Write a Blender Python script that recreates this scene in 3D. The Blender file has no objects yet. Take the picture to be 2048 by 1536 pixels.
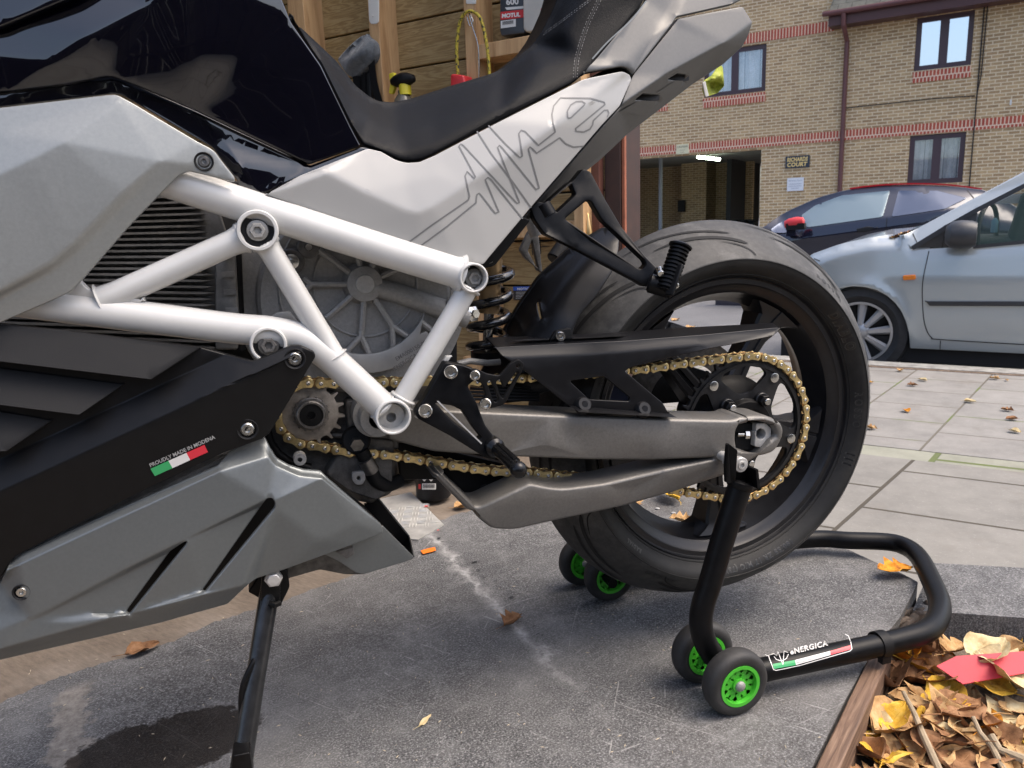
import bpy, bmesh, math, random
from mathutils import Vector, Matrix, Quaternion
from mathutils.geometry import tessellate_polygon, delaunay_2d_cdt
random.seed(7)
sc = bpy.context.scene
C = sc.collection

# ---------------------------------------------------------------- camera, sky, sun, exposure
F_PX, W_PX, H_PX = 1538.0, 2048.0, 1536.0
CAMR = Matrix(((0.94879, -0.31380, -0.03610), (-0.09890, -0.18630, -0.97750), (0.30000, 0.93100, -0.20780)))
q_ = CAMR.to_quaternion(); q_.normalize(); CAMR = q_.to_matrix()     # rows: image right, image down, forward
GZ = 0.370                                                           # height of the wheel axle over the mat
T_ = Vector((0.361, 0.0702, 1.1876))
CAM = -(CAMR.transposed() @ T_) + Vector((0, 0, GZ))
cd = bpy.data.cameras.new('camera'); cam = bpy.data.objects.new('camera', cd); C.objects.link(cam)
rx, dn, fw = Vector(CAMR[0]), Vector(CAMR[1]), Vector(CAMR[2])
m = Matrix.Identity(4)
for i in range(3):
    m[i][0] = rx[i]; m[i][1] = -dn[i]; m[i][2] = -fw[i]; m[i][3] = CAM[i]
cam.matrix_world = m
cd.sensor_width = 36.0; cd.lens = 36.0 * F_PX / W_PX
cd.clip_start = 0.05; cd.clip_end = 400
cd.dof.use_dof = True; cd.dof.focus_distance = 1.18; cd.dof.aperture_fstop = 15.0
sc.camera = cam

world = bpy.data.worlds.new('World'); sc.world = world; world.use_nodes = True
wn = world.node_tree
sky = wn.nodes.new('ShaderNodeTexSky'); sky.sky_type = 'NISHITA'; sky.sun_disc = False
SUN_EL, SUN_AZ = math.radians(62), math.radians(120)   # azimuth measured from +Y towards +X
sky.sun_elevation = SUN_EL; sky.sun_rotation = SUN_AZ
sky.air_density = .9; sky.dust_density = 5.0; sky.ozone_density = .5
wn.links.new(sky.outputs[0], wn.nodes['Background'].inputs[0])
wn.nodes['Background'].inputs[1].default_value = 0.15
sd = bpy.data.lights.new('sun', 'SUN'); sun = bpy.data.objects.new('sun', sd); C.objects.link(sun)
sd.energy = .5; sd.angle = math.radians(38); sd.color = (1.0, 0.94, 0.85)
sv = Vector((math.sin(SUN_AZ) * math.cos(SUN_EL), math.cos(SUN_AZ) * math.cos(SUN_EL), math.sin(SUN_EL)))
sun.rotation_euler = sv.to_track_quat('Z', 'Y').to_euler(); sun.location = sv * 30
vs = sc.view_settings
vs.view_transform = 'Standard'; vs.look = 'None'; vs.gamma = 1; vs.exposure = 1.27; vs.use_curve_mapping = False

# ---------------------------------------------------------------- pixel -> place
def ray(x, y): return rx * ((x - 1024) / F_PX) + dn * ((y - 768) / F_PX) + fw
def onY(x, y, Y):                      # Y in mm, + is away from the camera, 0 = chain plane
    d = ray(x, y); return CAM + d * ((Y / 1000 - CAM.y) / d.y)
def onZ(x, y, Z):                      # Z in metres over the mat
    d = ray(x, y); return CAM + d * ((Z - CAM.z) / d.z)
AZ = math.radians(-49.64)
UH = Vector((math.cos(AZ), math.sin(AZ), 0)); NH = Vector((-math.sin(AZ), math.cos(AZ), 0))
def onN(x, y, D):                      # D in mm along the normal of the street
    d = ray(x, y); return CAM + d * ((D / 1000 - CAM.dot(NH)) / d.dot(NH))
def un(P): return P.dot(UH), P.dot(NH), P.z
def UN(u, n, z): return UH * u + NH * n + Vector((0, 0, z))
DY, DN = Vector((0, 1, 0)), NH

# ---------------------------------------------------------------- objects
MW = {}
def root(name, label, cat, loc=(0, 0, 0), rz=0.0, group=None):
    o = bpy.data.objects.new(name, None); C.objects.link(o); o.empty_display_size = 0.1
    o.location = loc; o.rotation_euler = (0, 0, rz)
    o['label'] = label; o['category'] = cat
    if group: o['group'] = group
    MW[o] = Matrix.Translation(Vector(loc)) @ Matrix.Rotation(rz, 4, 'Z')
    return o
def link(name, me, mats, parent=None, label=None, cat=None, group=None, kind=None):
    """me is in world coordinates"""
    if not isinstance(mats, (list, tuple)): mats = [mats]
    for mt in mats: me.materials.append(mt)
    o = bpy.data.objects.new(name, me); C.objects.link(o)
    if parent is not None:
        o.parent = parent; me.transform(MW[parent].inverted()); MW[o] = MW[parent]
    else:
        vs_ = [v.co for v in me.vertices]
        if vs_ and kind is None:
            c = sum(vs_, Vector()) / len(vs_); c.z = min(v.z for v in vs_)
            me.transform(Matrix.Translation(-c)); o.location = c; MW[o] = Matrix.Translation(c)
        else: MW[o] = Matrix.Identity(4)
    if label: o['label'] = label
    if cat: o['category'] = cat
    if group: o['group'] = group
    if kind: o['kind'] = kind
    return o
def smooth(me, ang=40):
    for p in me.polygons: p.use_smooth = True
    try: me.set_sharp_from_angle(angle=math.radians(ang))
    except Exception: pass
class MB:
    def __init__(s): s.v = []; s.f = []; s.m = []
    def add(s, vs_, fs, mi=0):
        b = len(s.v); s.v += [Vector(v) for v in vs_]; s.f += [tuple(i + b for i in f) for f in fs]; s.m += [mi] * len(fs); return s
    def join(s, o, mi=None):
        b = len(s.v); s.v += o.v; s.f += [tuple(i + b for i in f) for f in o.f]; s.m += [(mi if mi is not None else k) for k in o.m]; return s
    def xf(s, M): s.v = [M @ v for v in s.v]; return s
    def mesh(s, name='mesh', ang=40):
        me = bpy.data.meshes.new(name); me.from_pydata([tuple(v) for v in s.v], [], s.f)
        for p, k in zip(me.polygons, s.m): p.material_index = k
        bm = bmesh.new(); bm.from_mesh(me); bmesh.ops.recalc_face_normals(bm, faces=bm.faces); bm.to_mesh(me); bm.free()
        smooth(me, ang); me.validate(); return me
    def build(s, name, mats, parent=None, ang=40, **k): return link(name, s.mesh(name, ang), mats, parent, **k)
def bev(o, w=0.002, seg=2, ang=35):
    b = o.modifiers.new('bevel', 'BEVEL'); b.width = w; b.segments = seg; b.limit_method = 'ANGLE'; b.angle_limit = math.radians(ang)
    return o
def frame_of(d):
    d = Vector(d).normalized(); a = Vector((0, 0, 1)) if abs(d.z) < 0.9 else Vector((1, 0, 0))
    x = a.cross(d).normalized(); return x, d.cross(x), d
def box(c, s, rot=None):
    """c centre, s full size, rot a 3x3"""
    rot = rot or Matrix.Identity(3); vs_ = []
    for i in (-.5, .5):
        for j in (-.5, .5):
            for k in (-.5, .5): vs_.append(Vector(c) + rot @ Vector((i * s[0], j * s[1], k * s[2])))
    return MB().add(vs_, [(0, 1, 3, 2), (4, 6, 7, 5), (0, 4, 5, 1), (2, 3, 7, 6), (0, 2, 6, 4), (1, 5, 7, 3)])
def boxe(lo, hi):                      # box between two corners, in the current frame
    lo = Vector(lo); hi = Vector(hi); return box((lo + hi) / 2, hi - lo)
SROT = Matrix.Rotation(AZ, 3, 'Z')
def boxu(lo, hi):                      # box given by (u, n, z) corners in the street frame
    lo = Vector(lo); hi = Vector(hi); c = (lo + hi) / 2
    return box(UN(*c), hi - lo, SROT)
def lathe(c, ax, prof, n=32, a0=0, a1=2 * math.pi, close=True):
    """prof: list of (radius, distance along axis)"""
    x, y, d = frame_of(ax); c = Vector(c); mb = MB(); full = abs(a1 - a0 - 2 * math.pi) < 1e-6
    k = n if full else n + 1; rings = []
    vs_ = []
    for (r, t) in prof:
        for i in range(k):
            a = a0 + (a1 - a0) * i / n; vs_.append(c + d * t + (x * math.cos(a) + y * math.sin(a)) * r)
    fs = []
    for j in range(len(prof) - 1):
        for i in range(n if not full else k):
            i2 = (i + 1) % k
            if not full and i2 == 0: continue
            fs.append((j * k + i, j * k + i2, (j + 1) * k + i2, (j + 1) * k + i))
    mb.add(vs_, fs); return mb
def cyl(p0, p1, r0, r1=None, n=20, cap=True, bv=0.0):
    r1 = r0 if r1 is None else r1; p0 = Vector(p0); p1 = Vector(p1); L = (p1 - p0).length
    pr = []
    if cap: pr.append((1e-5, 0))
    if bv: pr += [(r0 - bv, 0), (r0, bv), (r1, L - bv), (r1 - bv, L)]
    else: pr += [(r0, 0), (r1, L)]
    if cap: pr.append((1e-5, L))
    return lathe(p0, p1 - p0, pr, n)
def smoothpath(pts, k=6):
    """catmull-rom through tuples of equal length"""
    out = []; n = len(pts)
    for i in range(n - 1):
        p0 = pts[max(i - 1, 0)]; p1 = pts[i]; p2 = pts[i + 1]; p3 = pts[min(i + 2, n - 1)]
        for j in range(k):
            t = j / k
            out.append(tuple(0.5 * (2 * b + (c - a) * t + (2 * a - 5 * b + 4 * c - d) * t * t + (-a + 3 * b - 3 * c + d) * t ** 3) for a, b, c, d in zip(p0, p1, p2, p3)))
    out.append(tuple(pts[-1])); return out
def tube(path, r, n=16, cap=True, closed=False, flat=None):
    """path of Vectors, r number or list; parallel transport"""
    P = [Vector(p) for p in path]; N = len(P); R = r if isinstance(r, (list, tuple)) else [r] * N
    T = []
    for i in range(N):
        a = P[(i - 1) % N] if (closed or i > 0) else P[i]; b = P[(i + 1) % N] if (closed or i < N - 1) else P[i]
        T.append((b - a).normalized())
    x, y, _ = frame_of(T[0]); vs_ = []; fs = []
    for i in range(N):
        if i > 0:
            q = T[i - 1].rotation_difference(T[i]); x = q @ x; y = q @ y
        for j in range(n):
            a = 2 * math.pi * j / n
            vs_.append(P[i] + (x * math.cos(a) + y * math.sin(a) * (flat or 1)) * R[i])
    for i in range(N if closed else N - 1):
        for j in range(n):
            j2 = (j + 1) % n; i2 = (i + 1) % N
            fs.append((i * n + j, i * n + j2, i2 * n + j2, i2 * n + j))
    mb = MB().add(vs_, fs)
    if cap and not closed:
        mb.add(vs_[:n], [tuple(range(n))]); mb.add(vs_[-n:], [tuple(range(n))])
    return mb
def rc(pts, r=6, n=5):
    """round the corners of a closed outline; a point may carry its own radius as third value"""
    out = []; N = len(pts)
    for i in range(N):
        p = Vector(pts[i][:2]); a = Vector(pts[i - 1][:2]); b = Vector(pts[(i + 1) % N][:2])
        rr = pts[i][2] if len(pts[i]) > 2 else r
        da = (a - p); db = (b - p); la, lb = da.length, db.length
        if la < 1e-6 or lb < 1e-6: continue
        l = min(rr, la * .45, lb * .45)
        if l < .3: out.append((p.x, p.y)); continue
        s = p + da * (l / la); e = p + db * (l / lb)
        for j in range(n + 1):
            t = j / n; q = s * (1 - t) ** 2 + p * 2 * t * (1 - t) + e * t * t; out.append((q.x, q.y))
    return out
def field(pts, edges=(), rho=0):
    """piecewise linear depth over a constrained triangulation of (x, y, Y) control points, optionally rounded by rho px"""
    co = [Vector(p[:2]) for p in pts]
    V, E, Fc, ov, oe, of = delaunay_2d_cdt(co, [tuple(e) for e in edges], [], 0, 1e-4)
    Y = []
    for i, o in enumerate(ov):
        if o: Y.append(pts[o[0]][2])
        else:
            w = [(1 / ((V[i] - c).length + 1e-3) ** 3, p[2]) for c, p in zip(co, pts)]; s = sum(a for a, b in w); Y.append(sum(a * b for a, b in w) / s)
    tri = []
    for f in Fc:
        for k in range(1, len(f) - 1):
            a, b, c = V[f[0]], V[f[k]], V[f[k + 1]]
            d = (b.y - c.y) * (a.x - c.x) + (c.x - b.x) * (a.y - c.y)
            if abs(d) > 1e-6: tri.append((a, b, c, d, Y[f[0]], Y[f[k]], Y[f[k + 1]]))
    def g(x, y):
        best = None
        for a, b, c, d, ya, yb, yc in tri:
            l1 = ((b.y - c.y) * (x - c.x) + (c.x - b.x) * (y - c.y)) / d
            l2 = ((c.y - a.y) * (x - c.x) + (a.x - c.x) * (y - c.y)) / d
            l3 = 1 - l1 - l2; mn = min(l1, l2, l3)
            if mn >= -1e-6: return l1 * ya + l2 * yb + l3 * yc
            if best is None or mn > best[0]:
                l1, l2, l3 = max(l1, 0), max(l2, 0), max(l3, 0); s = l1 + l2 + l3
                best = (mn, (l1 * ya + l2 * yb + l3 * yc) / s)
        return best[1]
    g.cr = [(co[a], co[b]) for a, b in edges]; g.rho = 0
    if not rho: return g
    off = [(0, 0)] + [(rho * r_ * math.cos(k * math.pi / 4), rho * r_ * math.sin(k * math.pi / 4)) for r_ in (.5, 1) for k in range(8)]
    def h(x, y): return sum(g(x + a, y + b) for a, b in off) / len(off)
    h.cr = g.cr; h.rho = rho
    return h
def fieldn(d, cr, rho=0):
    k = list(d); return field([d[n] for n in k], [(k.index(a), k.index(b)) for l in cr for a, b in zip(l.split(), l.split()[1:])], rho)
def panel(outline, Y, r=4, depth=6, thick=20, step=24, holes=(), mp=onY, dirv=DY, arc=4, back=True, mi=0):
    """solid shell whose front face is the outline seen in the photo, laid at the depth Y(x, y) in mm, with rounded edges"""
    f = Y if callable(Y) else (lambda x, y: Y)
    loops = [list(outline)] + [list(h) for h in holes]
    def area(l): return sum(l[i - 1][0] * l[i][1] - l[i][0] * l[i - 1][1] for i in range(len(l))) / 2
    for i, l in enumerate(loops):
        if (area(l) > 0) != (i == 0): l.reverse()
    def inset(l, d):
        out = []; N = len(l)
        for i in range(N):
            p = Vector(l[i]); a = (p - Vector(l[i - 1])); b = (Vector(l[(i + 1) % N]) - p)
            if a.length < 1e-6 or b.length < 1e-6: out.append(l[i]); continue
            a.normalize(); b.normalize(); na = Vector((-a.y, a.x)); nb = Vector((-b.y, b.x)); n_ = na + nb
            if n_.length < 1e-3: n_ = na
            n_.normalize(); k = max(n_.dot(na), .55); q = p + n_ * (d / k); out.append((q.x, q.y))
        return out
    ins = [inset(l, r) for l in loops] if r > 0 else loops
    bm = bmesh.new(); P2 = []; E2 = []
    for l in ins:
        b0 = len(P2); P2 += [Vector(p) for p in l]; E2 += [(b0 + i, b0 + (i + 1) % len(l)) for i in range(len(l))]
    xs = [p.x for p in P2]; ys = [p.y for p in P2]; x0_, x1_, y0_, y1_ = min(xs), max(xs), min(ys), max(ys)
    segs = [(P2[i], P2[j]) for i, j in E2]
    if step:
        cr_ = getattr(f, 'cr', ()); lines = []
        for a, b in cr_:
            d_ = b - a; L_ = d_.length
            if L_ < 2: continue
            d_ /= L_; n_ = Vector((-d_.y, d_.x)); k = max(1, round(L_ / step))
            for o_ in ((-1, -.5, 0, .5, 1) if f.rho else (0,)):
                b0 = len(P2); P2 += [a + d_ * (L_ * i / k) + n_ * (o_ * f.rho) for i in range(k + 1)]; E2 += [(b0 + i, b0 + i + 1) for i in range(k)]
            lines.append((a, d_, L_, n_))
        gy = math.ceil(y0_ / step) * step; r_i = 0
        while gy < y1_:
            gx = math.ceil(x0_ / step) * step + (step / 2 if r_i % 2 else 0)
            while gx < x1_:
                ok = True
                for a, b in segs:
                    ab = b - a; t = max(0, min(1, ((gx - a.x) * ab.x + (gy - a.y) * ab.y) / (ab.length_squared + 1e-9))); q = a + ab * t
                    if abs(q.x - gx) + abs(q.y - gy) < step * .45: ok = False; break
                if ok:
                    for a, d_, L_, n_ in lines:
                        w_ = Vector((gx, gy)) - a; t = w_.dot(d_)
                        if -f.rho < t < L_ + f.rho and abs(w_.dot(n_)) < f.rho + step * .35: ok = False; break
                if ok: P2.append(Vector((gx, gy)))
                gx += step
            gy += step * .87; r_i += 1
    Vc, Ec, Fc, _a, _b, _c = delaunay_2d_cdt(P2, E2, [], 4 if 0 else 0, 1e-4)
    def inside(px, py):
        c = False
        for a, b in segs:
            if (a.y > py) != (b.y > py) and px < (b.x - a.x) * (py - a.y) / (b.y - a.y) + a.x: c = not c
        return c
    vv = [bm.verts.new((p.x, p.y, 0)) for p in Vc]
    for t in Fc:
        cx_ = sum(Vc[i].x for i in t) / len(t); cy_ = sum(Vc[i].y for i in t) / len(t)
        if inside(cx_, cy_):
            try: bm.faces.new([vv[i] for i in t])
            except Exception: pass
    for v in [v for v in bm.verts if not v.link_faces]: bm.verts.remove(v)
    # outward directions on the rim
    be = [e for e in bm.edges if len(e.link_faces) == 1]
    nrm = {}
    for e in be:
        fc = e.link_faces[0]; c = fc.calc_center_median(); a, b = e.verts; d = (b.co - a.co); n_ = Vector((d.y, -d.x, 0))
        if n_.length < 1e-9: continue
        n_.normalize()
        if n_.dot((a.co + b.co) / 2 - c) < 0: n_ = -n_
        for v in (a, b): nrm.setdefault(v, []).append(n_)
    ring = {}
    base = {v: (v.co.x, v.co.y) for v in bm.verts}
    vout = []; idx = {}
    for v in bm.verts:
        idx[v] = len(vout); vout.append(mp(v.co.x, v.co.y, f(v.co.x, v.co.y)))
    faces = [tuple(idx[v] for v in fc.verts) for fc in bm.faces]
    prev = dict(idx)
    steps = []
    if r > 0:
        for j in range(1, arc + 1):
            t = j / arc * math.pi / 2; steps.append((r * math.sin(t), depth * (1 - math.cos(t))))
    last = {}
    for (dd, dep) in steps or [(0, 0)]:
        cur = {}
        for v, ns in nrm.items():
            n_ = sum(ns, Vector())
            if n_.length < 1e-6: n_ = ns[0]
            n_ = n_.normalized(); k = max(n_.dot(ns[0]), .55); q = v.co + n_ * (dd / k)
            P = mp(q.x, q.y, f(v.co.x, v.co.y)) + dirv * (dep / 1000)
            cur[v] = len(vout); vout.append(P); last[v] = P
        for e in be:
            a, b = e.verts
            if a in cur and b in cur: faces.append((prev[a], prev[b], cur[b], cur[a]))
        prev = cur
    if thick:
        cur = {}
        for v in nrm:
            cur[v] = len(vout); vout.append(last[v] + dirv * (thick / 1000))
        for e in be:
            a, b = e.verts
            if a in cur and b in cur: faces.append((prev[a], prev[b], cur[b], cur[a]))
        if back:
            bi = {}
            for v in bm.verts:
                if v in cur: bi[v] = cur[v]
                else: bi[v] = len(vout); vout.append(vout[idx[v]] + dirv * ((thick + depth) / 1000))
            faces += [tuple(reversed([bi[v] for v in fc.verts])) for fc in bm.faces]
    bm.free()
    mb = MB(); mb.v = vout; mb.f = faces; mb.m = [mi] * len(faces); return mb
def ribbon(path, Y, w, lift=0.5, mp=onY, dirv=DY, dens=6, closed=False):
    """a thin line lying on the surface Y"""
    f = Y if callable(Y) else (lambda x, y: Y); P = []
    for i in range(len(path) - 1):
        a, b = Vector(path[i]), Vector(path[i + 1]); n_ = max(1, int((b - a).length / dens))
        P += [a + (b - a) * (j / n_) for j in range(n_)]
    P.append(Vector(path[-1])); L = []; N = len(P)
    for i in range(N):
        t = (P[min(i + 1, N - 1)] - P[max(i - 1, 0)])
        if t.length < 1e-6: t = Vector((1, 0))
        t.normalize(); n_ = Vector((-t.y, t.x)) * w / 2
        for s in (1, -1):
            q = P[i] + n_ * s; L.append(mp(q.x, q.y, f(q.x, q.y)) - dirv * (lift / 1000))
    return MB().add(L, [(2 * i, 2 * i + 1, 2 * i + 3, 2 * i + 2) for i in range(N - 1)])
def quadpx(pts, Y, lift=0, mp=onY, dirv=DY):
    f = Y if callable(Y) else (lambda x, y: Y)
    return MB().add([mp(x, y, f(x, y)) - dirv * (lift / 1000) for x, y in pts], [tuple(range(len(pts)))])
def bolt(c, ax, r, h=0.004, hexs=True, n=24):
    """button head screw with a hex socket; the head looks along ax"""
    mb = lathe(c, ax, [(r, 0), (r, h * .55), (r * .85, h * .95), (r * .5, h), (r * .47, h), (r * .40, h * .35), (1e-5, h * .3)] if hexs else [(r, 0), (r, h * .8), (r * .85, h), (1e-5, h)], n)
    return mb
def textmesh(s, size, fn, font_w=0, spacing=1.0, align='LEFT'):
    cu = bpy.data.curves.new('t', 'FONT'); cu.body = s; cu.size = size; cu.space_character = spacing; cu.offset = font_w; cu.resolution_u = 3; cu.align_x = align
    ob = bpy.data.objects.new('t', cu); C.objects.link(ob); dg = bpy.context.evaluated_depsgraph_get(); dg.update()
    me = bpy.data.meshes.new_from_object(ob.evaluated_get(dg)); bpy.data.objects.remove(ob); bpy.data.curves.remove(cu)
    mb = MB().add([fn(v.co.x, v.co.y) for v in me.vertices], [tuple(p.vertices) for p in me.polygons])
    bpy.data.meshes.remove(me); return mb

# ---------------------------------------------------------------- materials
def mat(name, col, rough=.5, metal=0, spec=.5, coat=0, coatr=.05, noise=None, bump=None, alpha=1, trans=0, emis=None, sheen=0):
    """noise=(scale, amount[, colour2]) varies colour; bump=(scale, strength, kind)"""
    m_ = bpy.data.materials.new(name); m_.use_nodes = True; nt = m_.node_tree; b = nt.nodes['Principled BSDF']
    b.inputs['Base Color'].default_value = (*col, 1); b.inputs['Roughness'].default_value = rough; b.inputs['Metallic'].default_value = metal
    b.inputs['Specular IOR Level'].default_value = spec; b.inputs['Coat Weight'].default_value = coat; b.inputs['Coat Roughness'].default_value = coatr
    if trans: b.inputs['Transmission Weight'].default_value = trans
    if sheen: b.inputs['Sheen Weight'].default_value = sheen
    if alpha < 1: b.inputs['Alpha'].default_value = alpha
    if emis: b.inputs['Emission Color'].default_value = (*emis[0], 1); b.inputs['Emission Strength'].default_value = emis[1]
    tc = None
    if noise or bump: tc = nt.nodes.new('ShaderNodeTexCoord')
    if noise:
        n_ = nt.nodes.new('ShaderNodeTexNoise'); n_.inputs['Scale'].default_value = noise[0]; n_.inputs['Detail'].default_value = 8; n_.inputs['Roughness'].default_value = .65
        nt.links.new(tc.outputs['Object'], n_.inputs['Vector'])
        rp = nt.nodes.new('ShaderNodeValToRGB'); a = noise[1]
        c2 = noise[2] if len(noise) > 2 else tuple(min(1, c * (1 + a)) for c in col)
        c1 = tuple(c * (1 - a) for c in col) if len(noise) < 3 else col
        rp.color_ramp.elements[0].position = .35; rp.color_ramp.elements[1].position = .68
        rp.color_ramp.elements[0].color = (*c1, 1); rp.color_ramp.elements[1].color = (*c2, 1)
        nt.links.new(n_.outputs['Fac'], rp.inputs[0]); nt.links.new(rp.outputs[0], b.inputs['Base Color'])
        mr = nt.nodes.new('ShaderNodeMapRange'); mr.inputs[3].default_value = max(0, rough - .08); mr.inputs[4].default_value = min(1, rough + .1)
        nt.links.new(n_.outputs['Fac'], mr.inputs[0]); nt.links.new(mr.outputs[0], b.inputs['Roughness'])
    if bump:
        kind = bump[2] if len(bump) > 2 else 'noise'
        if kind == 'voronoi':
            t = nt.nodes.new('ShaderNodeTexVoronoi'); t.feature = 'DISTANCE_TO_EDGE'; t.inputs['Scale'].default_value = bump[0]; out = t.outputs['Distance']
            nz = nt.nodes.new('ShaderNodeTexNoise'); nz.inputs['Scale'].default_value = bump[0] * .6
            mx = nt.nodes.new('ShaderNodeMixRGB'); mx.inputs[0].default_value = .012
            nt.links.new(tc.outputs['Object'], nz.inputs['Vector']); nt.links.new(tc.outputs['Object'], mx.inputs[1]); nt.links.new(nz.outputs['Color'], mx.inputs[2]); nt.links.new(mx.outputs[0], t.inputs['Vector'])
            cl = nt.nodes.new('ShaderNodeMapRange'); cl.inputs[2].default_value = .12; nt.links.new(out, cl.inputs[0]); out = cl.outputs[0]
        else:
            t = nt.nodes.new('ShaderNodeTexNoise'); t.inputs['Scale'].default_value = bump[0]; t.inputs['Detail'].default_value = 4; out = t.outputs['Fac']
            nt.links.new(tc.outputs['Object'], t.inputs['Vector'])
        bp = nt.nodes.new('ShaderNodeBump'); bp.inputs['Strength'].default_value = bump[1]; bp.inputs['Distance'].default_value = bump[3] if len(bump) > 3 else .001
        nt.links.new(out, bp.inputs['Height']); nt.links.new(bp.outputs[0], b.inputs['Normal'])
    return m_
class NT:
    """tiny helper to wire node materials"""
    def __init__(s, name):
        s.m = bpy.data.materials.new(name); s.m.use_nodes = True; s.t = s.m.node_tree; s.b = s.t.nodes['Principled BSDF']
        s.tc = s.t.nodes.new('ShaderNodeTexCoord')
    def n(s, ty, **k):
        x = s.t.nodes.new(ty)
        for a, b in k.items():
            if a.startswith('i_'):
                key = a[2:].replace('_', ' '); x.inputs[int(key) if key.isdigit() else key].default_value = b
            else: setattr(x, a, b)
        return x
    def l(s, a, b): s.t.links.new(a, b)
    def noise(s, scale, detail=6, rough=.6, vec=None, dist=0):
        x = s.n('ShaderNodeTexNoise', i_Scale=scale, i_Detail=detail, i_Roughness=rough, i_Distortion=dist); s.l(vec or s.tc.outputs['Object'], x.inputs['Vector']); return x.outputs['Fac']
    def ramp(s, fac, stops):
        x = s.n('ShaderNodeValToRGB'); e = x.color_ramp.elements
        while len(e) < len(stops): e.new(.5)
        for i, (p, c) in enumerate(stops): e[i].position = p; e[i].color = (*c, 1) if len(c) == 3 else c
        s.l(fac, x.inputs[0]); return x.outputs[0]
    def mix(s, f, a, b, mode='MIX'):
        x = s.n('ShaderNodeMixRGB', blend_type=mode)
        for v, i in ((f, 0), (a, 1), (b, 2)):
            if hasattr(v, 'links'): s.l(v, x.inputs[i])
            elif isinstance(v, (int, float)): x.inputs[i].default_value = v if i == 0 else (v, v, v, 1)
            else: x.inputs[i].default_value = (*v, 1)
        return x.outputs[0]
    def maprange(s, v, a, b, c, d):
        x = s.n('ShaderNodeMapRange', i_1=a, i_2=b, i_3=c, i_4=d); s.l(v, x.inputs[0]); return x.outputs[0]
    def bump(s, h, st=.5, dist=.002):
        x = s.n('ShaderNodeBump', i_Strength=st, i_Distance=dist); s.l(h, x.inputs['Height']); s.l(x.outputs[0], s.b.inputs['Normal'])
    def mapping(s, scale=(1, 1, 1), loc=(0, 0, 0), rot=(0, 0, 0)):
        x = s.n('ShaderNodeMapping', vector_type='TEXTURE', i_Scale=tuple(1 / q for q in scale), i_Location=loc, i_Rotation=tuple(-q for q in rot)); s.l(s.tc.outputs['Object'], x.inputs['Vector']); return x.outputs[0]
M = {}
M['silver_shaded'] = mat('satin silver shaded paint', (.155, .168, .170), .34, .5, noise=(260, .05), bump=(900, .05))  # the silver paint darkened, shade of the down-facing belly put into its colour
M['silver'] = mat('satin silver paint', (.30, .308, .295), .38, .5, noise=(260, .05), bump=(900, .05))
M['silver_dark'] = mat('satin titanium paint', (.125, .123, .118), .38, .75, noise=(260, .05), bump=(900, .05))
M['gloss_black'] = mat('gloss black blue paint', (.002, .002, .005), .06, 0, .5, coat=1, coatr=.02)
M['satin_black'] = mat('satin black plastic', (.006, .006, .0065), .42, 0, .17, noise=(60, .12), bump=(1500, .08))
M['matt_black'] = mat('matt black plastic', (.009, .009, .0095), .5, 0, .2, noise=(40, .12), bump=(1200, .15))
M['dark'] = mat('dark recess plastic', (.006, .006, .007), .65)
M['white_frame'] = mat('pearl white tube paint', (.57, .565, .54), .30, 0, .45, coat=.35, coatr=.12, noise=(25, .03), bump=(90, .06, 'noise', .0008))
M['white_panel'] = mat('light grey gloss panel', (.34, .336, .322), .32, 0, .45, coat=.35, coatr=.12)
M['line'] = mat('grey line decal', (.15, .15, .148), .3)
M['leather'] = mat('black seat leather', (.007, .007, .0075), .42, 0, .10, noise=(30, .1), bump=(330, .30, 'voronoi', .0005))
M['cast'] = mat('grey cast alloy', (.31, .303, .288), .52, .35, noise=(200, .12), bump=(520, .6, 'noise', .0008))
M['cast_dark'] = mat('dark cast alloy', (.12, .115, .108), .55, .45, noise=(60, .4), bump=(500, .5, 'noise', .001))
M['arm'] = mat('cast swingarm alloy', (.165, .158, .146), .45, .45, noise=(300, .12), bump=(800, .35, 'noise', .0006))
M['mach'] = mat('machined alloy', (.50, .49, .465), .38, .35, noise=(80, .18))
M['steel'] = mat('bright steel', (.58, .57, .54), .24, 1, noise=(200, .08))
M['steel_d'] = mat('worn steel', (.22, .21, .20), .4, .9, noise=(90, .35), bump=(400, .3))
M['gold'] = mat('gold chain plate', (.72, .56, .27), .36, .9, noise=(300, .14))
M['gold_d'] = mat('gold brown chain inner', (.34, .21, .085), .42, .85, noise=(300, .3))
M['fin'] = mat('dark battery fins', (.22, .213, .20), .45, .35, noise=(50, .3), bump=(600, .3))
M['powder'] = mat('black powder coat', (.005, .005, .0055), .36, 0, .17, noise=(70, .3), bump=(700, .08))
M['green'] = mat('green plastic', (.075, .50, .035), .38, 0, .5, noise=(40, .07))
M['wheel_rubber'] = mat('black castor rubber', (.028, .027, .026), .62, noise=(35, .35), bump=(300, .2))
M['red'] = mat('red plastic', (.55, .03, .035), .4)
M['white'] = mat('white plastic', (.66, .65, .62), .4)
M['blue'] = mat('blue plastic', (.03, .08, .26), .5)
M['orange'] = mat('orange label', (.85, .20, .02), .5)
M['yellow'] = mat('yellow plastic', (.62, .52, .03), .4)
M['flag_green'] = mat('green decal', (.04, .36, .12), .35); M['flag_white'] = mat('white decal', (.72, .71, .68), .35); M['flag_red'] = mat('red decal', (.66, .03, .05), .35)
M['decal_grey'] = mat('grey lettering', (.38, .38, .37), .45)
# ================================================================ MOTORCYCLE
bike = root('motorcycle', 'white framed electric motorcycle with gold chain raised on a black paddock stand', 'motorcycle', (-0.35, 0.10, 0.0))
AX = Vector((0, 0, GZ))
def XZ(r, a, Y=0): return AX + Vector((r * math.cos(a) / 1000, Y / 1000, r * math.sin(a) / 1000))
D2R = math.pi / 180
YA = Vector((0, 1, 0))

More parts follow.
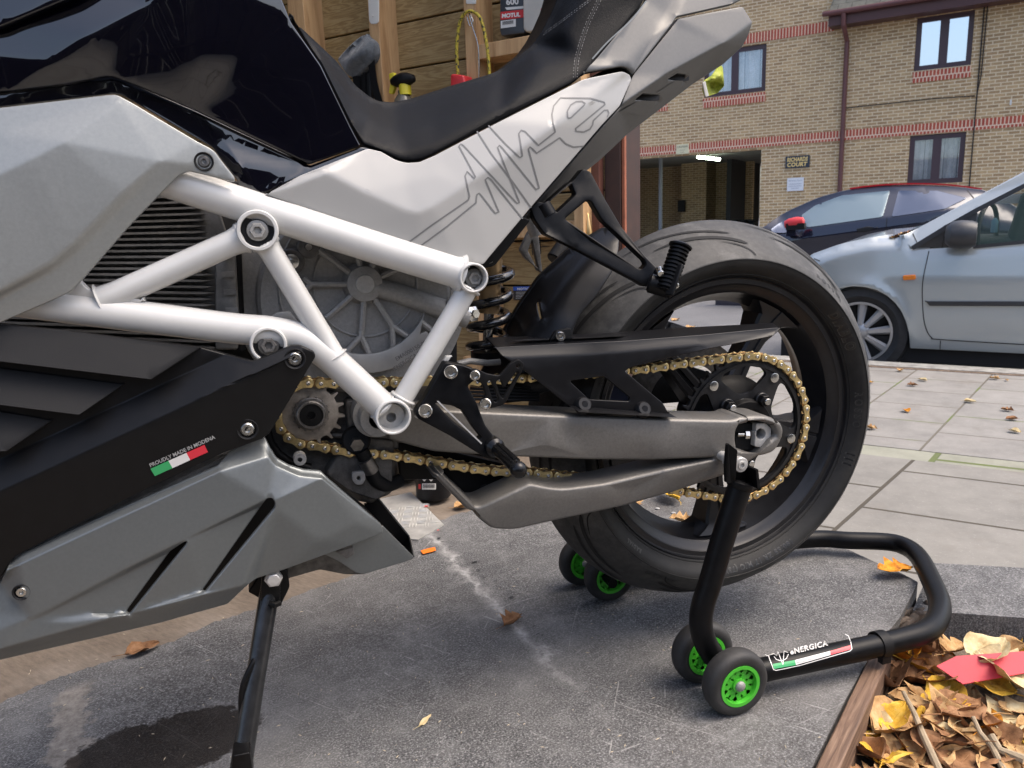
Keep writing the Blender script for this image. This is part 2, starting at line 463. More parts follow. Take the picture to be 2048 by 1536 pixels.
# ---- rear wheel: cast rim with five spokes > tyre, sprocket, brake disc
CY = 105.0
rimp = [(231, 46), (232, 49), (230, 52), (221, 53), (218, 57), (212, 60), (206, 66), (203, 78), (196, 92), (190, 105), (196, 120), (203, 135), (206, 150), (218, 157), (232, 164), (222, 150), (216, 120), (212, 100), (214, 70), (226, 58), (231, 46)]
rb = lathe(AX, YA, [(r / 1000, y / 1000) for r, y in rimp], 96)
def spoke(a):
    # cross sections from hub to rim: (radius, half width, y0, y1)
    secs = [(30, 19, 72, 128), (60, 17, 80, 124), (110, 15, 86, 122), (150, 17, 84, 122), (172, 24, 80, 124), (184, 26, 78, 126), (192, 36, 74, 128), (201, 50, 70, 132)]
    vs_ = []; ca, sa = math.cos(a), math.sin(a); c = 4
    for r, w, y0, y1 in secs:
        for (t, y) in ((-w, y0 + c), (-w + c, y0), (-4, y0), (-2.5, y0 + 3), (2.5, y0 + 3), (4, y0), (w - c, y0), (w, y0 + c), (w, y1), (-w, y1)):
            rr = r
            if r > 180: rr = math.sqrt(max(r * r - t * t, 1))
            vs_.append(AX + Vector(((rr * ca - t * sa) / 1000, y / 1000, (rr * sa + t * ca) / 1000)))
    k = 10; fs = [(j * k + i, j * k + (i + 1) % k, (j + 1) * k + (i + 1) % k, (j + 1) * k + i) for j in range(len(secs) - 1) for i in range(k)]
    return MB().add(vs_, fs)
for k in range(5): rb.join(spoke((57 - 72 * k) * D2R))
rb.join(lathe(AX, YA, [(.013, .03), (.030, .03), (.034, .034), (.036, .07), (.046, .078), (.046, .13), (.04, .14), (.013, .14)], 40))
M['rim'] = mat('satin black wheel', (.014, .014, .016), .33, .2, .5, noise=(40, .2), bump=(900, .06))
wheel = rb.build('rear_wheel', M['rim'], bike, 30); MW[wheel] = MW[bike]
# tyre
tyre_m = NT('tyre rubber'); b_ = tyre_m.b; b_.inputs['Roughness'].default_value = .62
n1 = tyre_m.noise(9, 8, .7); n2 = tyre_m.noise(90, 6, .7)
c1 = tyre_m.ramp(n1, [(.36, (.014, .014, .014)), (.54, (.036, .035, .033)), (.66, (.13, .127, .12))])
c2 = tyre_m.mix(.35, c1, tyre_m.ramp(n2, [(.4, (.02, .02, .02)), (.7, (.09, .088, .082))])); tyre_m.l(c2, b_.inputs['Base Color'])
tyre_m.bump(tyre_m.noise(260, 4, .7), .35, .0006)
side_m = NT('tyre sidewall'); b_ = side_m.b; b_.inputs['Roughness'].default_value = .58; b_.inputs['Specular IOR Level'].default_value = .35
c1 = side_m.ramp(side_m.noise(14, 8, .7), [(.4, (.010, .010, .010)), (.64, (.024, .0235, .022)), (.8, (.055, .053, .049))]); side_m.l(c1, b_.inputs['Base Color'])
side_m.bump(side_m.noise(420, 3, .7), .25, .0004)
TP = [(228, 52), (233, 47), (241, 38), (250, 31), (258.5, 28), (262, 29.5), (269, 35), (277, 44), (286, 54), (295, 66), (304, 79), (311, 93), (316, 104), (318, 112)]
TP0 = TP
_full = TP + [(r, 224 - y) for r, y in TP[-2::-1]]
TP = [tuple(p) for p in smoothpath(_full, 4)]; TP = TP[:len(TP) // 2 + 1]
SD = len([1 for i, (r, y) in enumerate(TP) if i <= 4 * 4])
def tyre_at(s):
    """s in mm of arc from the shoulder edge over the tread"""
    i = SD - 1; P = TP[i:]
    for j in range(len(P) - 1):
        L = math.hypot(P[j + 1][0] - P[j][0], P[j + 1][1] - P[j][1])
        if s <= L or j == len(P) - 2: t = s / L; return P[j][0] + (P[j + 1][0] - P[j][0]) * t, P[j][1] + (P[j + 1][1] - P[j][1]) * t
        s -= L
def side_at(r):
    for j in range(len(TP) - 1):
        if TP[j][0] <= r <= TP[j + 1][0]: t = (r - TP[j][0]) / (TP[j + 1][0] - TP[j][0]); return TP[j][1] + (TP[j + 1][1] - TP[j][1]) * t
    return 20
sp = TP + [(r, 224 - y) for r, y in TP[-2::-1]]
ty = lathe(AX, YA, [(r / 1000, y / 1000) for r, y in sp], 144)
for i, f in enumerate(ty.f):
    c = sum((ty.v[k] for k in f), Vector()) / 4 - AX; rr = math.hypot(c.x, c.z) * 1000
    ty.m[i] = 1 if rr < 259.5 else 0
# raised ridges on the sidewall and bead line
for r0, hh in ((235.5, 1.0), (258.6, .9)):
    y0 = side_at(r0); j = lathe(AX, YA, [((r0 - 1) / 1000, (y0 + .5) / 1000), ((r0 - .3) / 1000, (y0 - hh) / 1000), ((r0 + .5) / 1000, (y0 - hh) / 1000), ((r0 + 1.2) / 1000, (y0 + .4) / 1000)], 144); ty.join(j, 1)
tyre = ty.build('tyre', [tyre_m.m, side_m.m], wheel, 50)
# grooves: dark sunk strips following the tread
def groove(pts, w):
    mb = MB(); Q = smoothpath(pts, 8); vs_ = []; N = len(Q)
    for i, (a, s) in enumerate(Q):
        a2, s2 = Q[min(i + 1, N - 1)]; a1, s1 = Q[max(i - 1, 0)]
        dx, dy = (a2 - a1) * 5.2, (s2 - s1); L = math.hypot(dx, dy) or 1; k = w * min(1, i / (N * .35) + .05) * min(1, (N - 1 - i) / (N * .12) + .1)
        for sg in (1, -1):
            aa = a + sg * (-dy / L) * k / 5.2; ss = s + sg * (dx / L) * k
            r, y = tyre_at(max(0, ss)); vs_.append(XZ(r + .9, aa * D2R, y - .75))
    mb.add(vs_, [(2 * i, 2 * i + 1, 2 * i + 3, 2 * i + 2) for i in range(N - 1)]); return mb
gm = MB()
for k in range(9):
    a0 = k * 40 + 12
    gm.join(groove([(a0 + 30, 88), (a0 + 20, 84), (a0 + 8, 72), (a0 - 4, 56)], 2.3))
    gm.join(groove([(a0 + 22, 62), (a0 + 12, 58), (a0 + 0, 46), (a0 - 8, 32)], 3.4))
    gm.join(groove([(a0 + 2, 40), (a0 - 6, 24), (a0 - 9, 6)], 1.2))
M['groove'] = mat('tyre groove', (.004, .004, .004), .8)
gm.build('tread_groove', M['groove'], wheel)
def treadtext(s, size, s0, a_mid, m_, sp=1.3):
    mb0 = textmesh(s, size, lambda x, y: Vector((x, y, 0)), .3, sp); x0 = min(v.x for v in mb0.v); x1 = max(v.x for v in mb0.v); out = []
    for v in mb0.v:
        x = v.x - (x0 + x1) / 2; r, y = tyre_at(max(0, s0 + v.y)); out.append(XZ(r + .6, a_mid * D2R - x / r, y - .5))
    mb0.v = out; mb0.build('tread_lettering', M[m_], wheel)
M['tletter2'] = mat('tyre lettering worn', (.012, .012, .012), .6)
treadtext('ROSSO', 13, 12, 50, 'tletter2', 1.7); treadtext('ROSSO', 13, 12, -118, 'tletter2', 1.7)
# raised lettering
M['tletter'] = mat('tyre lettering', (.0035, .0035, .0035), .30, 0, .6); M['tedge_hl'] = mat('tyre lettering highlight', (.060, .058, .054), .5); M['tletter2'] = mat('tyre lettering worn', (.075, .073, .068), .55)
def tyretext(s, size, r, a_mid, flip=False, w=0, sp=1.1, lift=.8, m_='tletter'):
    if size > 5:
        e_ = tyretext_(s, size, r - .15, a_mid, flip, w + .55, sp, .35); e_.build('lettering_highlight', mat('tyre lettering highlight', (.060, .058, .054), .5) if 'tedge_hl' not in M else M['tedge_hl'], wheel)  # lighter outline paints the highlight along the letter edges
    return tyretext_(s, size, r, a_mid, flip, w, sp, lift)
def tyretext_(s, size, r, a_mid, flip=False, w=0, sp=1.1, lift=.5):
    mb0 = textmesh(s, size, lambda x, y: Vector((x, y, 0)), w, sp)
    x0 = min(v.x for v in mb0.v); x1 = max(v.x for v in mb0.v); xm = (x0 + x1) / 2; out = []
    for v in mb0.v:
        x = v.x - xm
        rr = r - (v.y) if flip else r + v.y
        a = a_mid + (x if flip else -x) / r
        out.append(XZ(rr, a, side_at(rr) - lift))
    mb0.v = out; return mb0
TLs = []
TLs.append(tyretext('DIABLO', 17, 240, 33 * D2R, w=.7, sp=1.35)); TLs.append(tyretext('ROSSO', 14, 241, -1 * D2R, sp=1.6)); TLs.append(tyretext('III', 17, 241, -21 * D2R, sp=1.5))
TLs.append(tyretext('RADIAL', 4.2, 250, 92 * D2R, sp=1.2)); TLs.append(tyretext('TUBELESS', 4.2, 244.5, 92 * D2R, sp=1.2))
TLs.append(tyretext('180/55 ZR 17 M/C (73W)', 11, 245, -78 * D2R, sp=1.25)); TLs.append(tyretext('RADIAL', 7, 246, -135 * D2R, sp=1.5))
TLs.append(tyretext('ROSSO III', 13, 241, 150 * D2R, sp=1.5))
for t_ in TLs: t_.build('sidewall_lettering', M['tletter'], wheel)
# rear sprocket: black carrier, toothed rim, five rivets
PITCH = 15.875
def teeth(n, rp, Y, th, r_in, holes=None, hub=None, tooth=5.5):
    out = []; 
    for i in range(n):
        a = 2 * math.pi * i / n
        for da, rr in ((-.32, rp - tooth), (-.18, rp - tooth * .9), (-.07, rp + 2.2), (.07, rp + 2.2), (.18, rp - tooth * .9), (.32, rp - tooth)):
            aa = a + math.pi / n + da * 2 * math.pi / n; out.append((rr * math.cos(aa), rr * math.sin(aa)))
    return out
def plateXZ(outline, Y, th, holes=(), c=AX, r=0, depth=.5, step=0):
    """flat plate in the plane of the wheel; outline in mm about c"""
    mp = lambda x, y, YY: Vector((c.x + x / 1000, YY / 1000, c.z + y / 1000))
    return panel(outline, Y, r, depth, th, step, holes, mp, DY, 2)
R45 = PITCH / 2 / math.sin(math.pi / 45)
holes = []
for k in range(5):
    a = (127 - 36 - 72 * k) * D2R; h_ = []
    for (t, r) in ((-20, 98), (0, 100), (20, 98), (27, 92), (24, 80), (11, 57), (0, 55), (-11, 57), (-24, 80), (-27, 92)):
        h_.append((r * math.cos(a + t * D2R), r * math.sin(a + t * D2R)))
    holes.append(rc(h_, 8, 4))
holes.append([(30 * math.cos(t * math.pi / 16), 30 * math.sin(t * math.pi / 16)) for t in range(32)])
M['sprocket'] = mat('black anodised sprocket', (.018, .018, .019), .35, .3, noise=(80, .3))
spk = plateXZ(teeth(45, R45, 6, 6, 30), 6, 6, holes, r=.6)
for k in range(5):
    a = (127 - 72 * k) * D2R
    spk.join(lathe(XZ(92, a, 4.2), -YA, [(.0075, -.003), (.0075, .0006), (.0065, .001), (1e-5, .001)], 20), 1)
    a2 = (129 - 72 * k) * D2R; p = XZ(52, a2, -4)
    spk.join(cyl(XZ(52, a2, 6), XZ(52, a2, -1), .0115, n=24, bv=.001), 0); spk.join(lathe(XZ(52, a2, -1), -YA, [(.0095, 0), (.0095, .008), (.0085, .009), (1e-5, .009)], 6), 2); spk.join(lathe(XZ(52, a2, -1), -YA, [(.0052, 0), (.0052, .0135), (.0045, .014), (1e-5, .014)], 16), 1)
# raised rim band and carrier
spk.join(lathe(AX, YA, [(.0985, .0052), (.0985, .0036), (.1035, .0036), (.1035, .0052)], 90), 0)
sprocket = spk.build('rear_sprocket', [M['sprocket'], M['steel'], M['satin_black']], wheel, 30)
MW[sprocket] = MW[bike]
hub_ = lathe(AX, YA, [(.034, -.004), (.044, -.004), (.046, -.001), (.05, .012), (.07, .03), (.078, .045), (.06, .065), (.04, .07)], 48)
hub_.build('sprocket_carrier', M['satin_black'], wheel)
tx = textmesh('45', 7, lambda x, y: XZ(43 + y, 101 * D2R - x / 43, 5.0), .25); tx.build('tooth_count', M['flag_white'], wheel)
disc = lathe(AX, YA, [(.075, .175), (.12, .175), (.12, .180), (.075, .180), (.075, .175)], 64); disc.build('brake_disc', M['steel_d'], wheel)

# ---- drive chain: pins every pitch along a closed line, an outer link on every second pitch
def pxy(x, y): v = onY(x, y, 0); return (v.x * 1000, (v.z - GZ) * 1000)
pts = []
A0 = math.atan2(*reversed(pxy(1399, 726)))
for k in range(0, 30):
    a = 93 - k * 7.2
    if a < -112: break
    pts.append((R45 * math.cos(a * D2R), R45 * math.sin(a * D2R)))
botpx = [(1363, 985), (1300, 974), (1209, 962), (1130, 955), (1060, 947), (998, 945), (940, 938), (869, 926), (809, 916), (755, 909), (705, 906.5), (657, 898)]
pts += [pxy(x, y) for x, y in botpx]
fc = pxy(622, 829); R16 = 40.7
for a in (262, 245, 228, 211, 194, 177, 160, 143, 126, 109, 95): pts.append((fc[0] + R16 * math.cos(a * D2R), fc[1] + R16 * math.sin(a * D2R)))
pts += [pxy(x, y) for x, y in ((665, 768), (765, 765.5), (789, 766), (870, 765), (951, 764), (1017, 759), (1110, 754), (1210, 747), (1303, 738), (1341, 733), (1372, 728))]
cl = smoothpath([p for p in pts] + [pts[0]], 12)
cum = [0]
for i in range(1, len(cl)): cum.append(cum[-1] + math.dist(cl[i], cl[i - 1]))
NP = 2 * round(cum[-1] / PITCH / 2); stp = cum[-1] / NP
def at(s):
    s %= cum[-1]; lo, hi = 0, len(cum) - 1
    while hi - lo > 1:
        md = (lo + hi) // 2
        if cum[md] <= s: lo = md
        else: hi = md
    t = (s - cum[lo]) / (cum[hi] - cum[lo] + 1e-9); return (cl[lo][0] + (cl[hi][0] - cl[lo][0]) * t, cl[lo][1] + (cl[hi][1] - cl[lo][1]) * t)
PHASE = 7.0
pins = [at(PHASE + i * stp) for i in range(NP)]
def linkplate(a, b, y0, th, r=6.9, waist=4.6, bvl=.6):
    a = Vector(a); b = Vector(b); d = (b - a); L = d.length; d.normalize(); n_ = Vector((-d.y, d.x)); o = []
    for k in range(13):
        t = (90 + 15 * k) * D2R; t = max(min(t, 250 * D2R), 110 * D2R); o.append(a + (d * math.cos(t) + n_ * math.sin(t)) * r)
    o.append((a + b) / 2 - n_ * waist - d * 1.6); o.append((a + b) / 2 - n_ * waist + d * 1.6)
    for k in range(13):
        t = (-90 + 15 * k) * D2R; t = max(min(t, 70 * D2R), -70 * D2R); o.append(b + (d * math.cos(t) + n_ * math.sin(t)) * r)
    o.append((a + b) / 2 + n_ * waist + d * 1.6); o.append((a + b) / 2 + n_ * waist - d * 1.6)
    c = (a + b) / 2; N = len(o); mb = MB()
    W3 = lambda p, y: AX + Vector((p.x / 1000, y / 1000, p.y / 1000))
    f = [W3(c + (p - c) * (1 - .9 / 9), y0) for p in o]; e = [W3(p, y0 + bvl) for p in o]; g = [W3(p, y0 + th) for p in o]
    fs = [tuple(range(N))] + [(i, (i + 1) % N, N + (i + 1) % N, N + i) for i in range(N)] + [(N + i, N + (i + 1) % N, 2 * N + (i + 1) % N, 2 * N + i) for i in range(N)] + [tuple(range(3 * N - 1, 2 * N - 1, -1))]
    return mb.add(f + e + g, fs)
inner = MB()
chain_parts = []
for i in range(NP):
    a, b = pins[i], pins[(i + 1) % NP]
    if i % 2:
        inner.join(linkplate(a, b, 3.0, 2.0, 6.6, 4.8), 0); inner.join(linkplate(a, b, 13, 2.0, 6.6, 4.8), 0)
    inner.join(cyl(AX + Vector((a[0] / 1000, .005, a[1] / 1000)), AX + Vector((a[0] / 1000, .013, a[1] / 1000)), .0051, n=10), 1)
chain = inner.build('drive_chain', [M['gold_d'], M['steel_d']], bike, 35); MW[chain] = MW[bike]
for i in range(0, NP, 2):
    a, b = pins[i], pins[(i + 1) % NP]
    if -690 < a[0] < -545 and False: continue
    l_ = linkplate(a, b, 0, 2.2); l_.join(linkplate(a, b, 15.8, 2.2))
    for p in (a, b):
        l_.join(lathe(AX + Vector((p[0] / 1000, .0022, p[1] / 1000)), -YA, [(.0026, 0), (.0026, .0034), (.0021, .0038), (.0008, .0037), (1e-5, .0031)], 12), 1)
        l_.join(lathe(AX + Vector((p[0] / 1000, .0, p[1] / 1000)), -YA, [(.0041, -.0004), (.0040, .0002), (.0026, .0003)], 12), 0)
    l_.build('chain_link', [M['gold'], M['steel']], chain, 35)
# front sprocket
FC = AX + Vector((fc[0] / 1000, 0, fc[1] / 1000))
M['worn'] = mat('worn sprocket steel', (.34, .31, .275), .45, .6, noise=(28, .5), bump=(200, .4))
fs_ = plateXZ(teeth(16, R16, 6, 8, 10, tooth=6), 5, 8, c=FC, r=.5)
fs_.join(lathe(FC + YA * .005, -YA, [(.0215, 0), (.0215, .0035), (.0205, .004), (.0185, .004), (.0183, .010), (.0172, .011), (.0150, .011), (.0145, .0095)], 40), 1)
for k in range(16):
    a = k * math.pi / 8; fs_.join(box(FC + Vector((.0215 * math.cos(a), .0035, .0215 * math.sin(a))), (.0032, .004, .0026), Matrix.Rotation(-a, 3, 'Y')), 1)
fs_.join(lathe(FC + YA * -.004, -YA, [(.0148, -.002), (.0146, 0), (.005, .0008), (.0048, -.004), (1e-5, -.004)], 32), 2)
fs_.build('front_sprocket', [M['worn'], M['steel_d'], M['matt_black']], bike, 30)

# ---- swingarm
SY = field([(760, 800, -30), (860, 820, -38), (1100, 830, -44), (1330, 838, -50), (1460, 842, -62), (1475, 870, -62), (1560, 840, -60), (1570, 900, -58), (760, 900, -30), (870, 905, -36), (1020, 912, -40), (1180, 918, -44), (1300, 920, -46), (1430, 918, -56), (1470, 905, -62),
            (870, 955, -34), (965, 1044, -40), (990, 1000, -46), (1080, 990, -48), (1209, 985, -50), (1330, 955, -54), (991, 1059, -34), (1104, 1050, -38), (1250, 1018, -42), (1352, 990, -46), (1452, 950, -56), (1508, 919, -60), (900, 870, -42), (1100, 875, -50), (1300, 880, -54), (1430, 880, -60)], rho=9)
out = rc([(775, 812), (860, 818), (1100, 829), (1330, 837), (1468, 840, 20), (1500, 832), (1538, 832, 16), (1565, 846, 10), (1570, 862, 8), (1566, 878, 10), (1555, 889), (1508, 920), (1472, 945), (1352, 985), (1250, 1014), (1104, 1045, 30), (1030, 1062, 18), (985, 1060, 18), (962, 1042), (873, 950), (880, 945), (944, 1010, 6), (962, 1012, 8), (1035, 978), (1060, 966), (1120, 978, 30), (1209, 966), (1330, 938), (1430, 917, 4), (1380, 919), (1300, 922), (1180, 921), (1000, 914), (870, 905), (775, 880)], 8)
win = rc([(1482, 848, 6), (1532, 846), (1548, 852, 8), (1554, 872, 8), (1543, 893, 8), (1525, 899), (1476, 900), (1473, 880), (1474, 862, 6)], 5)
sa_ = panel(out, SY, 7, 9, 46, 18, [win])
sw = bev(sa_.build('swingarm', M['arm'], bike, 50), .0012); MW[sw] = MW[bike]
# inner face of the far side and cross piece so light does not pass
sb = panel([(775, 820), (1100, 826), (1330, 832), (1360, 850), (1300, 915), (775, 905)], 205, 5, 6, 35, 0); sb.build('swingarm_far_beam', M['arm'], bike)
panel(rc([(1472, 846), (1512, 846), (1512, 900), (1470, 900)], 3), -40, 1, 1, 30, 0).build('adjuster_block', M['matt_black'], sw)
ab = panel(rc([(1513, 847), (1531, 846), (1543, 857), (1542, 880), (1525, 896), (1509, 893)], 3), -50, 1.2, 1.2, 40, 0, [[(1522 + 9.5 * math.cos(t * math.pi / 10), 868 + 11 * math.sin(t * math.pi / 10)) for t in range(20)]])
ab.build('axle_block', M['mach'], sw)
cyl(onY(1522, 868, -20), onY(1522, 868, -20) + YA * .2, .0095, n=20).build('wheel_axle', M['steel_d'], sw)
cyl(onY(1474, 869, -42), onY(1490, 869, -42), .0035, n=12).join(lathe(onY(1490, 869, -42), rx, [(.0065, 0), (.0065, .006), (1e-5, .006)], 6)).build('adjuster_bolt', M['steel'], sw)
sp_ = lathe(onY(1485, 931, -110), YA, [(1e-5, .003), (.0035, .003), (.0035, 0), (.0058, 0), (.0058, .0015), (.0068, .002), (.0098, .0018), (.0108, .003), (.0108, .012), (.0085, .015), (.0085, .022), (.0108, .025), (.0108, .034), (.007, .036), (.007, .055)], 32)
sp_.build('stand_spool', M['mach'], sw)
# black guard plate between the arm and its brace, with a screw
panel(rc([(850, 905), (870, 895), (1040, 935), (1062, 962), (1030, 985), (960, 1015), (944, 1012)], 5), 24, 3, 3, 12, 0).build('brace_cover', M['satin_black'], sw)
bolt(onY(969, 978, 24), -YA, .0068, .002).build('brace_screw', M['satin_black'], sw)
panel(rc([(980, 775), (1060, 772), (1080, 776), (1080, 800), (1000, 808), (980, 800)], 6), 22, 3, 3, 20, 0).build('chain_slider', M['satin_black'], sw)
sl = MB()
for k in range(5): sl.join(tube([onY(940, 770 + k * 7, 12 - k), onY(1078, 776 + k * 6, 12 - k)], .0022, 8))
sl.build('slider_rib', M['matt_black'], sw)

# ---- chain guard
GY = field([(1000, 694, -26), (1245, 682, -27), (1400, 670, -27), (1556, 655, -26), (1010, 716, -35), (1221, 706, -35), (1400, 690, -35), (1546, 669, -32), (1054, 745, -39), (1129, 801, -40), (1338, 828, -42), (1325, 808, -42), (1254, 744, -39), (1418, 698, -38), (1546, 673, -36), (1140, 806, -42), (1328, 818, -44)],
           [(4, 5), (5, 6), (6, 7)], rho=4.5)
go = rc([(988, 694), (1245, 682), (1400, 670), (1556, 655, 2), (1562, 658, 2), (1546, 673), (1418, 698), (1330, 718), (1262, 735, 10), (1250, 742, 4), (1326, 806, 3), (1340, 828, 2), (1138, 812, 3), (1054, 745, 4), (1004, 712)], 3)
gh = rc([(1139, 762), (1208, 753), (1260, 795), (1258, 803), (1179, 799)], 5)
g1 = panel(go, GY, 1.6, 1.5, 2.5, 12, [gh])
top = []
for x, y in ((992, 694), (1120, 689), (1245, 682), (1400, 670), (1556, 655)):
    top.append(onY(x, y, -26) + Vector((0, 0, .0004))); 
wd = [60, 58, 55, 50, 18]
vs_ = [p for p in top] + [p + Vector((.004, w / 1000, .004)) for p, w in zip(top, wd)]
g1.add(vs_ + [v - Vector((0, 0, .0025)) for v in vs_], [(i, i + 1, i + 6, i + 5) for i in range(4)] + [(i + 10, i + 11, i + 16, i + 15) for i in range(4)] + [(i + 5, i + 6, i + 16, i + 15) for i in range(4)])
M['guard'] = mat('semi gloss black guard', (.007, .007, .008), .32, 0, .25, noise=(50, .05), bump=(1400, .06))
gd = g1.build('chain_guard', M['guard'], bike, 30); MW[gd] = MW[bike]
for (x, y) in ((1170, 808), (1290, 817)):
    h_ = lathe(onY(x, y, -50), Vector((0.1, -1, .5)), [(.004, -.002), (.0045, .0), (.009, 0), (.011, -.002), (.013, -.009)], 24); h_.build('guard_boss', M['guard'], gd)
    cyl(onY(x, y, -49), onY(x, y, -44), .0042, n=16).build('boss_hole', M['dark'], gd)
ft = MB().add([onY(1138, 811, -46), onY(1340, 827, -46), onY(1340, 827, -46) + Vector((.003, -.014, -.003)), onY(1150, 815, -46) + Vector((0, -.014, -.003)), onY(1138, 811, -30), onY(1340, 827, -30)], [(0, 1, 2, 3), (0, 1, 5, 4)])
ft.build('guard_foot', M['guard'], gd)
lb = MB().add([onY(1020, 690, -14), onY(1233, 681, -14), onY(1255, 680, 2), onY(1050, 687, 2)], [(0, 1, 2, 3)])
for v in lb.v: v.z += .0055
lb.build('warning_label', M['dark'], gd)

# ---- inner hugger over the tyre
HY = field([(964, 744, 110), (997, 680, 108), (1036, 611, 104), (1079, 551, 100), (1140, 500, 96), (1211, 454, 92), (1238, 472, 60), (1236, 504, 40), (1226, 540, 24), (1197, 586, 14), (1161, 629, 6), (1147, 658, 0), (1143, 690, -4), (1143, 760, -5), (1040, 690, 30), (1090, 620, 28), (1140, 560, 34), (1190, 500, 50), (1020, 760, 20), (1100, 700, 2), (1120, 640, 8)], rho=14)
ho = rc([(955, 765), (964, 744), (997, 680), (1036, 611), (1079, 551), (1140, 495), (1212, 452, 10), (1240, 472, 14), (1238, 504), (1227, 542), (1197, 588), (1161, 630), (1148, 658), (1144, 690), (1143, 770), (1040, 800)], 10)
hs = rc([(1075, 606), (1080, 604), (1083, 620), (1087, 638), (1082, 641), (1077, 622)], 2)
hg = panel(ho, HY, 3, 3, 5, 14, [hs]).build('rear_hugger', M['guard'], bike, 50); MW[hg] = MW[bike]
panel(rc([(1096, 688), (1112, 662), (1142, 656, 4), (1146, 682), (1140, 690)], 4), -9, 1.5, 1.5, 6, 0).build('hugger_bracket', M['matt_black'], hg)
bolt(onY(1120, 673, -9), -YA, .0072, .004).build('hugger_bolt', M['steel'], hg)

# ---- brake caliper seen through the wheel
cp = MB(); cp.join(box(onY(1345, 668, 165), (.05, .05, .035), Matrix.Rotation(.35, 3, 'Y'))); cp.join(box(onY(1325, 650, 160), (.035, .03, .018), Matrix.Rotation(.5, 3, 'Y')))
cp.join(cyl(onY(1337, 670, 138), onY(1337, 670, 150), .013)); cp.join(cyl(onY(1362, 670, 138), onY(1362, 670, 150), .011)); cp.join(cyl(onY(1310, 648, 140), onY(1330, 655, 160), .006))
bev(cp.build('brake_caliper', M['cast_dark'], bike), .005, 3)
panel(rc([(1300, 720), (1345, 690), (1345, 720), (1420, 745), (1420, 800), (1300, 810)], 8), 178, 3, 3, 10, 0).build('caliper_carrier', M['matt_black'], bike)
# ---- white trellis frame
fr = MB()
def tpx(pts, r, k=6, sm=True):
    if not sm:                       # straight tube, flared at the welded ends
        Q = []; R_ = []
        for (a, b, w0, w1) in [(pts[i], pts[i + 1], i == 0, i == len(pts) - 2) for i in range(len(pts) - 1)]:
            for t in ((0, .035, .08) if w0 and r < 15 else (0,)) + ((.90, .955, 1.0) if w1 else ()): Q.append(tuple(u + (v - u) * t for u, v in zip(a, b))); R_.append(r * (1 + (.26 * (1 - t / .08) ** 2 if (w0 and t < .08 and r < 15) else 0) + (.30 * ((t - .90) / .1) ** 2 if (w1 and t > .9) else 0)))
        return tube([onY(x, y, Y) for x, y, Y in Q], [q / 1000 for q in R_], 24)
    Q = smoothpath(pts, k)
    return tube([onY(x, y, Y) for x, y, Y in Q], r / 1000, 24)
fr.join(tpx([(300, 349, -68), (444, 396, -70), (773, 502, -72), (922, 548, -70)], 18.6, sm=False))
fr.join(tpx([(200, 600, -72), (235, 588, -72), (488, 475, -74)], 13.8, sm=False))
fr.join(tpx([(-60, 586, -70), (51, 603, -70), (342, 641, -72), (470, 657, -73), (545, 663, -74), (605, 678, -74), (648, 706, -74), (700, 752, -74), (769, 816, -74)], 17.2))
fr.join(tpx([(532, 487, -76), (643, 670, -76), (668, 712, -76)], 12.6, sm=False))
fr.join(tpx([(938, 574, -74), (930, 587, -74), (804, 799, -74), (800, 808, -74)], 12.6, sm=False))
def boss(x, y, ro, ri, y0=-94, y1=-48):
    c = onY(x, y, y0); L = (y1 - y0) / 1000
    return lathe(c, YA, [(ri / 1000, 0), (ri / 1000 + .0006, -.0006), (ro / 1000 - .0012, -.0006), (ro / 1000, .0008), (ro / 1000, L), (ri / 1000, L), (ri / 1000, 0)], 48)
BOSS = [(515, 461, 22, 17.5), (948, 556, 17.8, 15.0), (537, 690, 20, 16.5), (787, 835, 21.5, 18.2)]
for x, y, ro, ri in BOSS: fr.join(boss(x, y, ro, ri))
def weld(x, y, r, a0, a1, Y=-80):
    pts = [onY(x + r * math.cos(a * D2R), y + r * math.sin(a * D2R), Y) for a in range(a0, a1, 6)]
    return tube(pts, [.0030 + .0003 * (i % 2) for i in range(len(pts))], 8)
fr.join(weld(515, 461, 34, -70, 130, -72)).join(weld(948, 556, 28, 110, 250, -80)).join(weld(537, 690, 32, 185, 350, -66)).join(weld(787, 835, 34, 190, 340, -80))
pass
def bead(x, y, Y, x2, y2, Y2, r):
    a, b = onY(x, y, Y), onY(x2, y2, Y2); ax = b - a; u, v, w = frame_of(ax); n_ = 44
    return tube([a + (u * math.cos(i * 2 * math.pi / n_) + v * math.sin(i * 2 * math.pi / n_)) * r / 1000 for i in range(n_)], [.0017 + .0005 * (i % 2) for i in range(n_)], 6, closed=True)
for args in ((484, 477, -74, 400, 518, -74, 15.6), (533, 489, -76, 600, 600, -76, 14.2), (936, 577, -74, 900, 640, -74, 14.2), (806, 796, -74, 850, 720, -74, 14.2), (918, 547, -70, 800, 510, -72, 20.0), (765, 812, -74, 700, 752, -74, 17.8)): fr.join(bead(*args))
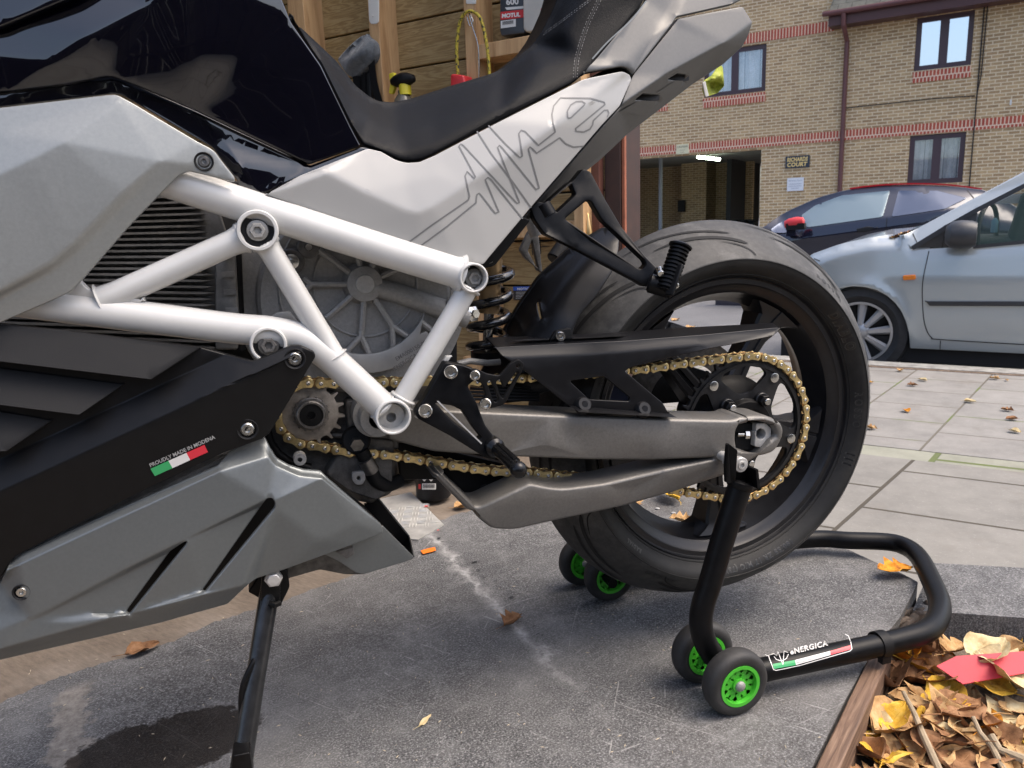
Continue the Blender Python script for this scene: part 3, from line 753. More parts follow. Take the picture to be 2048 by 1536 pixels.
# gussets
fr.join(panel(rc([(158, 560), (176, 578), (290, 598), (280, 606), (150, 600), (120, 590)], 5), -80, 3, 3, 8, 0))
fr.join(panel(rc([(890, 724), (897, 722), (905, 712), (892, 712), (840, 812), (830, 836), (838, 838)], 2), -72, 1, 1, 5, 0))
frame = fr.build('trellis_frame', M['white_frame'], bike, 45); MW[frame] = MW[bike]
for i, (x, y, ro, ri) in enumerate(BOSS):
    c = onY(x, y, -70)
    if i == 3:
        lathe(c + Vector((-.003, .004, .001)), -YA, [(.0175, -.004), (.0175, .004), (.0165, .006), (.0062, .006), (.006, -.01), (1e-5, -.01)], 36).build('pivot_bushing', M['mach'], frame)
    else:
        c = onY(x, y, -87 if i != 1 else -74); b = lathe(c, -YA, [(ri / 1000 - .0002, -.014), (ri / 1000 - .0002, -.003), (.0125, -.003), (.0120, .000), (1e-5, .000)], 36); b.build('hole_shade', M['dark'], frame)  # dark disc fills the boss, standing in for the shade of its hole
        lathe(c + YA * .000, -YA, [(.0112, -.004), (.0112, .0015), (.0100, .0022), (1e-5, .0022)], 28).join(lathe(c, -YA, [(.0088, .001), (.0088, .0055), (.0078, .0066), (.0048, .0066), (.0044, .0035), (1e-5, .0035)], 6)).build('frame_bolt', M['cast' if i != 2 else 'cast_dark'], frame)  # third bolt is darker, its recess shade put into the colour

# ---- motor side cover with ribs
MC = onY(728, 570, 40)
def mpx(x, y, Y=20): return onY(x, y, Y)
mo = lathe(onY(715, 600, 20), YA, [(.002, .0), (.118, .0), (.122, .004), (.124, .02), (.15, .024), (.155, .06), (.155, .12)], 64)
hubc = onY(730, 568, 4)
mo.join(lathe(hubc, YA, [(1e-5, -.002), (.0165, -.002), (.022, .0), (.024, .008), (.03, .022)], 40)); 
def rib(pts, w=3.3, Y0=10, Y1=24):
    Q = [onY(x, y, Y0) for x, y in pts]; return tube(Q, w / 1000 * 1.25, 8)
for pts_ in ([(730, 568), (640, 502), (625, 490)], [(730, 568), (622, 568), (606, 556)], [(622, 568), (608, 582)], [(730, 568), (652, 636)], [(730, 568), (722, 672), (690, 706)], [(722, 672), (740, 712)],
             [(730, 568), (784, 652), (786, 700)], [(784, 652), (832, 684)], [(730, 568), (712, 500)], [(730, 568), (752, 512)], [(730, 568), (800, 535)], [(838, 640), (872, 668)]): mo.join(rib(pts_))
mo.join(tube([onY(x, y, 14) for x, y in ((745, 572), (800, 588), (935, 636))], [.0125, .0125, .014], 20))
for r in (105, 175):
    mo.join(tube([onY(730 + r * 0.99 * math.cos(a * D2R), 568 + r * math.sin(a * D2R), 19) for a in range(0, 361, 6)], .0018, 6))
mc = mo.build('motor_cover', M['cast'], bike, 35); MW[mc] = MW[bike]
lathe(hubc, -YA, [(.0115, .000), (.0115, .0035), (.011, .004), (1e-5, .004)], 32).build('cover_plug', M['mach'], mc)
arc_ = []
for a in range(8, 148, 5): arc_.append((727 + 172 * math.cos(a * D2R), 575 + 172 * math.sin(a * D2R)))
arc2 = []
for a in range(147, 20, -5): arc2.append((727 + 132 * math.cos(a * D2R), 575 + 134 * math.sin(a * D2R)))
idp = panel(arc_ + arc2 + [(840, 668), (852, 663), (864, 673)], 2, 1, 1, 6, 0)
M['plate'] = mat('satin alloy plate', (.40, .39, .37), .42, .6, noise=(60, .08), bump=(500, .1))
ip = idp.build('maker_plate', M['plate'], mc); MW[ip] = MW[bike]
M['etch'] = mat('etched lettering', (.16, .155, .15), .6)
def pxtext(s, x, y, ang, h, Y, lift=.6, w=0, sp=1.0, mp=onY, dirv=DY, slant=0):
    ca, sa = math.cos(ang * D2R), math.sin(ang * D2R)
    f = Y if callable(Y) else (lambda a, b: Y)
    def g(u, v):
        u += v * slant
        X, Y_ = x + u * ca + v * sa, y + u * sa - v * ca
        return mp(X, Y_, f(X, Y_)) - dirv * (lift / 1000)
    return textmesh(s, h * 1.4, g, w, sp)
M['etch2'] = M['etch']
t_ = pxtext('EMA000150-00030', 793, 722, -30, 8, 2, .6, .1); t_.join(pxtext('ENERGICA MOTOR COMPANY', 790, 741, -33, 8, 2, .6, .1)); t_.build('engraving', M['etch'], ip)
panel(rc([(535, 640), (552, 625), (580, 622), (598, 646), (560, 652)], 4), 0, 2, 2, 6, 0).build('cover_tab', M['plate'], mc)
for x, y, r in ((617, 494, 8), (583, 523, 10)):
    cyl(onY(x, y, 6), onY(x, y, 26), r / 1000 + .006, n=24, bv=.002).build('cover_boss', M['cast_dark'], mc)
    lathe(onY(x, y, 4), -YA, [(.009 if r > 8 else .005, -.004), (.009 if r > 8 else .005, .002), (.004, .004), (1e-5, .004)], 20).build('cover_screw', M['steel'], mc)

# ---- gearbox and lower casing
gb = panel(rc([(540, 700), (700, 740), (790, 760), (900, 760), (900, 860), (800, 880), (786, 990), (757, 1000), (745, 1010), (640, 990), (560, 930), (525, 860), (520, 760)], 14), 32, 8, 8, 80, 0)
gb.join(panel(rc([(700, 870), (790, 880), (785, 975), (755, 1003), (700, 985), (650, 950)], 10), 8, 5, 5, 60, 0))
gb.join(tube([onY(x, y, 24) for x, y in ((600, 868), (700, 872), (770, 850))], .004, 8)); gb.join(tube([onY(x, y, 24) for x, y in ((640, 955), (700, 945), (770, 935))], .003, 8))
gbx = gb.build('gearbox_casing', M['cast_dark'], bike, 40); MW[gbx] = MW[bike]
cyl(onY(712, 880, 0), onY(712, 880, 20), .019, n=24, bv=.003).build('sensor_plug', M['matt_black'], gbx)
lathe(onY(714, 888, -4), Vector((0, -1, -.2)), [(.009, -.004), (.009, .004), (1e-5, .004)], 6).build('plug_nut', M['steel_d'], gbx)
hz = tube([onY(x, y, Y) for x, y, Y in smoothpath([(722, 900, 0), (740, 935, 2), (752, 960, 6), (775, 970, 14), (800, 960, 26)], 6)], .0095, 16); hz.build('coolant_hose', M['matt_black'], gbx)
cyl(onY(730, 918, -2), onY(744, 942, 1), .0105, n=20).build('hose_sleeve', M['steel_d'], gbx)
panel(rc([(704, 945), (730, 942), (731, 960), (724, 970), (712, 970), (704, 960)], 4), -4, 1, 1, 4, 0, [[(717 + 4 * math.cos(t * .6283), 957 + 4.6 * math.sin(t * .6283)) for t in range(10)]]).build('mounting_tab', M['cast'], gbx)
lathe(onY(600, 919, -22), YA, [(.003, 0), (.003, -.001), (.0074, -.001), (.008, 0), (.008, .012)], 24).build('mounting_post', M['mach'], gbx)
panel(rc([(790, 880), (1000, 905), (1010, 985), (880, 960), (800, 960)], 6), 60, 3, 3, 10, 0).build('inner_guard', M['satin_black'], bike)
# arched guard behind the front sprocket
gd2 = tube([onY(x, y, 14) for x, y in smoothpath([(542, 872, 0), (552, 905, 0), (580, 925, 0), (620, 938, 0)], 6) for _ in (0,)] if False else [onY(x, y, 14) for x, y in ((530, 850), (540, 885), (556, 908), (580, 924), (620, 936))], .006, 12)
gd2.build('sprocket_guard', M['satin_black'], bike)
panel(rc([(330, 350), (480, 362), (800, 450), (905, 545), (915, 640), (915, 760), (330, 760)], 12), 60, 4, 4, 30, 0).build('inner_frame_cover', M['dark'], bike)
lathe(onY(757, 838, -40), YA, [(.012, -.002), (.0225, -.002), (.0235, 0), (.0235, .02), (.029, .021), (.029, .07)], 36).build('swingarm_pivot', M['cast'], sw)
panel(rc([(690, 800), (780, 800), (800, 900), (700, 900)], 10), 12, 4, 4, 30, 0).build('pivot_casting', M['cast_dark'], gbx)

# ---- battery case with cooling fins
bc = panel(rc([(-60, 400), (60, 380), (300, 372), (430, 400), (462, 500), (474, 640), (470, 700), (300, 700), (60, 680), (-60, 680)], 14), 10, 4, 4, 144, 0)
fn_ = MB()
for i in range(27):
    y0 = 388 + i * 12.2; x1 = 388 + 30 * (i / 27) + 3 * math.sin(i * 2.1)
    a = onY(-60, y0 + 22 - i * 1.6, -10); b = onY(x1, y0 + 3, -6); b2 = onY(x1 + 24, y0 + 2, 2); hz_ = Vector((0, 0, .0014)); dp = Vector((0, .022, 0))
    fn_.add([a - hz_, a + hz_, b + hz_ * .8, b - hz_ * .8, a - hz_ * 1.6 + dp, a + hz_ * 1.6 + dp, b + hz_ * 1.4 + dp, b - hz_ * 1.4 + dp, b2], [(0, 1, 2, 3), (1, 5, 6, 2), (0, 3, 7, 4), (3, 2, 8), (2, 6, 8), (3, 8, 7)])
bc.join(panel(rc([(424, 470), (470, 500), (478, 640), (476, 700), (430, 700), (430, 560)], 6), -4, 4, 6, 20, 0))
for i in range(5): bc.join(box(onY(452 + i * 4, 512 + i * 36, -6), (.014, .01, .006)))
bcase = bc.build('battery_case', M['fin'], bike, 35); MW[bcase] = MW[bike]
fn_.build('cooling_fins', mat('fin tips', (.19, .185, .175), .45, .35, noise=(60, .2), bump=(500, .3)), bcase)
lf = MB()
for i in range(26):
    x0 = 470 - i * 19; y0 = 925 + i * 9.2
    lf.join(tube([onY(x0, y0 - 12, -80), onY(x0 - 62, y0 + 20, -80)], .0032, 6, flat=2))
lf.join(panel(rc([(480, 900), (470, 1000), (0, 1250), (-60, 1200), (-60, 1100), (300, 940)], 6), -72, 2, 2, 60, 0))
lf.build('lower_fins', M['fin'], bcase)
cyl(onY(470, 470, 40), onY(480, 700, 40), .007).join(cyl(onY(498, 480, 55), onY(500, 700, 55), .005)).build('wiring_hose', M['matt_black'], bike)
cyl(onY(505, 500, 66), onY(508, 700, 66), .006).build('orange_cable', mat('dull orange cable', (.20, .035, .008), .5), bike)

# ---- upper side fairing
FY = field([(-80, 222, -92), (0, 214, -92), (225, 189, -92), (262, 204, -93), (395, 283, -93), (425, 298, -93), (470, 356, -93),
            (-80, 292, -99), (0, 266, -99), (238, 204, -95), (-80, 372, -113), (0, 347, -111), (60, 318, -110), (126, 284, -108), (321, 323, -102), (380, 330, -97), (378, 342, -96),
            (246, 386, -107), (147, 487, -110), (102, 525, -111), (0, 580, -114), (-80, 620, -115),
            (262, 396, -102), (163, 497, -104), (112, 538, -105), (0, 597, -107), (-80, 640, -107), (357, 350, -97), (260, 450, -99), (161, 563, -101), (120, 593, -102), (0, 645, -103), (-80, 680, -103), (330, 345, -100)],
           [(7, 8), (8, 9), (10, 11), (11, 12), (12, 13), (13, 9), (13, 14), (14, 15), (14, 17), (17, 18), (18, 19), (19, 20), (20, 21), (22, 23), (23, 24), (24, 25), (25, 26)], rho=6)
fo = rc([(-80, 224), (0, 215), (210, 190), (232, 188, 14), (262, 204), (395, 283), (428, 300, 12), (442, 320), (469, 354, 5), (470, 362, 4), (464, 363), (378, 342), (357, 350, 8), (260, 450), (161, 563), (143, 582), (118, 595), (0, 646), (-80, 678)], 4)
sf = bev(panel(fo, FY, 2.2, 2.5, 3, 9).build('side_fairing', M['silver'], bike, 60), .0004, 1); MW[sf] = MW[bike]
def sock(x, y, Y, r=.0105, par=None, m_='steel', nm='fairing_bolt'):
    c = onY(x, y, Y)
    lathe(c, YA, [(r * 1.35, -.0008), (r * 1.25, -.0012), (r * 1.05, -.0002), (r, .003), (r * .9, .003)], 28).build('bolt_recess', M['matt_black'], par)
    lathe(c + YA * .0015, -YA, [(r * .86, -.002), (r * .86, .0015), (r * .7, .003), (r * .36, .003), (r * .3, .0006), (1e-5, .0006)], 24).build(nm, M[m_], par)
sock(408, 323, FY(408, 323) - 1, .0072, sf, 'steel_d')
# ---- tank cover, gloss black
TY = field([(-80, 190, -80), (20, 182, -80), (220, 150, -74), (260, 165, -72), (390, 220, -62), (620, 330, -46), (722, 293, -40), (700, 250, -42), (642, 130, -50), (575, 30, -60), (540, -60, -68),
            (105, 125, -86), (180, 70, -88), (300, 2, -84), (390, -60, -92), (-80, 40, -80), (0, 40, -80), (120, -60, -74), (-80, 120, -84), (0, 115, -84)],
           [(1, 11), (11, 12), (12, 13), (13, 14)], rho=12)
def TYb(x, y): return TY(x, y) - 12 * math.exp(-(((x - 420) / 260) ** 2 + ((y - 110) / 150) ** 2))
TYb.cr = TY.cr; TYb.rho = TY.rho
to = rc([(-80, 188), (20, 182), (130, 168), (220, 150, 16), (262, 166), (390, 220), (618, 329, 6), (722, 292, 4), (700, 250), (642, 130), (582, 44), (540, -60), (-80, -60)], 6)
tk = panel(to, TYb, 3, 3, 5, 14).build('tank_cover', M['gloss_black'], bike, 70); MW[tk] = MW[bike]
# second shell forming the scoop at the far left
SC = field([(-80, -60, -88), (200, -60, -92), (0, 55, -96), (120, -10, -98), (250, -60, -98), (-80, 78, -96)], rho=8)
panel(rc([(-80, -60), (230, -60), (150, -8, 20), (0, 54), (-80, 70)], 6), SC, 4, 4, 4, 14).build('tank_scoop', M['gloss_black'], tk)
# ---- trim under the tank
RY = field([(-80, 188, -74), (20, 184, -74), (222, 152, -68), (262, 170, -66), (390, 222, -56), (620, 332, -40), (735, 297, -34), (0, 212, -74), (235, 188, -67), (262, 200, -66), (425, 292, -55), (470, 345, -55), (485, 375, -54), (520, 388, -54), (545, 380, -54), (450, 282, -54), (480, 330, -58), (-80, 224, -77), (560, 345, -50)], [(4, 15), (15, 16), (16, 13), (7, 8), (8, 9), (9, 10)], rho=3)
ro_ = rc([(-80, 186), (20, 180), (220, 150, 14), (262, 166), (390, 221), (620, 331), (722, 294), (738, 296), (736, 302), (620, 345), (548, 378, 10), (522, 389, 4), (496, 384), (478, 374), (474, 360), (440, 316), (425, 295), (262, 200), (236, 186, 12), (0, 213), (-80, 224)], 4)
panel(ro_, RY, 2, 2, 4, 12).build('tank_trim', M['gloss_black'], bike, 60)
ut = panel(rc([(430, 330), (480, 350), (536, 392), (760, 470), (918, 524), (965, 538), (990, 532), (1062, 440), (960, 400), (700, 380), (640, 370)], 6), -34, 2, 2, 40, 0)
ut.build('subframe_cover', M['satin_black'], bike)

# ---- light grey tail panel with the pulse line
PY = field([(533, 388, -80), (600, 352, -72), (735, 297, -57), (760, 303, -56), (812, 325, -58), (870, 310, -55), (1000, 243, -42), (1155, 165, -22), (1246, 142, -5), (1262, 155, 4),
            (650, 343, -78), (735, 387, -77), (819, 424, -77), (839, 427, -77), (863, 415, -75), (928, 372, -67), (1106, 253, -46), (1181, 202, -28), (1258, 152, 2),
            (760, 345, -66), (812, 365, -67), (870, 352, -64), (600, 412, -76), (700, 447, -75), (839, 492, -73), (914, 518, -70), (965, 528, -66), (979, 513, -63), (1061, 415, -46), (1205, 248, -22), (1239, 212, -10)],
           [(0, 10), (10, 11), (11, 12), (12, 13), (13, 14), (14, 15), (15, 16), (16, 17), (17, 18)], rho=8)
po = rc([(531, 389, 3), (600, 351), (735, 297, 4), (762, 303), (790, 319), (812, 326, 14), (840, 324), (872, 310), (1000, 243), (1152, 166), (1168, 158, 8), (1246, 142, 8), (1261, 150, 6), (1263, 160), (1240, 212), (1205, 249), (1061, 416), (979, 514), (966, 530, 6), (940, 526), (914, 518), (839, 492), (700, 445), (600, 412)], 3)
tp = panel(po, PY, 1.6, 2, 3, 9).build('tail_side_panel', M['white_panel'], bike, 60); MW[tp] = MW[bike]
def cz(l): return [(600 + u / 2.926, v / 2.926) for u, v in l]
PL = [[(640, 1415), (770, 1318), (985, 1170), (992, 1150), (966, 1030), (978, 1003), (1020, 1044), (1027, 1035), (930, 855), (940, 842), (957, 852), (1080, 985), (1270, 1190), (1284, 1184), (1156, 862), (1168, 850), (1186, 868), (1380, 1108), (1400, 1100), (1336, 872), (1345, 860), (1362, 872), (1385, 896), (1520, 806), (1556, 842), (1600, 860), (1662, 856)],
      [(705, 1440), (860, 1325), (1030, 1186), (1034, 1140), (1048, 1130), (1060, 1142), (1142, 1248), (1164, 1240), (1084, 1052), (1100, 1038), (1118, 1050), (1302, 1280)],
      [(1035, 768), (1120, 900), (1260, 1085), (1352, 1215)],
      [(1102, 734), (1200, 840), (1286, 922), (1302, 912), (1280, 782), (1294, 762), (1318, 770), (1395, 850), (1494, 772), (1480, 720), (1474, 670), (1484, 620), (1524, 572), (1700, 575), (1780, 598), (1784, 612), (1640, 730), (1612, 752), (1616, 768), (1660, 772), (1696, 756), (1712, 730), (1716, 706), (1780, 646), (1800, 644), (1807, 662), (1798, 684)],
      [(1566, 686), (1564, 650), (1584, 614), (1616, 594), (1650, 592), (1668, 606), (1660, 618), (1586, 688), (1572, 692), (1566, 686)]]
gr = MB()
for l in PL: gr.join(ribbon(smoothpath(cz(l), 3) if False else cz(l), PY, 2.9, .5, dens=4))
gr.build('pulse_graphic', M['line'], tp)

# ---- seat
SE = field([(560, 20, -8), (581, 50, -14), (642, 130, -24), (700, 250, -32), (724, 292, -34), (760, 306, -34), (812, 326, -36), (870, 309, -38), (1000, 242, -30), (1150, 166, -12), (1180, 138, -6), (1285, 12, 12), (1310, -60, 20),
            (600, 52, 60), (636, 84, 70), (674, 120, 80), (712, 169, 90), (739, 191, 92), (785, 203, 92), (823, 196, 92), (899, 171, 90), (1008, 135, 88), (1065, 90, 88), (1101, 32, 88), (1115, 0, 88), (1130, -60, 88),
            (660, 135, 18), (700, 190, 16), (740, 240, 6), (790, 262, 0), (870, 246, -4), (980, 200, -2), (1080, 130, 10), (1130, 60, 26), (1170, -20, 34), (745, 285, -32), (812, 308, -36), (870, 292, -38), (1000, 224, -30), (1145, 150, -10), (1165, 120, 0), (1260, 10, 18), (1140, 148, -10), (1148, 110, 8), (1160, 70, 16), (1195, -20, 26)], [(35, 36), (36, 37), (37, 38), (38, 39)], rho=12)
so = rc([(576, 30), (640, 128), (700, 250), (726, 291), (760, 303), (790, 319), (812, 325, 12), (842, 323), (872, 309), (1150, 165), (1178, 140), (1285, 10), (1320, -60), (1132, -60), (1115, 0), (1101, 32), (1085, 62), (1065, 90), (1027, 120), (1008, 135), (980, 147), (899, 171), (823, 196), (785, 203), (759, 201), (739, 191), (712, 169), (674, 120), (636, 84), (600, 50), (586, 38)], 8)
seat = panel(so, SE, 5, 9, 60, 10).build('seat', M['leather'], bike, 80); MW[seat] = MW[bike]
M['stitch'] = mat('grey stitching', (.16, .16, .16), .6)
st = MB()
def stitch(pts, off):
    Q = smoothpath(pts, 16); s = 0; 
    for i in range(len(Q) - 1):
        a, b = Vector(Q[i]), Vector(Q[i + 1]); s += (b - a).length
        if int(s / 3.2) % 2 == 0: st.join(ribbon([(a.x + off, a.y), (b.x + off, b.y)], SE, 1.0, .9, dens=3))
L1 = [(1146, 155), (1149, 120), (1159, 82), (1172, 45), (1190, 8), (1200, -15)]
stitch(L1, 0); stitch(L1, 8); L2 = [(1086, 66), (1115, 46), (1150, 20), (1180, -2)]; stitch(L2, 0); stitch([(x, y + 4) for x, y in L2], 0)
st.build('stitching', M['stitch'], seat)
sm_ = ribbon(smoothpath([(x + 4, y) for x, y in L1], 4), SE, 1.8, .3, dens=4); sm_.build('seam', M['dark'], seat)

# ---- silver tail fairing and its darker underside
QY = field([(1165, 147, -8), (1255, 136, 0), (1266, 147, 2), (1290, 0, 24), (1300, -60, 30), (1305, 72, 12), (1345, 46, 14), (1353, 33, 15), (1465, 8, 30), (1500, -60, 40), (1380, -60, 34), (1200, 110, 4), (1335, 30, 22)], [(2, 5), (5, 6), (6, 7), (7, 8)], rho=4)
qo = rc([(1165, 147, 2), (1183, 122), (1290, 4), (1312, -60), (1520, -60), (1500, -10), (1466, 9, 10), (1354, 34, 4), (1346, 47), (1266, 150, 3), (1254, 136, 5), (1240, 134)], 3)
tf = panel(qo, QY, 2.5, 3, 4, 12).build('tail_fairing', M['silver_dark'], bike, 60); MW[tf] = MW[bike]
LY = field([(1262, 150, 8), (1346, 48, 18), (1354, 35, 19), (1486, 10, 34), (1506, 44, 30), (1498, 70, 32), (1486, 93, 36), (1241, 211, -4), (1330, 150, 4), (1448, 86, 18), (1440, 135, 42), (1388, 166, 44), (1254, 270, 30), (1200, 320, 20), (1100, 400, -2), (1061, 430, -14), (975, 530, -40), (1062, 415, -30), (1205, 249, -12)], [(7, 8), (8, 9), (9, 4), (18, 7)], rho=4)
lo = rc([(1264, 150, 3), (1346, 50), (1356, 36, 4), (1486, 12, 6), (1506, 44, 3), (1498, 70), (1486, 93, 5), (1448, 128), (1388, 167), (1254, 270), (1200, 321), (1110, 392), (1060, 440), (985, 528, 8), (962, 532), (979, 515), (1062, 417), (1206, 250), (1241, 212)], 4)
v1 = rc([(1336, 158), (1356, 146), (1370, 149), (1366, 162), (1350, 160)], 2); v2 = rc([(1271, 199), (1286, 187), (1315, 190), (1313, 202)], 2)
tl_ = panel(lo, LY, 2.5, 3, 4, 9, [v1, v2]).build('tail_underside', M['silver_dark'], bike, 60); MW[tl_] = MW[bike]
for l in (v1, v2):
    cx, cy = sum(p[0] for p in l) / len(l), sum(p[1] for p in l) / len(l)
    quadpx([(cx - 26, cy - 16), (cx + 24, cy - 20), (cx + 22, cy + 6), (cx - 26, cy + 14)], lambda a, b: LY(cx, cy) + 9).build('vent_backing', M['dark'], tl_)
panel(rc([(1140, 175), (1236, 126), (1280, 126), (1290, 150), (1215, 262), (1075, 430), (1050, 400)], 4), 26, 1, 1, 20, 0).build('tail_inner_cover', M['satin_black'], tl_)
rv = MB()
for (a, b, c_, d_) in (((1351, 161), (1367, 162), (1344, 190), (1312, 186)), ((1276, 202), (1314, 202), (1290, 232), (1238, 224))):
    rv.join(quadpx([a, b, c_, d_], LY, .8))
rv.build('vent_ramp', M['silver_dark'], tl_)
sl_ = ribbon(smoothpath([(1184, 118), (1215, 84), (1262, 40), (1292, 2)], 6), -2, 3.0, 1); sl_.build('seat_edge_trim', M['silver'], tl_)
# ---- black louvres and battery side cover
for i, (l, Y) in enumerate(((([(-80, 655), (20, 651), (137, 661), (403, 694), (302, 760), (0, 724), (-80, 715)]), 0), (([(-80, 742), (0, 735), (250, 768), (158, 831), (0, 811), (-80, 804)]), 0), (([(-80, 815), (0, 822), (106, 840), (12, 904), (-80, 902)]), 0))):
    y0 = min(p[1] for p in l); y1 = max(p[1] for p in l)
    f_ = field([(p[0], p[1], -96 if k_ < len(l) / 2 else -116) for k_, p in enumerate(l)], rho=3)
    pm = panel(rc(l, 3), f_, 1.6, 1.6, 3, 20); pm.build('louvre', M['matt_black'], bike)
_ra, _rb = Vector((-80, 1019)), Vector((600, 705)); _rd = (_rb - _ra).normalized(); _rn = Vector((_rd.y, -_rd.x))     # _rn points up in the photo
def CYf(x, y):
    d = (Vector((x, y)) - _ra).dot(_rn); up = min(max(d, 0), 58); t = (x - 437) / 60
    k = math.sqrt(d * d + 20) * .5
    Y = -119 + .42 * (k + min(d, 58) / 2 if d < 58 else 29 + math.sqrt(58 * 58 + 20) * .5) + (.09 * (k - d / 2) if d < 0 else 0)
    return Y + (2.5 / (1 + math.exp(-t * 3)) if d < 0 else 0) + max(0, (x - 470)) * .05
CYf.cr = [(_ra, _rb), (_ra + _rn * 58, _rb + _rn * 58)]; CYf.rho = 5
co_ = rc([(-80, 640), (30, 650), (400, 694), (506, 723), (540, 710, 6), (583, 691, 8), (600, 690, 6), (628, 703, 6), (632, 713, 6), (539, 868, 6), (524, 879), (448, 906), (300, 976), (30, 1114), (0, 1157), (-80, 1190)], 5)
sc_ = panel(co_, CYf, 3, 3, 4, 14).build('battery_side_cover', mat('satin black cover', (.0055, .0055, .006), .36, 0, .22, noise=(60, .15), bump=(1100, .1)), bike, 50); MW[sc_] = MW[bike]
sock(590, 718, CYf(590, 718) - 1, .0088, sc_); sock(495, 859, CYf(495, 859) - 1, .0088, sc_)
def lerp2(a, b, t): return (a[0] + (b[0] - a[0]) * t, a[1] + (b[1] - a[1]) * t)
TLc, TRc, BRc, BLc = (301, 937), (409, 889), (416, 903.5), (310, 951.5)
fl = MB()
for i in range(3):
    a, b = i / 3, (i + 1) / 3
    fl.join(quadpx([lerp2(TLc, TRc, a), lerp2(TLc, TRc, b), lerp2(BLc, BRc, b), lerp2(BLc, BRc, a)], CYf, 1.2), i)
fl.build('flag_sticker', [M['flag_green'], M['flag_white'], M['flag_red']], sc_)
pxtext('PROUDLY MADE IN MODENA', 301, 934, -24.0, 7.6, CYf, 1.3, .2, 1.0).build('sticker_lettering', M['decal_grey'], sc_)

# ---- belly pan
BD_ = dict(a=(-80, 1215, -98), b=(0, 1166, -98), c=(21, 1123, -99), d=(41, 1107, -101), e=(290, 997, -102), f=(434, 934, -102), g=(458, 903, -90), h=(530, 874, -82), i=(541, 896, -84), j=(553, 917, -86), k=(577, 931, -88), l=(606, 940, -90), m=(641, 943, -92), n=(656, 958, -94), o=(763, 1050, -88), p=(766, 1065, -88), q=(700, 1092, -92), r=(559, 1144, -97), s=(511, 1157, -99),
  A=(-80, 1187, -112), B=(37, 1130, -113), C=(290, 1012, -114), D=(436, 944, -114), E=(537, 913, -102), F=(552, 931, -102), G=(600, 952, -104), H=(645, 957, -106),
  I=(551, 1001, -116), J=(533, 999, -115), K=(372, 1079, -115), L=(248, 1140, -115), M=(60, 1235, -114), N=(-80, 1296, -113),
  J2=(526, 1010, -105), K2=(376, 1088, -115), K3=(336, 1106, -107), M2=(62, 1242, -113), O=(404, 1183, -108), P=(256, 1229, -113), Q=(250, 1225, -108),
  R=(-80, 1316, -116), R1=(0, 1298, -116), S=(248, 1230, -116), T=(406, 1188, -116), U=(493, 1168, -114), V=(-80, 1345, -98), W=(0, 1321, -98), X=(319, 1247, -98), Y=(455, 1209, -98), Z=(493, 1174, -104), I2=(550, 1016, -115), T2=(411, 1186, -113), q2=(640, 1080, -104), o2=(715, 1045, -98))
BY = fieldn(BD_, ['A B C D E F G H', 'H I', 'I J K L M N', 'J2 K2', 'K3 M2', 'R R1 S T U', 'I I2 T2 T', 'H o', 'J J2 O T', 'K K2 P S', 'K K3 Q S'], 3.2)
bo = rc([(-80, 1215), (0, 1166), (21, 1123, 8), (41, 1106), (290, 995), (436, 932), (458, 904, 6), (529, 874, 5), (540, 896), (553, 917), (577, 931), (606, 940), (641, 943, 4), (656, 958, 4), (763, 1050, 4), (767, 1066, 4), (700, 1092), (560, 1143, 16), (512, 1158), (494, 1172, 6), (455, 1209), (319, 1247), (0, 1321), (-80, 1345)], 4)
s1 = rc([(534, 997), (545, 997), (550, 1006), (549, 1016), (409, 1186), (404, 1182), (524, 1010)], 4); s2 = rc([(340, 1103), (366, 1086), (374, 1083), (370, 1092), (258, 1230), (252, 1227), (256, 1218)], 3)
bp_ = panel(bo, BY, 2.2, 2.5, 3, 9, [s1, s2]).build('belly_pan', M['silver_shaded'], bike, 60); MW[bp_] = MW[bike]
sock(43, 1184, BY(43, 1184) - 1, .0065, bp_, 'steel')
ip_ = panel(rc([(-60, 1180), (420, 960), (560, 950), (640, 1000), (600, 1110), (400, 1200), (-60, 1290)], 8), -30, 3, 3, 120, 0); ip_.build('lower_casing', M['matt_black'], bike)
# outlet duct behind the belly pan
DYf = field([(640, 1100, -74), (766, 1060, -74), (768, 1056, -72), (828, 1114, -58), (820, 1121, -58), (729, 1149, -64), (714, 1147, -66)], rho=3)
dm = panel(rc([(640, 1085), (766, 1052), (770, 1057, 3), (828, 1115, 3), (820, 1121, 3), (729, 1149, 6), (712, 1146, 5), (676, 1122), (640, 1105)], 3), DYf, 1.6, 1.6, 2.5, 14)
d1 = dm.build('outlet_duct', M['silver_shaded'], bike, 50); MW[d1] = MW[bike]
# the duct's open mouth: side walls going inward
a, b, c_, d_ = onY(769, 1056, -70), onY(828, 1115, -56), onY(757, 997, 60), onY(817, 1072, 60)
wm = MB().add([a, b, d_, c_], [(0, 1, 2, 3)]); lo2 = onY(714, 1147, -64); lo3 = lo2 + Vector((0, .12, 0))
e_ = a + Vector((0, 0, 0)); 
mouth = MB()
pA, pB = onY(734, 1010, -40), onY(757, 997, 10); 
for (p_, q2) in ((onY(735, 1012, 40), onY(759, 997, 40)), (onY(759, 997, 40), onY(818, 1073, 40)), (onY(818, 1073, 40), onY(828, 1115, -56))):
    pass
back_ = panel(rc([(728, 1010), (758, 996), (818, 1073), (800, 1110), (760, 1080)], 3), 46, 1, 1, 4, 0)
back_.join(MB().add([onY(818, 1073, 46), onY(828, 1114, -56), onY(822, 1120, -56), onY(790, 1110, 46)], [(0, 1, 2, 3)]))
back_.join(MB().add([onY(728, 1010, 46), onY(657, 958, -74), onY(763, 1050, -76), onY(760, 1060, 46)], [(0, 1, 2, 3)]))
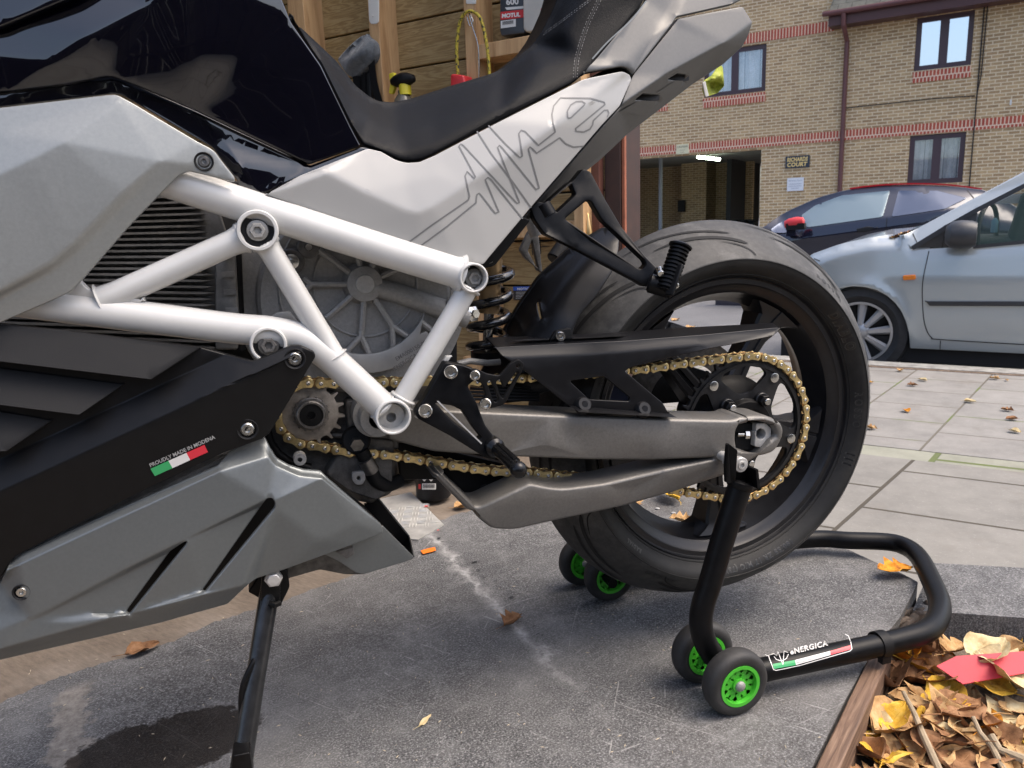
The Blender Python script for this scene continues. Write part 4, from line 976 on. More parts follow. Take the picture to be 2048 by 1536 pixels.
back_.join(MB().add([onY(758, 996, 46), onY(818, 1073, 46), onY(818, 1073, 52), onY(758, 996, 52)], [(0, 1, 2, 3)]))
tube([onY(757, 997, 44), onY(818, 1072, 44), onY(828, 1113, -54)], .0012, 6).build('duct_edge', M['silver_shaded'], d1)
back_.build('duct_mouth', M['satin_black'], d1)
panel(rc([(672, 1104), (706, 1094), (709, 1108), (694, 1118)], 2), -80, 1, 1, 6, 0).build('duct_clip', M['cast_dark'], d1)
panel(rc([(560, 1125), (700, 1090), (735, 1150), (690, 1150), (640, 1140), (570, 1160)], 6), -20, 3, 3, 60, 0).build('under_bracket', M['cast_dark'], bike)

# ---- passenger peg bracket
KY = field([(1147, 364, -20), (1168, 339, -20), (1181, 343, -20), (1244, 454, -46), (1290, 511, -70), (1318, 540, -86), (1325, 575, -90), (1279, 566, -78), (1150, 497, -44), (1062, 418, -26), (1090, 408, -28), (1179, 395, -32)], rho=6)
kh1 = rc([(1101, 404), (1143, 368), (1152, 389), (1114, 425)], 4); kh2 = rc([(1130, 438), (1172, 403), (1182, 402), (1204, 440), (1291, 522), (1294, 530), (1285, 539), (1276, 536)], 6)
ko = rc([(1147, 360), (1166, 337), (1182, 343), (1212, 400), (1244, 454), (1290, 511), (1312, 533), (1324, 548), (1320, 572), (1290, 574), (1278, 566), (1150, 498), (1090, 469), (1070, 441), (1060, 416), (1074, 402), (1092, 405)], 5)
pk = panel(ko, KY, 2.6, 3, 11, 12, [kh1, kh2]).build('passenger_peg_bracket', M['powder'], bike, 45); MW[pk] = MW[bike]
pc0, pc1 = onY(1332, 578, -112), onY(1362, 489, -104)
cyl(onY(1296, 565, -92), onY(1348, 580, -108), .0125, n=20, bv=.003).join(cyl(onY(1318, 545, -84), onY(1328, 556, -104), .008, n=16, bv=.001)).build('peg_hinge', M['powder'], pk)
pg = MB(); L = (pc1 - pc0); prf = [(1e-5, -.004), (.0115, -.002)]
N_ = 11
for i in range(N_):
    t0 = L.length * (i + .1) / N_ * .93; dt = L.length / N_ * .93
    prf += [(.0098, t0), (.0128, t0 + dt * .18), (.0128, t0 + dt * .58), (.0098, t0 + dt * .78)]
prf += [(.0098, L.length * .93), (.0148, L.length * .94), (.0152, L.length * .975), (.0125, L.length * 1.01), (.006, L.length * 1.03), (1e-5, L.length * 1.032)]
pg = lathe(pc0, L, prf, 24); pg.build('passenger_foot_peg', M['powder'], pk, 30)
xx = L.normalized(); 
rbx = box(pc0 + L * .22 + Vector((.0, -.0125, 0)), (.013, .004, .042), L.to_track_quat('Z', 'Y').to_matrix()); bev(rbx.build('peg_pad', M['satin_black'], pk), .0015)
cyl(onY(1318, 538, -100), onY(1322, 548, -112), .0045, n=16, bv=.0008).join(cyl(onY(1352, 572, -118), onY(1346, 568, -108), .0045, n=16, bv=.0008)).build('hinge_pin', M['steel'], pk)
# far side bracket and peg
fb = panel(rc([(1040, 500), (1058, 462), (1072, 456), (1078, 475), (1085, 545), (1118, 520), (1122, 530), (1094, 556), (1085, 548), (1050, 515)], 4), 216, 1.5, 1.5, 8, 0, [rc([(1056, 502), (1064, 480), (1078, 540)], 3)])
fbk = fb.build('far_peg_bracket', M['cast_dark'], bike); MW[fbk] = MW[bike]
cyl(onY(1108, 520, 225), onY(1130, 487, 235), .014, n=16, bv=.002).build('far_foot_peg', M['matt_black'], fbk)
cyl(onY(1062, 430, 150), onY(1075, 470, 150), .012).build('bracket_strut', M['cast'], fbk)
cyl(onY(1085, 410, -20), onY(1098, 432, -24), .011).build('bracket_strut', M['powder'], pk)

# ---- rider peg bracket
JY = field([(893, 725, -88), (960, 752, -92), (833, 822, -88), (992, 880, -110), (975, 915, -112), (935, 770, -94), (900, 860, -98)], rho=5)
jo = rc([(890, 724), (926, 730), (952, 740), (962, 752), (946, 764), (936, 772), (952, 802), (971, 850), (994, 880), (1004, 900), (990, 920), (972, 917), (900, 872), (836, 838), (830, 824), (850, 796), (870, 760)], 5)
jh = rc([(870, 806), (905, 812), (925, 822), (948, 858), (963, 876), (958, 880), (910, 846)], 5)
rp_ = panel(jo, JY, 2.6, 3, 12, 12, [jh]).build('rider_peg_bracket', M['powder'], bike, 45); MW[rp_] = MW[bike]
panel(rc([(860, 800), (888, 735), (925, 742), (934, 772), (925, 815), (870, 806)], 4), -82, 2, 2, 6, 0).build('bracket_web', M['powder'], rp_)
hgo = rc([(940, 742), (952, 737), (975, 748), (1000, 752), (1022, 726), (1038, 718, 5), (1049, 728, 5), (1044, 744), (1010, 808), (996, 814), (972, 818), (958, 808), (972, 793), (966, 768), (946, 760)], 6)
hh = [rc([(974, 764), (981, 760), (990, 778), (998, 800), (990, 806), (984, 796)], 4), rc([(992, 764), (1000, 758), (1008, 776), (1018, 764), (1034, 742), (1038, 746), (1006, 798), (1000, 790)], 4), [(1036 + 4 * math.cos(t * .6283), 732 + 4 * math.sin(t * .6283)) for t in range(10)]]
panel(hgo, -104, 1.2, 1.2, 4, 0, hh).build('heel_guard', M['satin_black'], rp_)
for x, y, r in ((902, 744, .0082), (950, 751, .006), (971, 808, .0068), (851, 822, .0082)):
    Y_ = JY(x, y) - 3 if x < 940 else -105
    b2 = cyl(onY(x, y, Y_), onY(x, y, Y_ - 5), r, n=28, bv=.001, cap=False); b2.join(lathe(onY(x, y, Y_ - 5), -YA, [(r - .001, 0), (r * .62, 0), (r * .55, -.003), (1e-5, -.003)], 24)); b2.build('bracket_bolt', M['steel'], rp_)
quadpx([(873, 802), (876, 801), (964, 886), (962, 888)], lambda a, b: JY(a, b), 1).build('machined_edge', M['mach'], rp_)
M['peg'] = mat('satin black peg', (.012, .012, .013), .25, .5); g0, g1_ = onY(988, 893, -112), onY(1040, 942, -196)
pgm = lathe(g0, g1_ - g0, [(.004, -.012), (.0115, -.010), (.012, .006), (.0078, .012), (.0078, .074), (.0076, .0745)], 24)
LL = g1_ - g0; fx, fy, fd = frame_of(LL)
for sg in (-1, 0, 1):
    for i in range(16):
        p = g0 + fd * (.014 + i * .0036) + Vector((sg * .0046, -.002 if sg < 0 else 0, .0072 - abs(sg) * .0022)); pgm.join(box(p, (.0036, .0018, .005), fd.to_track_quat('Y', 'Z').to_matrix()))
pgm.build('foot_peg', M['peg'], rp_, 30)
lathe(g1_ - fd * .010, fd, [(.0078, -.002), (.0092, .001), (.0098, .005), (.0088, .010), (.005, .0135), (1e-5, .0145)], 24).build('peg_end', M['peg'], rp_)

# ---- rear shock absorber
s0, s1_ = onY(983, 518, 100), onY(974, 712, 100)
pts = []
for i in range(int(4.6 * 28)):
    t = i / (4.6 * 28); a = i / 28 * 2 * math.pi + 2.2; ax = s0.lerp(s1_, t if t < .8 else .8 + (t - .8) * .8); r = .0290
    pts.append(ax + Vector((math.cos(a) * r * (1 - .1 * t), -math.sin(a) * r, 0)))
sh = root('x', 'x', 'x') if False else None
sb_ = cyl(s0, s0.lerp(s1_, .55), .016, n=24); shock = sb_.build('rear_shock', mat('gold red damper', (.40, .27, .14), .35, .8), bike); MW[shock] = MW[bike]
tube(pts, .0070, 12).build('coil_spring', mat('gloss black spring', (.008, .008, .009), .18, 0, .6, coat=.6, bump=(700, .1)), shock)
cyl(s0.lerp(s1_, .5), s1_, .0075, n=16).build('damper_rod', M['steel'], shock)
cyl(s1_ + Vector((0, 0, -.004)), s1_ + Vector((0, 0, .008)), .024, n=24).build('spring_seat', M['satin_black'], shock)
lathe(onY(943, 628, 10), Vector((.5, -1, .1)), [(.011, -.01), (.011, .004), (.006, .006), (.006, .01), (1e-5, .01)], 6).join(cyl(onY(925, 633, 10), onY(945, 627, 10), .0065)).build('adjuster_nut', M['steel'], shock)
tube([onY(x, y, 30) for x, y in ((915, 728), (940, 722), (975, 726), (1000, 724))], .0045, 10).build('brake_hose', M['cast'], bike)
# orange-lettered box and dark blue item beyond the arm
# ---- side stand
def onL(x, y, Y): return onY(x, y, Y)
t0, t1 = onY(541, 1172, -70), onY(478, 1560, -150)
ss = tube([t0, t0.lerp(t1, .5), t1], [.0118, .0112, .0125], 20)
M['stand_m'] = mat('worn black steel tube', (.05, .052, .055), .22, .7, noise=(30, .4), bump=(300, .1)); ss_ = ss.build('side_stand', M['stand_m'], bike); MW[ss_] = MW[bike]
panel(rc([(495, 1185), (520, 1150), (545, 1132), (575, 1140), (580, 1175), (560, 1215), (528, 1206), (515, 1195)], 6), -56, 3, 3, 30, 0).join(panel(rc([(524, 1150), (530, 1146), (562, 1150), (560, 1212), (521, 1208)], 4), -84, 2, 2, 8, 0)).build('stand_pivot', M['powder'], ss_)
lathe(onY(547, 1157, -88), -YA, [(.0105, -.004), (.0105, .002), (.0085, .0022), (.0085, .006), (.007, .0072), (1e-5, .0072)], 6).build('pivot_bolt', M['mach'], ss_)
tube([onY(x, y, Y) for x, y, Y in smoothpath([(519, 1308, -92), (514, 1312, -104), (500, 1338, -112), (487, 1370, -116), (483, 1405, -118), (486, 1440, -118), (492, 1446, -112), (496, 1436, -106)], 5)], .0038, 10).build('stand_tang', M['powder'], ss_)
tube([onY(x, y, Y) for x, y, Y in smoothpath([(490, 1450, -120), (482, 1456, -126), (490, 1462, -122)], 5)], .0036, 8).build('tang_tip', M['powder'], ss_)
tube([onY(541, 1206, -88), onY(549, 1210, -92), (onY(560, 1206, -88))], .0036, 8).build('spring_hook', M['powder'], ss_)
panel(rc([(466, 1512), (500, 1505), (508, 1560), (460, 1560)], 4), -165, 2, 2, 22, 0).build('stand_foot', M['powder'], ss_)
# ================================================================ PADDOCK STAND
stand = root('paddock_stand', 'black tube paddock stand with green wheeled castors lifting the rear wheel', 'paddock stand', (.1, .05, 0))
ZT = .040
stf = MB()
def onS(x, y): v = onZ(x, y, ZT); return v
bp = [onS(1500, 1343), onS(1560, 1332), onS(1700, 1303), onS(1795, 1281), onS(1850, 1264, ), onS(1874, 1240), onS(1879, 1205), onS(1862, 1160), onS(1838, 1115), onS(1812, 1094), onS(1775, 1084), onS(1700, 1081), onS(1610, 1079)]
far_end = Vector((-.125, .268, .048)); bp.append(bp[-1].lerp(far_end, .5)); bp.append(far_end)
bp.insert(0, Vector((-.112, -.098, .044)))
Q = smoothpath([tuple(p) for p in bp], 7)
stf.join(tube([Vector(p) for p in Q], .0175, 24))
arm = [(1426, 1312, -100), (1411, 1285, -100), (1402, 1250, -100), (1406, 1210, -100), (1422, 1160, -100), (1442, 1090, -100), (1464, 1020, -100), (1482, 966, -100)]
stf.join(tube([onY(*p) for p in smoothpath(arm, 6)], .0168, 24))
fa = [Vector((-.118, .262, .06)), Vector((-.12, .262, .12)), Vector((-.10, .262, .22)), Vector((-.075, .262, .31))]
stf.join(tube(fa, .0168, 16))
stf.join(cyl(onZ(1469, 1362, .049) + Vector((0, .004, 0)), onZ(1404, 1302, .049), .009, n=16)); stf.join(cyl(Vector((-.137, .19, .05)), Vector((-.137, .34, .05)), .009, n=16))
sf_ = stf.build('tube_frame', M['powder'], stand, 50)
# V fork holding the spool
fk = MB()
fk.join(panel(rc([(1456, 888, 2), (1461, 890), (1475, 900), (1473, 955), (1464, 968), (1453, 966), (1452, 930)], 3), -106, 1.2, 1.2, 5, 0))
fk.join(MB().add([onY(1457, 887, -112), onY(1475, 902, -136), onY(1471, 962, -136), onY(1462, 962, -112), onY(1457, 887, -106), onY(1475, 902, -130), onY(1471, 962, -130)], [(0, 1, 2, 3), (4, 5, 6, 3)]))
fk.join(panel(rc([(1470, 935), (1500, 935), (1500, 968), (1466, 962)], 2), -96, 1, 1, 5, 0))
fk.join(box(onY(1503, 952, -108), (.004, .03, .028), Matrix.Rotation(-.15, 3, 'Y')))
fk.join(lathe(onY(1481, 968, -100), (onY(1482, 960, -100) - onY(1464, 1020, -100)), [(.0175, -.006), (.0185, -.004), (.0185, .003), (.015, .005), (1e-5, .005)], 28))
fk.build('spool_fork', M['powder'], stand, 40)
def castor(c, r=.049):
    c = Vector(c); t_ = lathe(c, YA, [(.029, -.012), (.0315, -.0145), (.041, -.0148), (r - .003, -.012), (r - .0005, -.006), (r, 0), (r - .0005, .006), (r - .003, .012), (.041, .0148), (.0315, .0145), (.029, .012)], 48)
    k_ = t_.build('castor', M['wheel_rubber'], stand, 50); MW[k_] = MW[stand]
    g = lathe(c, YA, [(.0312, -.013), (.0312, -.0152), (.0262, -.0152), (.0256, -.012), (.0245, -.003), (.0105, -.003), (.0105, -.013), (.007, -.0135)], 40)
    for i in range(6):
        a = i * math.pi / 3 + .3
        for da in (.32, -.32):
            p0 = c + Vector((math.cos(a) * .0258, -.0085, math.sin(a) * .0258)); p1 = c + Vector((math.cos(a + da) * .0145, -.0085, math.sin(a + da) * .0145))
            p1 = c + Vector((math.cos(a + math.pi / 6 * (1 if da > 0 else -1)) * .0165, -.0085, math.sin(a + math.pi / 6 * (1 if da > 0 else -1)) * .0165))
            d = (p1 - p0); g.join(box((p0 + p1) / 2, (.0020, .010, d.length), d.to_track_quat('Z', 'Y').to_matrix()))
        a2 = a + math.pi / 6; p0 = c + Vector((math.cos(a2) * .010, -.0085, math.sin(a2) * .010)); p1 = c + Vector((math.cos(a2) * .0165, -.0085, math.sin(a2) * .0165)); d = p1 - p0
        g.join(box((p0 + p1) / 2, (.0022, .010, d.length), d.to_track_quat('Z', 'Y').to_matrix()))
    g.join(lathe(c, YA, [(.0312, .013), (.0312, .0152), (.0262, .0152), (.0245, .004), (.0105, .004)], 40))
    g.build('castor_hub', M['green'], k_, 30)
    lathe(c + YA * -.0135, -YA, [(.0078, 0), (.0076, .002), (.0055, .0042), (.002, .0052), (1e-5, .0053)], 24).build('hub_cap', M['cast'], k_)
cA, cB = onZ(1469, 1362, .049), onZ(1404, 1302, .049)
castor(cA); castor(cB); castor(onZ(1218, 1149, .049)); castor(onZ(1166, 1121, .049))
# rubber strap on the tube
pa, pb = onS(1752, 1290), onS(1766, 1287); d = (pb - pa).normalized()
lathe(pa, d, [(.018, 0), (.0205, 0), (.0205, .016), (.018, .016)], 28).join(box(pa + d * .008 + Vector((0, -.010, -.018)), (.016, .010, .014))).build('rubber_strap', M['matt_black'], stand)
quadpx([(1, 1)], 0) if False else None
# sticker wrapped on the tube
def tubept(x, y, off=.0004):
    """first hit of the pixel's ray with the straight near part of the base tube"""
    A, B = onS(1560, 1332), onS(1700, 1303); d = (B - A).normalized(); r = .0175 + off
    o, v = CAM - A, ray(x, y); o = o - d * o.dot(d); v2 = v - d * v.dot(d)
    a_, b_, c_ = v2.dot(v2), 2 * o.dot(v2), o.dot(o) - r * r; D = b_ * b_ - 4 * a_ * c_
    t = (-b_ - math.sqrt(max(D, 0))) / (2 * a_); return CAM + v * t
tmp = lambda x, y, Y: tubept(x, y, .0004 - Y / 1000)
stk = MB()
def band(c0, c1, c2, c3, n, mi, lift=.0):
    for i in range(n):
        for j in range(2):
            a, b = i / n, (i + 1) / n; u0, u1 = j / 2, (j + 1) / 2
            q = lambda s, t: lerp2(lerp2(c0, c1, s), lerp2(c3, c2, s), t)
            stk.add([tubept(*q(a, u0), .0004 + lift), tubept(*q(b, u0), .0004 + lift), tubept(*q(b, u1), .0004 + lift), tubept(*q(a, u1), .0004 + lift)], [(0, 1, 2, 3)], mi)
band((1545, 1328), (1590, 1320), (1592, 1330), (1548, 1338), 4, 0); band((1590, 1320), (1660, 1302), (1661, 1310), (1592, 1330), 5, 1); band((1660, 1302), (1702, 1290), (1703, 1298), (1661, 1310), 4, 2)
stk.build('flag_sticker', [M['flag_green'], M['flag_white'], M['flag_red']], stand)
bd = ribbon([(1530, 1309), (1537, 1312), (1543, 1328), (1547, 1339), (1552, 1341), (1600, 1331), (1662, 1313), (1700, 1302), (1704, 1298), (1702, 1286), (1697, 1272), (1690, 1268)], 0, 1.6, .3, tmp, Vector((0, 0, 0)), 5)
bd.join(ribbon([(1533, 1312), (1548, 1307), (1553, 1311), (1556, 1303), (1566, 1330), (1568, 1302), (1576, 1305)], 0, 1.3, .3, tmp, Vector((0, 0, 0)), 3)); bd.join(ribbon([(1548, 1313), (1553, 1319), (1563, 1322), (1573, 1317), (1577, 1308)], 0, 1.3, .3, tmp, Vector((0, 0, 0)), 3))
def ttext(s, x, y, ang, h, lift, w, sp, slant=0):
    ca, sa = math.cos(ang * D2R), math.sin(ang * D2R); return textmesh(s, h * 1.4, lambda u, v: tubept(x + (u + v * slant) * ca + v * sa, y + (u + v * slant) * sa - v * ca, lift), w, sp)
bd.join(ttext('eNERGICA', 1581, 1309, -13.8, 10.5, .0007, .45, 1.14, .1))
bd.build('sticker_border', M['flag_white'], stand)
ttext('PROUDLY MADE IN MODENA', 1594, 1327, -15.5, 3.6, .0012, .0, .98).build('sticker_lettering', M['decal_grey'], stand)

# ================================================================ GROUND
def poly(pts, name, m_, z=None, thick=.02, step=0, wob=0, **k):
    """flat slab from world xy points"""
    top = [Vector((p[0], p[1], z)) for p in pts]; bm = bmesh.new(); vv = [bm.verts.new(p) for p in top]
    for t in tessellate_polygon([top]): bm.faces.new([vv[i] for i in t])
    if step:
        xs = [p.x for p in top]; ys = [p.y for p in top]
        for ax, lo, hi in ((0, min(xs), max(xs)), (1, min(ys), max(ys))):
            q = math.floor(lo / step) + 1
            while q * step < hi:
                bmesh.ops.bisect_plane(bm, geom=bm.verts[:] + bm.edges[:] + bm.faces[:], plane_co=(q * step, 0, 0) if ax == 0 else (0, q * step, 0), plane_no=(1, 0, 0) if ax == 0 else (0, 1, 0), dist=1e-5); q += 1
    if wob:
        for v in bm.verts: v.co.z += wob(v.co)
    r_ = bmesh.ops.extrude_face_region(bm, geom=bm.faces[:])
    for v in [g for g in r_['geom'] if isinstance(g, bmesh.types.BMVert)]: v.co.z = z - thick
    bmesh.ops.recalc_face_normals(bm, faces=bm.faces[:])
    me = bpy.data.meshes.new(name); bm.to_mesh(me); bm.free(); smooth(me, 30)
    return link(name, me, m_, **k)
# roofing felt
felt = NT('roofing felt'); b_ = felt.b; b_.inputs['Roughness'].default_value = .85; b_.inputs['Specular IOR Level'].default_value = .25
sp1 = felt.noise(330, 4, .75); base = felt.ramp(sp1, [(.36, (.022, .022, .023)), (.50, (.080, .080, .082)), (.60, (.19, .19, .19)), (.72, (.46, .46, .45))])
big = felt.noise(3.2, 9, .62); dust = felt.ramp(big, [(.40, (.05, .05, .05)), (.54, (.25, .25, .25)), (.68, (.60, .60, .60))])
base = felt.mix(dust, base, (.25, .246, .238))
warm = felt.noise(1.3, 3, .5); base = felt.mix(felt.maprange(warm, .45, .7, 0, .4), base, felt.mix(.5, base, (.12, .095, .07)))
# scuffed crease with torn marks: distance to a line in the mat plane
pA_, pB_ = onZ(850, 1060, 0), onZ(1190, 1420, 0); la = math.atan2(pB_.y - pA_.y, pB_.x - pA_.x)
mp_ = felt.n('ShaderNodeMapping', vector_type='TEXTURE', i_Location=(pA_.x, pA_.y, 0), i_Rotation=(0, 0, la)); felt.l(felt.tc.outputs['Object'], mp_.inputs['Vector'])
sx = felt.n('ShaderNodeSeparateXYZ'); felt.l(mp_.outputs[0], sx.inputs[0])
wn_ = felt.noise(14, 5, .7); ad = felt.n('ShaderNodeMath', operation='MULTIPLY_ADD', i_1=.10, i_2=-.05); felt.l(wn_, ad.inputs[0])
ad2 = felt.n('ShaderNodeMath', operation='ADD'); felt.l(ad.outputs[0], ad2.inputs[0]); felt.l(sx.outputs['Y'], ad2.inputs[1])
ab_ = felt.n('ShaderNodeMath', operation='ABSOLUTE'); felt.l(ad2.outputs[0], ab_.inputs[0])
ln = felt.maprange(ab_.outputs[0], .022, 0.0, 0, .8); rg = felt.n('ShaderNodeMapRange', i_1=-.05, i_2=.02, i_3=0, i_4=1); felt.l(sx.outputs['X'], rg.inputs[0]); rg2 = felt.n('ShaderNodeMapRange', i_1=.75, i_2=.6, i_3=0, i_4=1); felt.l(sx.outputs['X'], rg2.inputs[0])
mm = felt.n('ShaderNodeMath', operation='MULTIPLY'); felt.l(ln, mm.inputs[0]); felt.l(rg.outputs[0], mm.inputs[1]); m2 = felt.n('ShaderNodeMath', operation='MULTIPLY'); felt.l(mm.outputs[0], m2.inputs[0]); felt.l(rg2.outputs[0], m2.inputs[1])
m3 = felt.n('ShaderNodeMath', operation='MULTIPLY'); felt.l(m2.outputs[0], m3.inputs[0]); felt.l(felt.maprange(felt.noise(26, 6, .75), .35, .65, 0, .85), m3.inputs[1])
base = felt.mix(m3.outputs[0], base, (.46, .45, .43))
fine = felt.maprange(ab_.outputs[0], .009, .004, 0, .8); mf = felt.n('ShaderNodeMath', operation='MULTIPLY'); felt.l(fine, mf.inputs[0]); felt.l(m2.outputs[0], mf.inputs[1]); mg = felt.n('ShaderNodeMath', operation='MULTIPLY'); felt.l(mf.outputs[0], mg.inputs[0]); felt.l(felt.maprange(felt.noise(30, 6, .8), .42, .6, 0, .8), mg.inputs[1]); base = felt.mix(mg.outputs[0], base, (.55, .54, .52))
mid = felt.noise(17, 9, .78); base = felt.mix(felt.maprange(mid, .50, .72, 0, .38), base, (.31, .306, .298)); base = felt.mix(felt.maprange(mid, .46, .32, 0, .35), base, (.035, .035, .036))
for rt, sc_, th in ((.9, (3, 70, 1), .64), (-.2, (4, 90, 1), .65), (2.1, (3, 60, 1), .655)):
    base = felt.mix(felt.maprange(felt.noise(2.6, 5, .7, felt.mapping(sc_, rot=(0, 0, rt)), 1.2), th, th + .03, 0, .4), base, (.50, .49, .47))
# streaky scratches across
st_ = felt.noise(6, 8, .8, felt.mapping((2.2, 26, 1), rot=(0, 0, -.5))); base = felt.mix(felt.maprange(st_, .56, .70, 0, .55), base, (.36, .355, .34))
# pale worn streak at the lower left
q1, q2 = onZ(150, 1370, 0), onZ(128, 1560, 0); l2 = math.atan2(q2.y - q1.y, q2.x - q1.x)
mq = felt.n('ShaderNodeMapping', vector_type='TEXTURE', i_Location=(q1.x, q1.y, 0), i_Rotation=(0, 0, l2)); felt.l(felt.tc.outputs['Object'], mq.inputs['Vector'])
sq = felt.n('ShaderNodeSeparateXYZ'); felt.l(mq.outputs[0], sq.inputs[0]); aq = felt.n('ShaderNodeMath', operation='MULTIPLY_ADD', i_1=.10, i_2=-.05); felt.l(felt.noise(22, 6, .7), aq.inputs[0])
aq2 = felt.n('ShaderNodeMath', operation='ADD'); felt.l(aq.outputs[0], aq2.inputs[0]); felt.l(sq.outputs['Y'], aq2.inputs[1]); aq3 = felt.n('ShaderNodeMath', operation='ABSOLUTE'); felt.l(aq2.outputs[0], aq3.inputs[0])
mq2 = felt.n('ShaderNodeMath', operation='MULTIPLY'); felt.l(felt.maprange(aq3.outputs[0], .026, .016, 0, .8), mq2.inputs[0]); felt.l(felt.maprange(sq.outputs['X'], -.01, .02, 0, 1), mq2.inputs[1])
base = felt.mix(mq2.outputs[0], base, felt.ramp(felt.noise(60, 7, .75), [(.35, (.16, .14, .12)), (.6, (.33, .30, .26))]))
# wet patch
wc = onZ(330, 1490, 0); mw_ = felt.n('ShaderNodeMapping', vector_type='TEXTURE', i_Location=(wc.x, wc.y, 0), i_Rotation=(0, 0, .1), i_Scale=(.135, .075, 1)); felt.l(felt.tc.outputs['Object'], mw_.inputs['Vector'])
vl = felt.n('ShaderNodeVectorMath', operation='LENGTH'); felt.l(mw_.outputs[0], vl.inputs[0]); va = felt.n('ShaderNodeMath', operation='MULTIPLY_ADD', i_1=1.3, i_2=-.65); felt.l(felt.noise(14, 9, .75), va.inputs[0])
vb = felt.n('ShaderNodeMath', operation='ADD'); felt.l(vl.outputs['Value'], vb.inputs[0]); felt.l(va.outputs[0], vb.inputs[1]); wet = felt.maprange(vb.outputs[0], 1.0, .93, 0, .95)
base = felt.mix(wet, base, felt.mix(1.0, base, (.20, .18, .165), 'MULTIPLY')); felt.l(base, b_.inputs['Base Color'])
felt.l(felt.maprange(wet, 0, .8, .85, .42), b_.inputs['Roughness'])
felt.bump(felt.noise(700, 3, .8), .5, .0012)
M['felt'] = felt.m
random.seed(21)
def rough(l, i0, i1, amp):
    out = list(l[:i0])
    for a, b in zip(l[i0:i1], l[i0 + 1:i1 + 1]):
        k = max(1, int(math.dist(a, b) / 9))
        out += [(a[0] + (b[0] - a[0]) * j / k + random.uniform(-amp, amp), a[1] + (b[1] - a[1]) * j / k + random.uniform(-amp, amp) * .7) for j in range(k)]
    return out + list(l[i1:])
matpx = [(-150, 1424), (0, 1408), (70, 1374), (130, 1350), (250, 1312), (330, 1288), (430, 1243), (560, 1203), (700, 1152), (765, 1115), (830, 1062), (880, 1040), (960, 1016), (1100, 985), (1240, 968), (1380, 985), (1500, 1035), (1600, 1078), (1660, 1092), (1740, 1126), (1790, 1152), (1834, 1184), (1822, 1208), (1800, 1240), (1752, 1290), (1690, 1400), (1622, 1540), (1560, 1680), (-150, 1680)]
matpx = rough(matpx, 0, 18, 2.6); mv = [onZ(x, y, 0) for x, y in matpx]
fz = MB
def mw(co):
    d1 = (co - onZ(1830, 1190, 0)).length; d2 = (co - onZ(1640, 1090, 0)).length
    return .020 * math.exp(-(d1 / .10) ** 2) + .012 * math.exp(-(d2 / .12) ** 2) + .0015 * math.sin(co.x * 9) * math.sin(co.y * 7)
mto = poly(mv, 'felt_mat', M['felt'], 0, .010, .05, mw, kind='structure')
poly([p + Vector((0, 0, 0)) for p in [onZ(x, y, 0) for x, y in matpx]], 'ramp_deck', M['cast_dark'], -.012, .12, kind='structure')
# torn holes along the crease
tm = MB()
for (x, y, w) in ((878, 1076, 7), (885, 1083, 5), (900, 1094, 4), (948, 1124, 8), (957, 1140, 6), (968, 1154, 4), (990, 1162, 5), (1023, 1194, 9), (1068, 1252, 4), (1075, 1268, 4), (1085, 1270, 3), (1094, 1376, 2)):
    p = onZ(x, y, .0025); a = random.random() * 3
    tm.add([p + Vector((math.cos(a + t) * w * .0009 * (.4 + random.random()), math.sin(a + t) * w * .0004 * (.5 + random.random()), 0)) for t in (0, .9, 1.7, 2.6, 3.6, 4.5, 5.4)], [tuple(range(7))])
tm.build('felt_tear', M['dark'], mto)
# garage floor
flo = NT('worn boards floor'); fb_ = flo.b; fb_.inputs['Roughness'].default_value = .75
c1 = flo.ramp(flo.noise(5, 9, .65), [(.3, (.06, .050, .042)), (.5, (.14, .12, .10)), (.7, (.27, .24, .205))]); c2 = flo.ramp(flo.noise(40, 6, .7, flo.mapping((1, 5, 1), rot=(0, 0, .9))), [(.35, (.12, .085, .055)), (.7, (.30, .23, .16))])
flo.l(flo.mix(.45, c1, c2), fb_.inputs['Base Color']); flo.bump(flo.noise(60, 6, .7), .4, .002)
corners = [UN(-6, -4, 0), UN(-.62, -4, 0), UN(-.62, 1.10, 0), UN(-6, 1.10, 0)]
poly([UN(-6, -5, 0), UN(.25, -5, 0), UN(-.05, -.9, 0), UN(-.62, .1, 0), UN(-.62, 1.1, 0), UN(-6, 1.1, 0)], 'floor', flo.m, -.011, .10, kind='structure')
ck = panel([(1, 1), (2, 2), (3, 1)], 0) if False else None
# tread plate on the floor
tpv = [onZ(x, y, .001) for x, y in ((752, 1000), (822, 985), (888, 1050), (836, 1080), (780, 1075))]
tpo = poly(tpv, 'tread_plate', mat('bright tread plate', (.50, .49, .46), .4, .4, noise=(20, .2)), .002, .002, label='bright aluminium tread plate lying on the floor by the mat edge', cat='tread plate')
c0 = sum(tpv, Vector()) / 5; tb = MB(); dX = Vector((math.cos(.5), math.sin(.5), 0)); dY_ = Vector((-math.sin(.5), math.cos(.5), 0))
for i in range(-6, 7):
    for j in range(-6, 7):
        ang = (.785 if (i + j) % 2 else -.785)
        for s in (-1, 0, 1):
            off = dX * (i * .026) + dY_ * (j * .026); dd = dX * math.cos(ang) + dY_ * math.sin(ang); nn = dX * -math.sin(ang) + dY_ * math.cos(ang)
            p = c0 + off + nn * (s * .0075)
            if abs((p - c0).x) > .06 or abs((p - c0).y) > .07: continue
            tb.join(tube([p - dd * .0115 + Vector((0, 0, .002)), p + Vector((0, 0, .0028)), p + dd * .0115 + Vector((0, 0, .002))], [.0006, .0014, .0006], 6, flat=.8))
tb.build('tread_bar', mat('bright bar', (.75, .74, .70), .3, .5), tpo)
